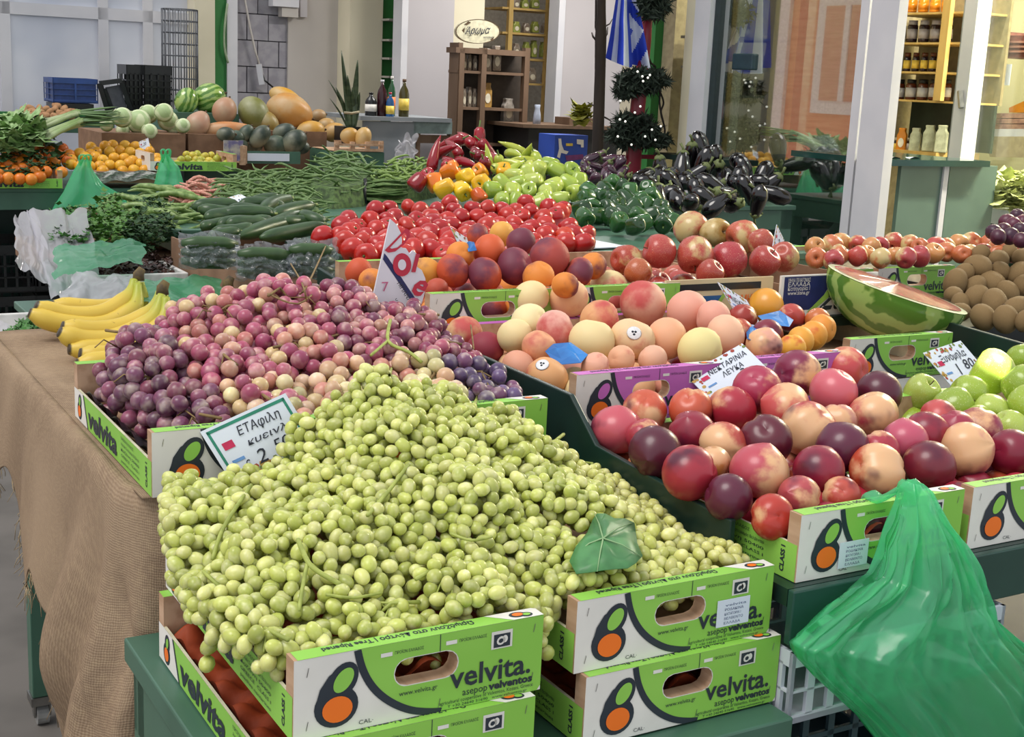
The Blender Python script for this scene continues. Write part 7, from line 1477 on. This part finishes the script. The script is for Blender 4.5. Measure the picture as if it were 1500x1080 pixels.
garland([(905, 118), (920, 105), (950, 100), (975, 108), (978, 120), (960, 132), (930, 138), (905, 146), (900, 134)], 2200, 1); garland([(890, 200), (905, 172), (925, 166), (950, 170), (965, 190), (985, 205), (978, 214), (945, 214), (905, 214)], 2400, 2); garland([(930, 5), (945, -10), (975, -10), (982, 10), (970, 26), (945, 28)], 1400, 3)
m_, n_ = newmat('fairy_light'); n_.bsdf.inputs['Base Color'].default_value = (.9, .9, .85, 1); n_.bsdf.inputs['Emission Color'].default_value = (1, .97, .88, 1); n_.bsdf.inputs['Emission Strength'].default_value = .6
g = G(); g.ball((0, 0, 0), .006, 8, 6); lm = g.mesh('fairy_light', m_)
for x, y in ((941, 112), (949, 114), (952, 110), (942, 119), (938, 156), (930, 165), (909, 148), (908, 175), (916, 178), (925, 212), (960, 205), (945, 200), (905, 200), (968, 185), (934, 105), (955, 190)):
    o = ob('fairy_light', lm, at_v(x, y, VG - .15) - t.location, parent=t); o.location = t.matrix_basis.inverted() @ at_v(x, y, VG - .15)
g = G(); g.tube(catmull([at_v(965, 130, VG), at_v(972, 150, VG), at_v(968, 165, VG), at_v(974, 190, VG), at_v(970, 202, VG)], 4), .005, 5); g.tube(catmull([at_v(970, 118, VG), at_v(966, 150, VG), at_v(972, 180, VG)], 4), .005, 5); part_w('light_string', g, M_trunk, t)

# ---------------------------------------------------------------- right hand shop
UF = 4.15
def fpx(x, y=100): return UV(at_u(x, y, UF))[1]
def fac(name, xa, xb, m, z0=0., z1=3.2, D=.10, out=0.):
    va, vb = [UV(at_u(x, 100, UF - out))[1] for x in (xb, xa)]; g = G(); g.box((UF - out, va, z0), (UF + D, vb, z1)); return structure(name, g, m, rz=YAW)
fac('wall_right', 945, 986, M_cremw, D=.2, out=-.36); fac('trim_9', 985, 1001, M_grn, D=.1, out=-.30); fac('wall_right', 1000, 1013, M_cremw, D=.3, out=.02)
fac('trim_10', 1012, 1034, M_frame, out=.03); fac('trim_11', 1034, 1042, mat('dark_seal', '#26343a', .4), out=.0); fac('trim_12', 1268, 1308, M_frame, out=.02, D=.03)
m_, n_ = newmat('shop_glass'); o_ = n_.n['Material Output']; n_.n.remove(n_.bsdf); tr = n_.add('ShaderNodeBsdfTransparent'); tr.inputs[0].default_value = (.58, .64, .64, 1); gl = n_.add('ShaderNodeBsdfGlossy'); gl.inputs['Roughness'].default_value = .015; mx = n_.add('ShaderNodeMixShader'); mx.inputs[0].default_value = .52; n_.l.new(tr.outputs[0], mx.inputs[1]); n_.l.new(gl.outputs[0], mx.inputs[2]); n_.l.new(mx.outputs[0], o_.inputs[0]); M_glass = m_
va, vb = fpx(1265), fpx(1040); w2 = ob('window_2', None, X(UF, va, 0), (0, 0, YAW)); w2['kind'] = 'structure'
g = G(); g.box((.03, 0, 0), (.036, vb - va, 3.1)); part('pane', g, M_glass, w2)
g = G(); g.box((.0, 0, 0), (.06, .05, 3.1)); g.box((0, 0, 0), (.06, vb - va, .12)); part('window_frame', g, M_frame, w2)
g = G(); g.box((.01, vb - va - .30, UV(at_u(1078, 102, UF))[2]), (.05, vb - va - .15, UV(at_u(1078, 78, UF))[2])); o = part('door_lock', g, mat('lock_box', '#27414a', .4), w2, bevel=.006)
# things inside, behind the glass
box_i = lambda name, x0, x1, y0, y1, v, D, m, p: box_w(name, x0, x1, y0, y1, v, D, m, p)
t = thing('shop_counter', 'dark green counter inside the shop behind the reflecting glass', 'counter', at_v(1150, 300, 5.1), YAW); box_i('counter_body', 1062, 1262, 243, 420, 5.05, .5, mat('counter_green', '#2f4a44', .4, '#263d39', 4), t); box_i('counter_top', 1058, 1264, 236, 244, 5.02, .56, M_dkgreen, t)
for x0, x1, y0, y1, lb in ((1165, 1190, 202, 238, 'left'), (1188, 1222, 200, 240, 'right')):
    def bf(p, q, x0=x0, x1=x1, y0=y0, y1=y1):
        a = 2 * PI * p; b = PI * q - PI / 2; c = at_v((x0 + x1) / 2, (y0 + y1) / 2, 5.25); kk = dist(c) / FPX; s_ = 1 + .12 * math.sin(5 * a + 3 * b); return c + _R * ((x1 - x0) / 2 * kk * math.cos(b) * math.cos(a) * s_) + eV * (.08 * math.cos(b) * math.sin(a)) + Vector((0, 0, (y1 - y0) / 2 * kk * math.sin(b) * s_))
    t = thing('plastic_bag', f'full white plastic bag on the counter inside the glass, {lb} of two', 'bag', at_v((x0 + x1) / 2, y1, 5.25), YAW); g = G(); g.grid(bf, 20, 14, closed=True); part_w('bag_body', g, mat('white_bag', '#d5d8de', .3, '#c4c8d0', 20), t)
t = thing('shelf_unit', 'dim shelf unit inside the shop, seen through the glass', 'shelf', at_v(1090, 240, 5.9), YAW); M_dim = mat('dim_shelf', '#6f6a58', .6)
for y in (55, 100, 140): box_i('shelf', 1050, 1150, y, y + 4, 5.4, .3, M_dim, t)
for x in (1052, 1112): box_i('post', x, x + 6, -30, 300, 5.38, .05, M_shelf, t)
for i, (x, y) in enumerate([(1066, 100), (1080, 100), (1100, 140), (1120, 140), (1076, 140), (1094, 55), (1070, 55), (1130, 100)]): pouch('packet', 'packet on the dim shelves behind the reflecting glass', x, y - 22, y, 12, 5.45, M_pkt, M_labw, 'packets behind the glass')
# shop room: back walls, shelves with jars, counter in the doorway, inner partition
M_yelw = mat('pale_yellow_wall', '#e4e0bc', .7, '#dad6ae', 1.2)
g = G(); g.box((6.7, 2.0, 0), (6.8, 5.9, 3.2)); structure('wall_right', g, M_yelw, rz=YAW)
g = G(); g.box((4.3, 5.78, 0), (6.7, 5.88, 3.2)); structure('wall_far', g, mat('shop_wall_beige', '#a69a7a', .8), rz=YAW)
g = G(); g.box((UF - .2, 1.2, 3.0), (6.8, 5.9, 3.1)); structure('ceiling', g, M_cremw, rz=YAW)
US = 5.75
def spx(x, y=100): return UV(at_u(x, y, US))
def shbox(name, x0, x1, y0, y1, m, parent, D=.3, off=0.):
    va, vb = spx(x1)[1], spx(x0)[1]; z0, z1 = spx((x0 + x1) / 2, y1)[2], spx((x0 + x1) / 2, y0)[2]; vs = [X(u, v, z) for u in (US - off, US - off + D) for v in (va, vb) for z in (z0, z1)]
    g = G(); g._add(vs, [(0, 1, 3, 2), (4, 6, 7, 5), (0, 4, 5, 1), (2, 3, 7, 6), (0, 2, 6, 4), (1, 5, 7, 3)], 0); return part_w(name, g, m, parent, False)
t = thing('shelf_unit', 'pine wall shelf with rows of jars in the shop doorway', 'shelf', at_u(1355, 240, US), YAW)
for y in (18, 62, 105, 147): shbox('shelf', 1296, 1412, y, y + 3, M_shelf, t)
shbox('post', 1377, 1388, -40, 148, M_shelf, t, .03, .03); shbox('back_panel', 1290, 1416, -60, 150, mat('shelf_back', '#8f8262', .7), t, .02, -.29); shbox('lower_board', 1290, 1412, 150, 220, mat('dark_backsplash', '#1d2a22', .5, '#26352b', 8), t, .02, -.28); shbox('lower_shelf', 1288, 1385, 221, 232, M_shelf, t, .35)
def jar(x, y1, h, r_, body, cap, labm, lname, grp):
    c = at_u(x, y1, US + .10); k = dist(c) / FPX; h *= k; r_ *= k; t = thing('jar', lname, 'jar', c, YAW, grp); g = G(); g.lathe([(r_ * .95, 0), (r_, h * .08), (r_, h * .74), (r_ * .8, h * .82)], 14); part('glass', g, body, t, True); g = G(); g.lathe([(r_ * .86, h * .80), (r_ * .86, h), (0, h)], 14); part('lid', g, cap, t, True); g = G(); g.lathe([(r_ * 1.03, h * .16), (r_ * 1.03, h * .6)], 14); part('paper_label', g, labm, t, True)
M_j1 = mat('jam_orange', '#c07818', .15, '#a86410', 5); M_j2 = mat('jam_dark', '#2a1a22', .15); M_j3 = mat('honey_dark', '#5a2a18', .15); M_l1 = mat('label_grey', '#a8a4ac', .5); M_l2 = mat('label_white', '#d0d2da', .5)
for i in range(5):
    x = 1318 + i * 17
    jar(x, 18, 22, 7.5, M_j1, M_j1, M_j1, 'jar of orange preserve on the top shelf in the doorway', 'orange jars'); jar(x, 62, 31, 7.6, M_j2, M_l1, M_l1, 'dark jar with grey lid and swirl label on the second shelf', 'dark jars')
    jar(x - 2, 147, 30, 7.6, M_j3, M_dark, M_l2, 'brown jar with tall white label on the lowest shelf', 'white labelled jars')
for i in range(6): jar(1315 + i * 12.5, 105, 27, 5.2, M_j2, M_j3, M_yel, 'small dark jar with yellow label on the third shelf', 'yellow labelled jars')
for i, (x, y0, y1, wp, m, lb) in enumerate([(1318, 188, 222, 14, M_j1, 'honey coloured packet at the left of the lower shelf'), (1338, 188, 222, 16, mat('clear_bag', '#a4a68c', .3, '#8a8d74', 25), 'clear bag of green herbs on the lower shelf, third from right'), (1358, 184, 222, 18, MATS['clear_bag'], 'clear bag of green herbs on the lower shelf, second from right'), (1376, 184, 224, 18, MATS['clear_bag'], 'clear bag of green herbs at the right end of the lower shelf')]):
    c = at_u(x, y1, US + .02); t = pouch('packet', lb, x, y0, y1, wp, UV(c)[1], m, M_labw, None, i == 0); t.location = c; t.rotation_euler[2] = YAW - 1.0
for x, m, lb in ((1312, M_yel, 'dark jar with a round yellow label on the lower shelf'), (1325, M_white, 'dark jar with a round white label on the lower shelf')): jar(x, 222, 20, 6.5, M_j2, M_labw, m, lb, None)
t = thing('shop_counter', 'pale green glass fronted counter in the shop doorway', 'counter', at_v(1360, 345, 4.1), YAW); M_cg = mat('counter_panel', '#5f776b', .35, '#566d61', 3)
box_w('front_panel', 1302, 1364, 243, 420, 4.10, .02, M_cg, t); box_w('front_panel', 1372, 1440, 243, 420, 4.10, .02, M_cg, t); box_w('steel_strip', 1364, 1371, 243, 420, 4.09, .02, M_frame, t); box_w('side_panel', 1436, 1440, 243, 420, 4.12, .5, M_cg, t); box_w('counter_top', 1300, 1450, 235, 244, 4.06, .6, mat('counter_glass_top', '#234640', .12, '#1d3c37', 4), t)
g = G(); g.grid(lambda p, q: at_v(1304 + 42 * p, 236, 4.15 + .25 * q) + Vector((0, 0, .012 + .006 * math.sin(p * 9 + q * 7))), 16, 8); tag(ob('paper_sheet', g.mesh('paper_sheet', M_card, True)), 'white paper sheets lying on the doorway counter', 'paper')
# inner partition at the right: frame, glass, sill, and what stands behind it
UP = 5.3
def ppx(x, y=100): return UV(at_u(x, y, UP))
def pbox(name, x0, x1, z0, z1, m, D=.06, out=0.): g = G(); g.box((UP - out, ppx(x1)[1], z0), (UP + D, ppx(x0)[1], z1)); return structure(name, g, m, rz=YAW)
pbox('trim_13', 1402, 1412, 0, 3., mat('grey_frame', '#8e9494', .4)); pbox('trim_14', 1412, 1430, 0, 3., M_frame, out=.04)
zs = UV(at_u(1445, 303, UP))[2]; v1, v0 = ppx(1428)[1], ppx(1620)[1]
w3 = ob('window_3', None, X(UP, v0, 0), (0, 0, YAW)); w3['kind'] = 'structure'
m_, n_ = newmat('clear_glass'); o_ = n_.n['Material Output']; n_.n.remove(n_.bsdf); tr = n_.add('ShaderNodeBsdfTransparent'); tr.inputs[0].default_value = (.93, .96, .93, 1); gl = n_.add('ShaderNodeBsdfGlossy'); gl.inputs['Roughness'].default_value = .02; mx = n_.add('ShaderNodeMixShader'); mx.inputs[0].default_value = .08; n_.l.new(tr.outputs[0], mx.inputs[1]); n_.l.new(gl.outputs[0], mx.inputs[2]); n_.l.new(mx.outputs[0], o_.inputs[0])
g = G(); g.box((.02, 0, zs), (.026, v1 - v0, 3.)); part('pane', g, m_, w3); g = G(); g.box((-.06, 0, zs - .07), (.25, v1 - v0, zs)); part('sill', g, M_frame, w3); g = G(); g.box((-.01, 0, 0), (.05, v1 - v0, zs - .07)); part('lower_wall', g, M_dkgreen, w3); g = G(); g.box((-.03, 0, zs - .12), (-.01, v1 - v0, zs - .105)); part('steel_strip', g, M_frame, w3)
g = G(); t = thing('door_handle', 'steel handle on the inner door frame beside the jar shelf', 'handle', at_u(1407, 145, UP - .05), YAW); c = at_u(1407, 145, UP - .05); g.bar(at_u(1406, 133, UP - .05), at_u(1408, 158, UP - .05), .02, .03); part_w('handle_bar', g, M_staple, t, False)
def behind(x, y): return at_u(x, y, 6.1)
M_bask = mat('wicker_basket', '#7a4038', .7, '#5f302a', 40, .4)
t = thing('basket', 'reddish wicker basket high behind the right window', 'basket', behind(1480, 85), YAW)
def bpx(name, pts, D, m, par):
    g = G(); g.prism([behind(x, y) for x, y in pts], eU * D); return part_w(name, g, m, par, False)
bpx('basket_body', [(1447, 52), (1540, 52), (1536, 84), (1452, 84)], .25, M_bask, t); bpx('handle_end', [(1449, 46), (1470, 46), (1470, 54), (1447, 54)], .2, M_bask, t)
for y in (60, 67, 74): bpx('weave_band', [(1474, y), (1540, y), (1540, y + 3), (1474, y + 3)], -.01, mat('basket_band', '#9a6a5c', .7), t)
bpx('paper_label', [(1456, 57), (1473, 57), (1472, 79), (1458, 79)], -.008, M_labw, t)
t = thing('notice_sheet', 'white sheet of paper fixed inside the right window', 'paper', behind(1460, 125), YAW); bpx('sheet', [(1440, 94), (1482, 94), (1478, 125), (1438, 125)], .003, M_card, t)
t = thing('price_stack', 'stack of pinkish packs with an orange one on top behind the right window', 'packets', behind(1480, 195), YAW); M_pk = mat('pink_pack', '#b08a78', .5, '#8f6a60', 30)
for i, y in enumerate((166, 174, 182)): bpx('pack', [(1436 + 2 * i, y), (1540, y), (1540, y + 7), (1434 + 2 * i, y + 7)], .25, M_pk, t)
bpx('orange_pack', [(1478, 158), (1500, 148), (1540, 150), (1540, 165), (1478, 165)], .2, M_j1, t); bpx('shelf_board', [(1430, 189), (1560, 189), (1560, 200), (1430, 200)], .35, M_frame, t); bpx('bracket', [(1440, 200), (1560, 200), (1560, 232), (1450, 230)], .3, mat('beige_box', '#b3a586', .6), t)
foliage('cabbage', 'pale green wrapped cabbage behind the right window', 'cabbage', [(1456, 300), (1464, 286), (1490, 280), (1515, 286), (1520, 302)], lambda u, v: (UV(at_u(1485, 290, 5.6))[2]) + .02, 500, .075, mat('pale_cabbage', '#aab26a', .4, '#c6cc90', 12), 71, lift=.10)
t = thing('orange_pumpkin_piece', 'orange and white piece beside the wrapped cabbage', 'vegetable', at_u(1447, 298, 5.5), YAW); g = G(); g.ball(at_u(1449, 286, 5.5), (.03, .03, .035), 12, 8); part_w('flesh', g, M_j1, t); g = G(); g.prism([at_u(1443, 300, 5.48), at_u(1456, 300, 5.48), at_u(1444, 288, 5.48)], eU * .05); part_w('rind', g, M_white, t, False)

g = G(); v_ = fpx(1066); g.box((UF + .45, v_ - .03, 0), (UF + .5, v_ + .03, 3.)); structure('trim_15', g, mat('pale_green_strip', '#d5dcc8', .4), rz=YAW)
# ---------------------------------------------------------------- roof, side wall, the house across the street that the glass mirrors
g = G(); g.box((3.4, 4.6, 3.2), (10, 12.5, 3.3)); structure('ceiling', g, M_wallw, rz=YAW)
t = thing('house', 'terracotta rendered house across the street, mirrored in the shop glass', 'house', X(-8, 17, 0), YAW); M_terra = mat('terracotta_render', '#e0805c', .8, '#d0704e', 3, .1, stretch=(.3, .3, 6)); M_ptrim = mat('pink_trim', '#e8c4bc', .7)
g = G(); g.box((-.3, -9, 0), (0, 1.8, 7)); part('facade', g, M_terra, t)
for y0 in (-7.3, -4.0, -.72):
    for zz in (1.2, 4.4):
        g = G(); g.box((0, y0, zz), (.06, y0 + 1.55, zz + 2.0)); part('window_trim', g, M_ptrim, t); g = G(); g.box((.06, y0 + .22, zz + .22), (.09, y0 + 1.33, zz + 1.8)); part('shutter', g, mat('terracotta_shutter', '#cf7d66', .7, '#c27058', 2, stretch=(1, 1, 20)), t); g = G(); g.box((.09, y0 + .72, zz + .22), (.12, y0 + .84, zz + 1.8)); part('shutter_bar', g, M_ptrim, t)
for y0 in (-9., 1.55): g = G(); g.box((0, y0, 0), (.08, y0 + .25, 7)); part('corner_trim', g, M_ptrim, t)
g = G(); g.box((0, -9, 3.45), (.1, 1.8, 3.7)); part('string_course', g, M_ptrim, t)
t = thing('house', 'dull grey house across the street, added to darken the mirrored view beside the terracotta one', 'house', X(-9, 19.1, 0), YAW); g = G(); g.box((-.3, 0, 0), (0, 12, 8)); part('facade', g, mat('grey_render', '#5c5a52', .9, '#4f4d46', 2), t); g = G(); g.box((0, 3, 1), (.05, 5, 3)); part('shutter', g, M_dark, t)  # unseen neighbour house, added so the glass mirrors something dark
# shop lamps: warm tubes under the shop ceiling, one pale fill lamp added in the hall to brighten the middle shop
def tube_lamp(label, c, L_, power, colr, rz=YAW):
    t = thing('tube_lamp', label, 'lamp', c, rz); g = G(); g.box((-L_ / 2, -.06, .02), (L_ / 2, .06, .06)); part('housing', g, M_frame, t); l = bpy.data.lights.new('tube_light', 'AREA'); l.shape = 'RECTANGLE'; l.size = L_; l.size_y = .1; l.energy = power; l.color = colr; o = bpy.data.objects.new('tube_light', l); COL.objects.link(o); o.parent = t; o.location = (0, 0, .0); return t
tube_lamp('tube lamp under the ceiling of the jar shop', X(5.4, 4.9, 2.9), 1.2, 45, (1, .93, .78)); tube_lamp('tube lamp over the packs behind the right window', X(5.9, 3.6, 2.9), 1.2, 240, (1, .95, .75)); tube_lamp('unseen fill lamp added before the middle shop', X(5.2, 7.6, 2.95), 1.5, 90, (1, .97, .92))

# a shaft of sunlight through a gap over the green apples
sp = bpy.data.lights.new('sun_shaft', 'SPOT'); sp.energy = 1600; sp.spot_size = math.radians(2.6); sp.spot_blend = .12; sp.shadow_soft_size = .004; sp.color = (1, .97, .9)
o = bpy.data.objects.new('sun_shaft', sp); COL.objects.link(o); tg = at_v(1418, 560, 1.63); o.location = tg + Vector((.9, -.5, 2.1)); o.rotation_euler = (tg - o.location).to_track_quat('-Z', 'Y').to_euler()
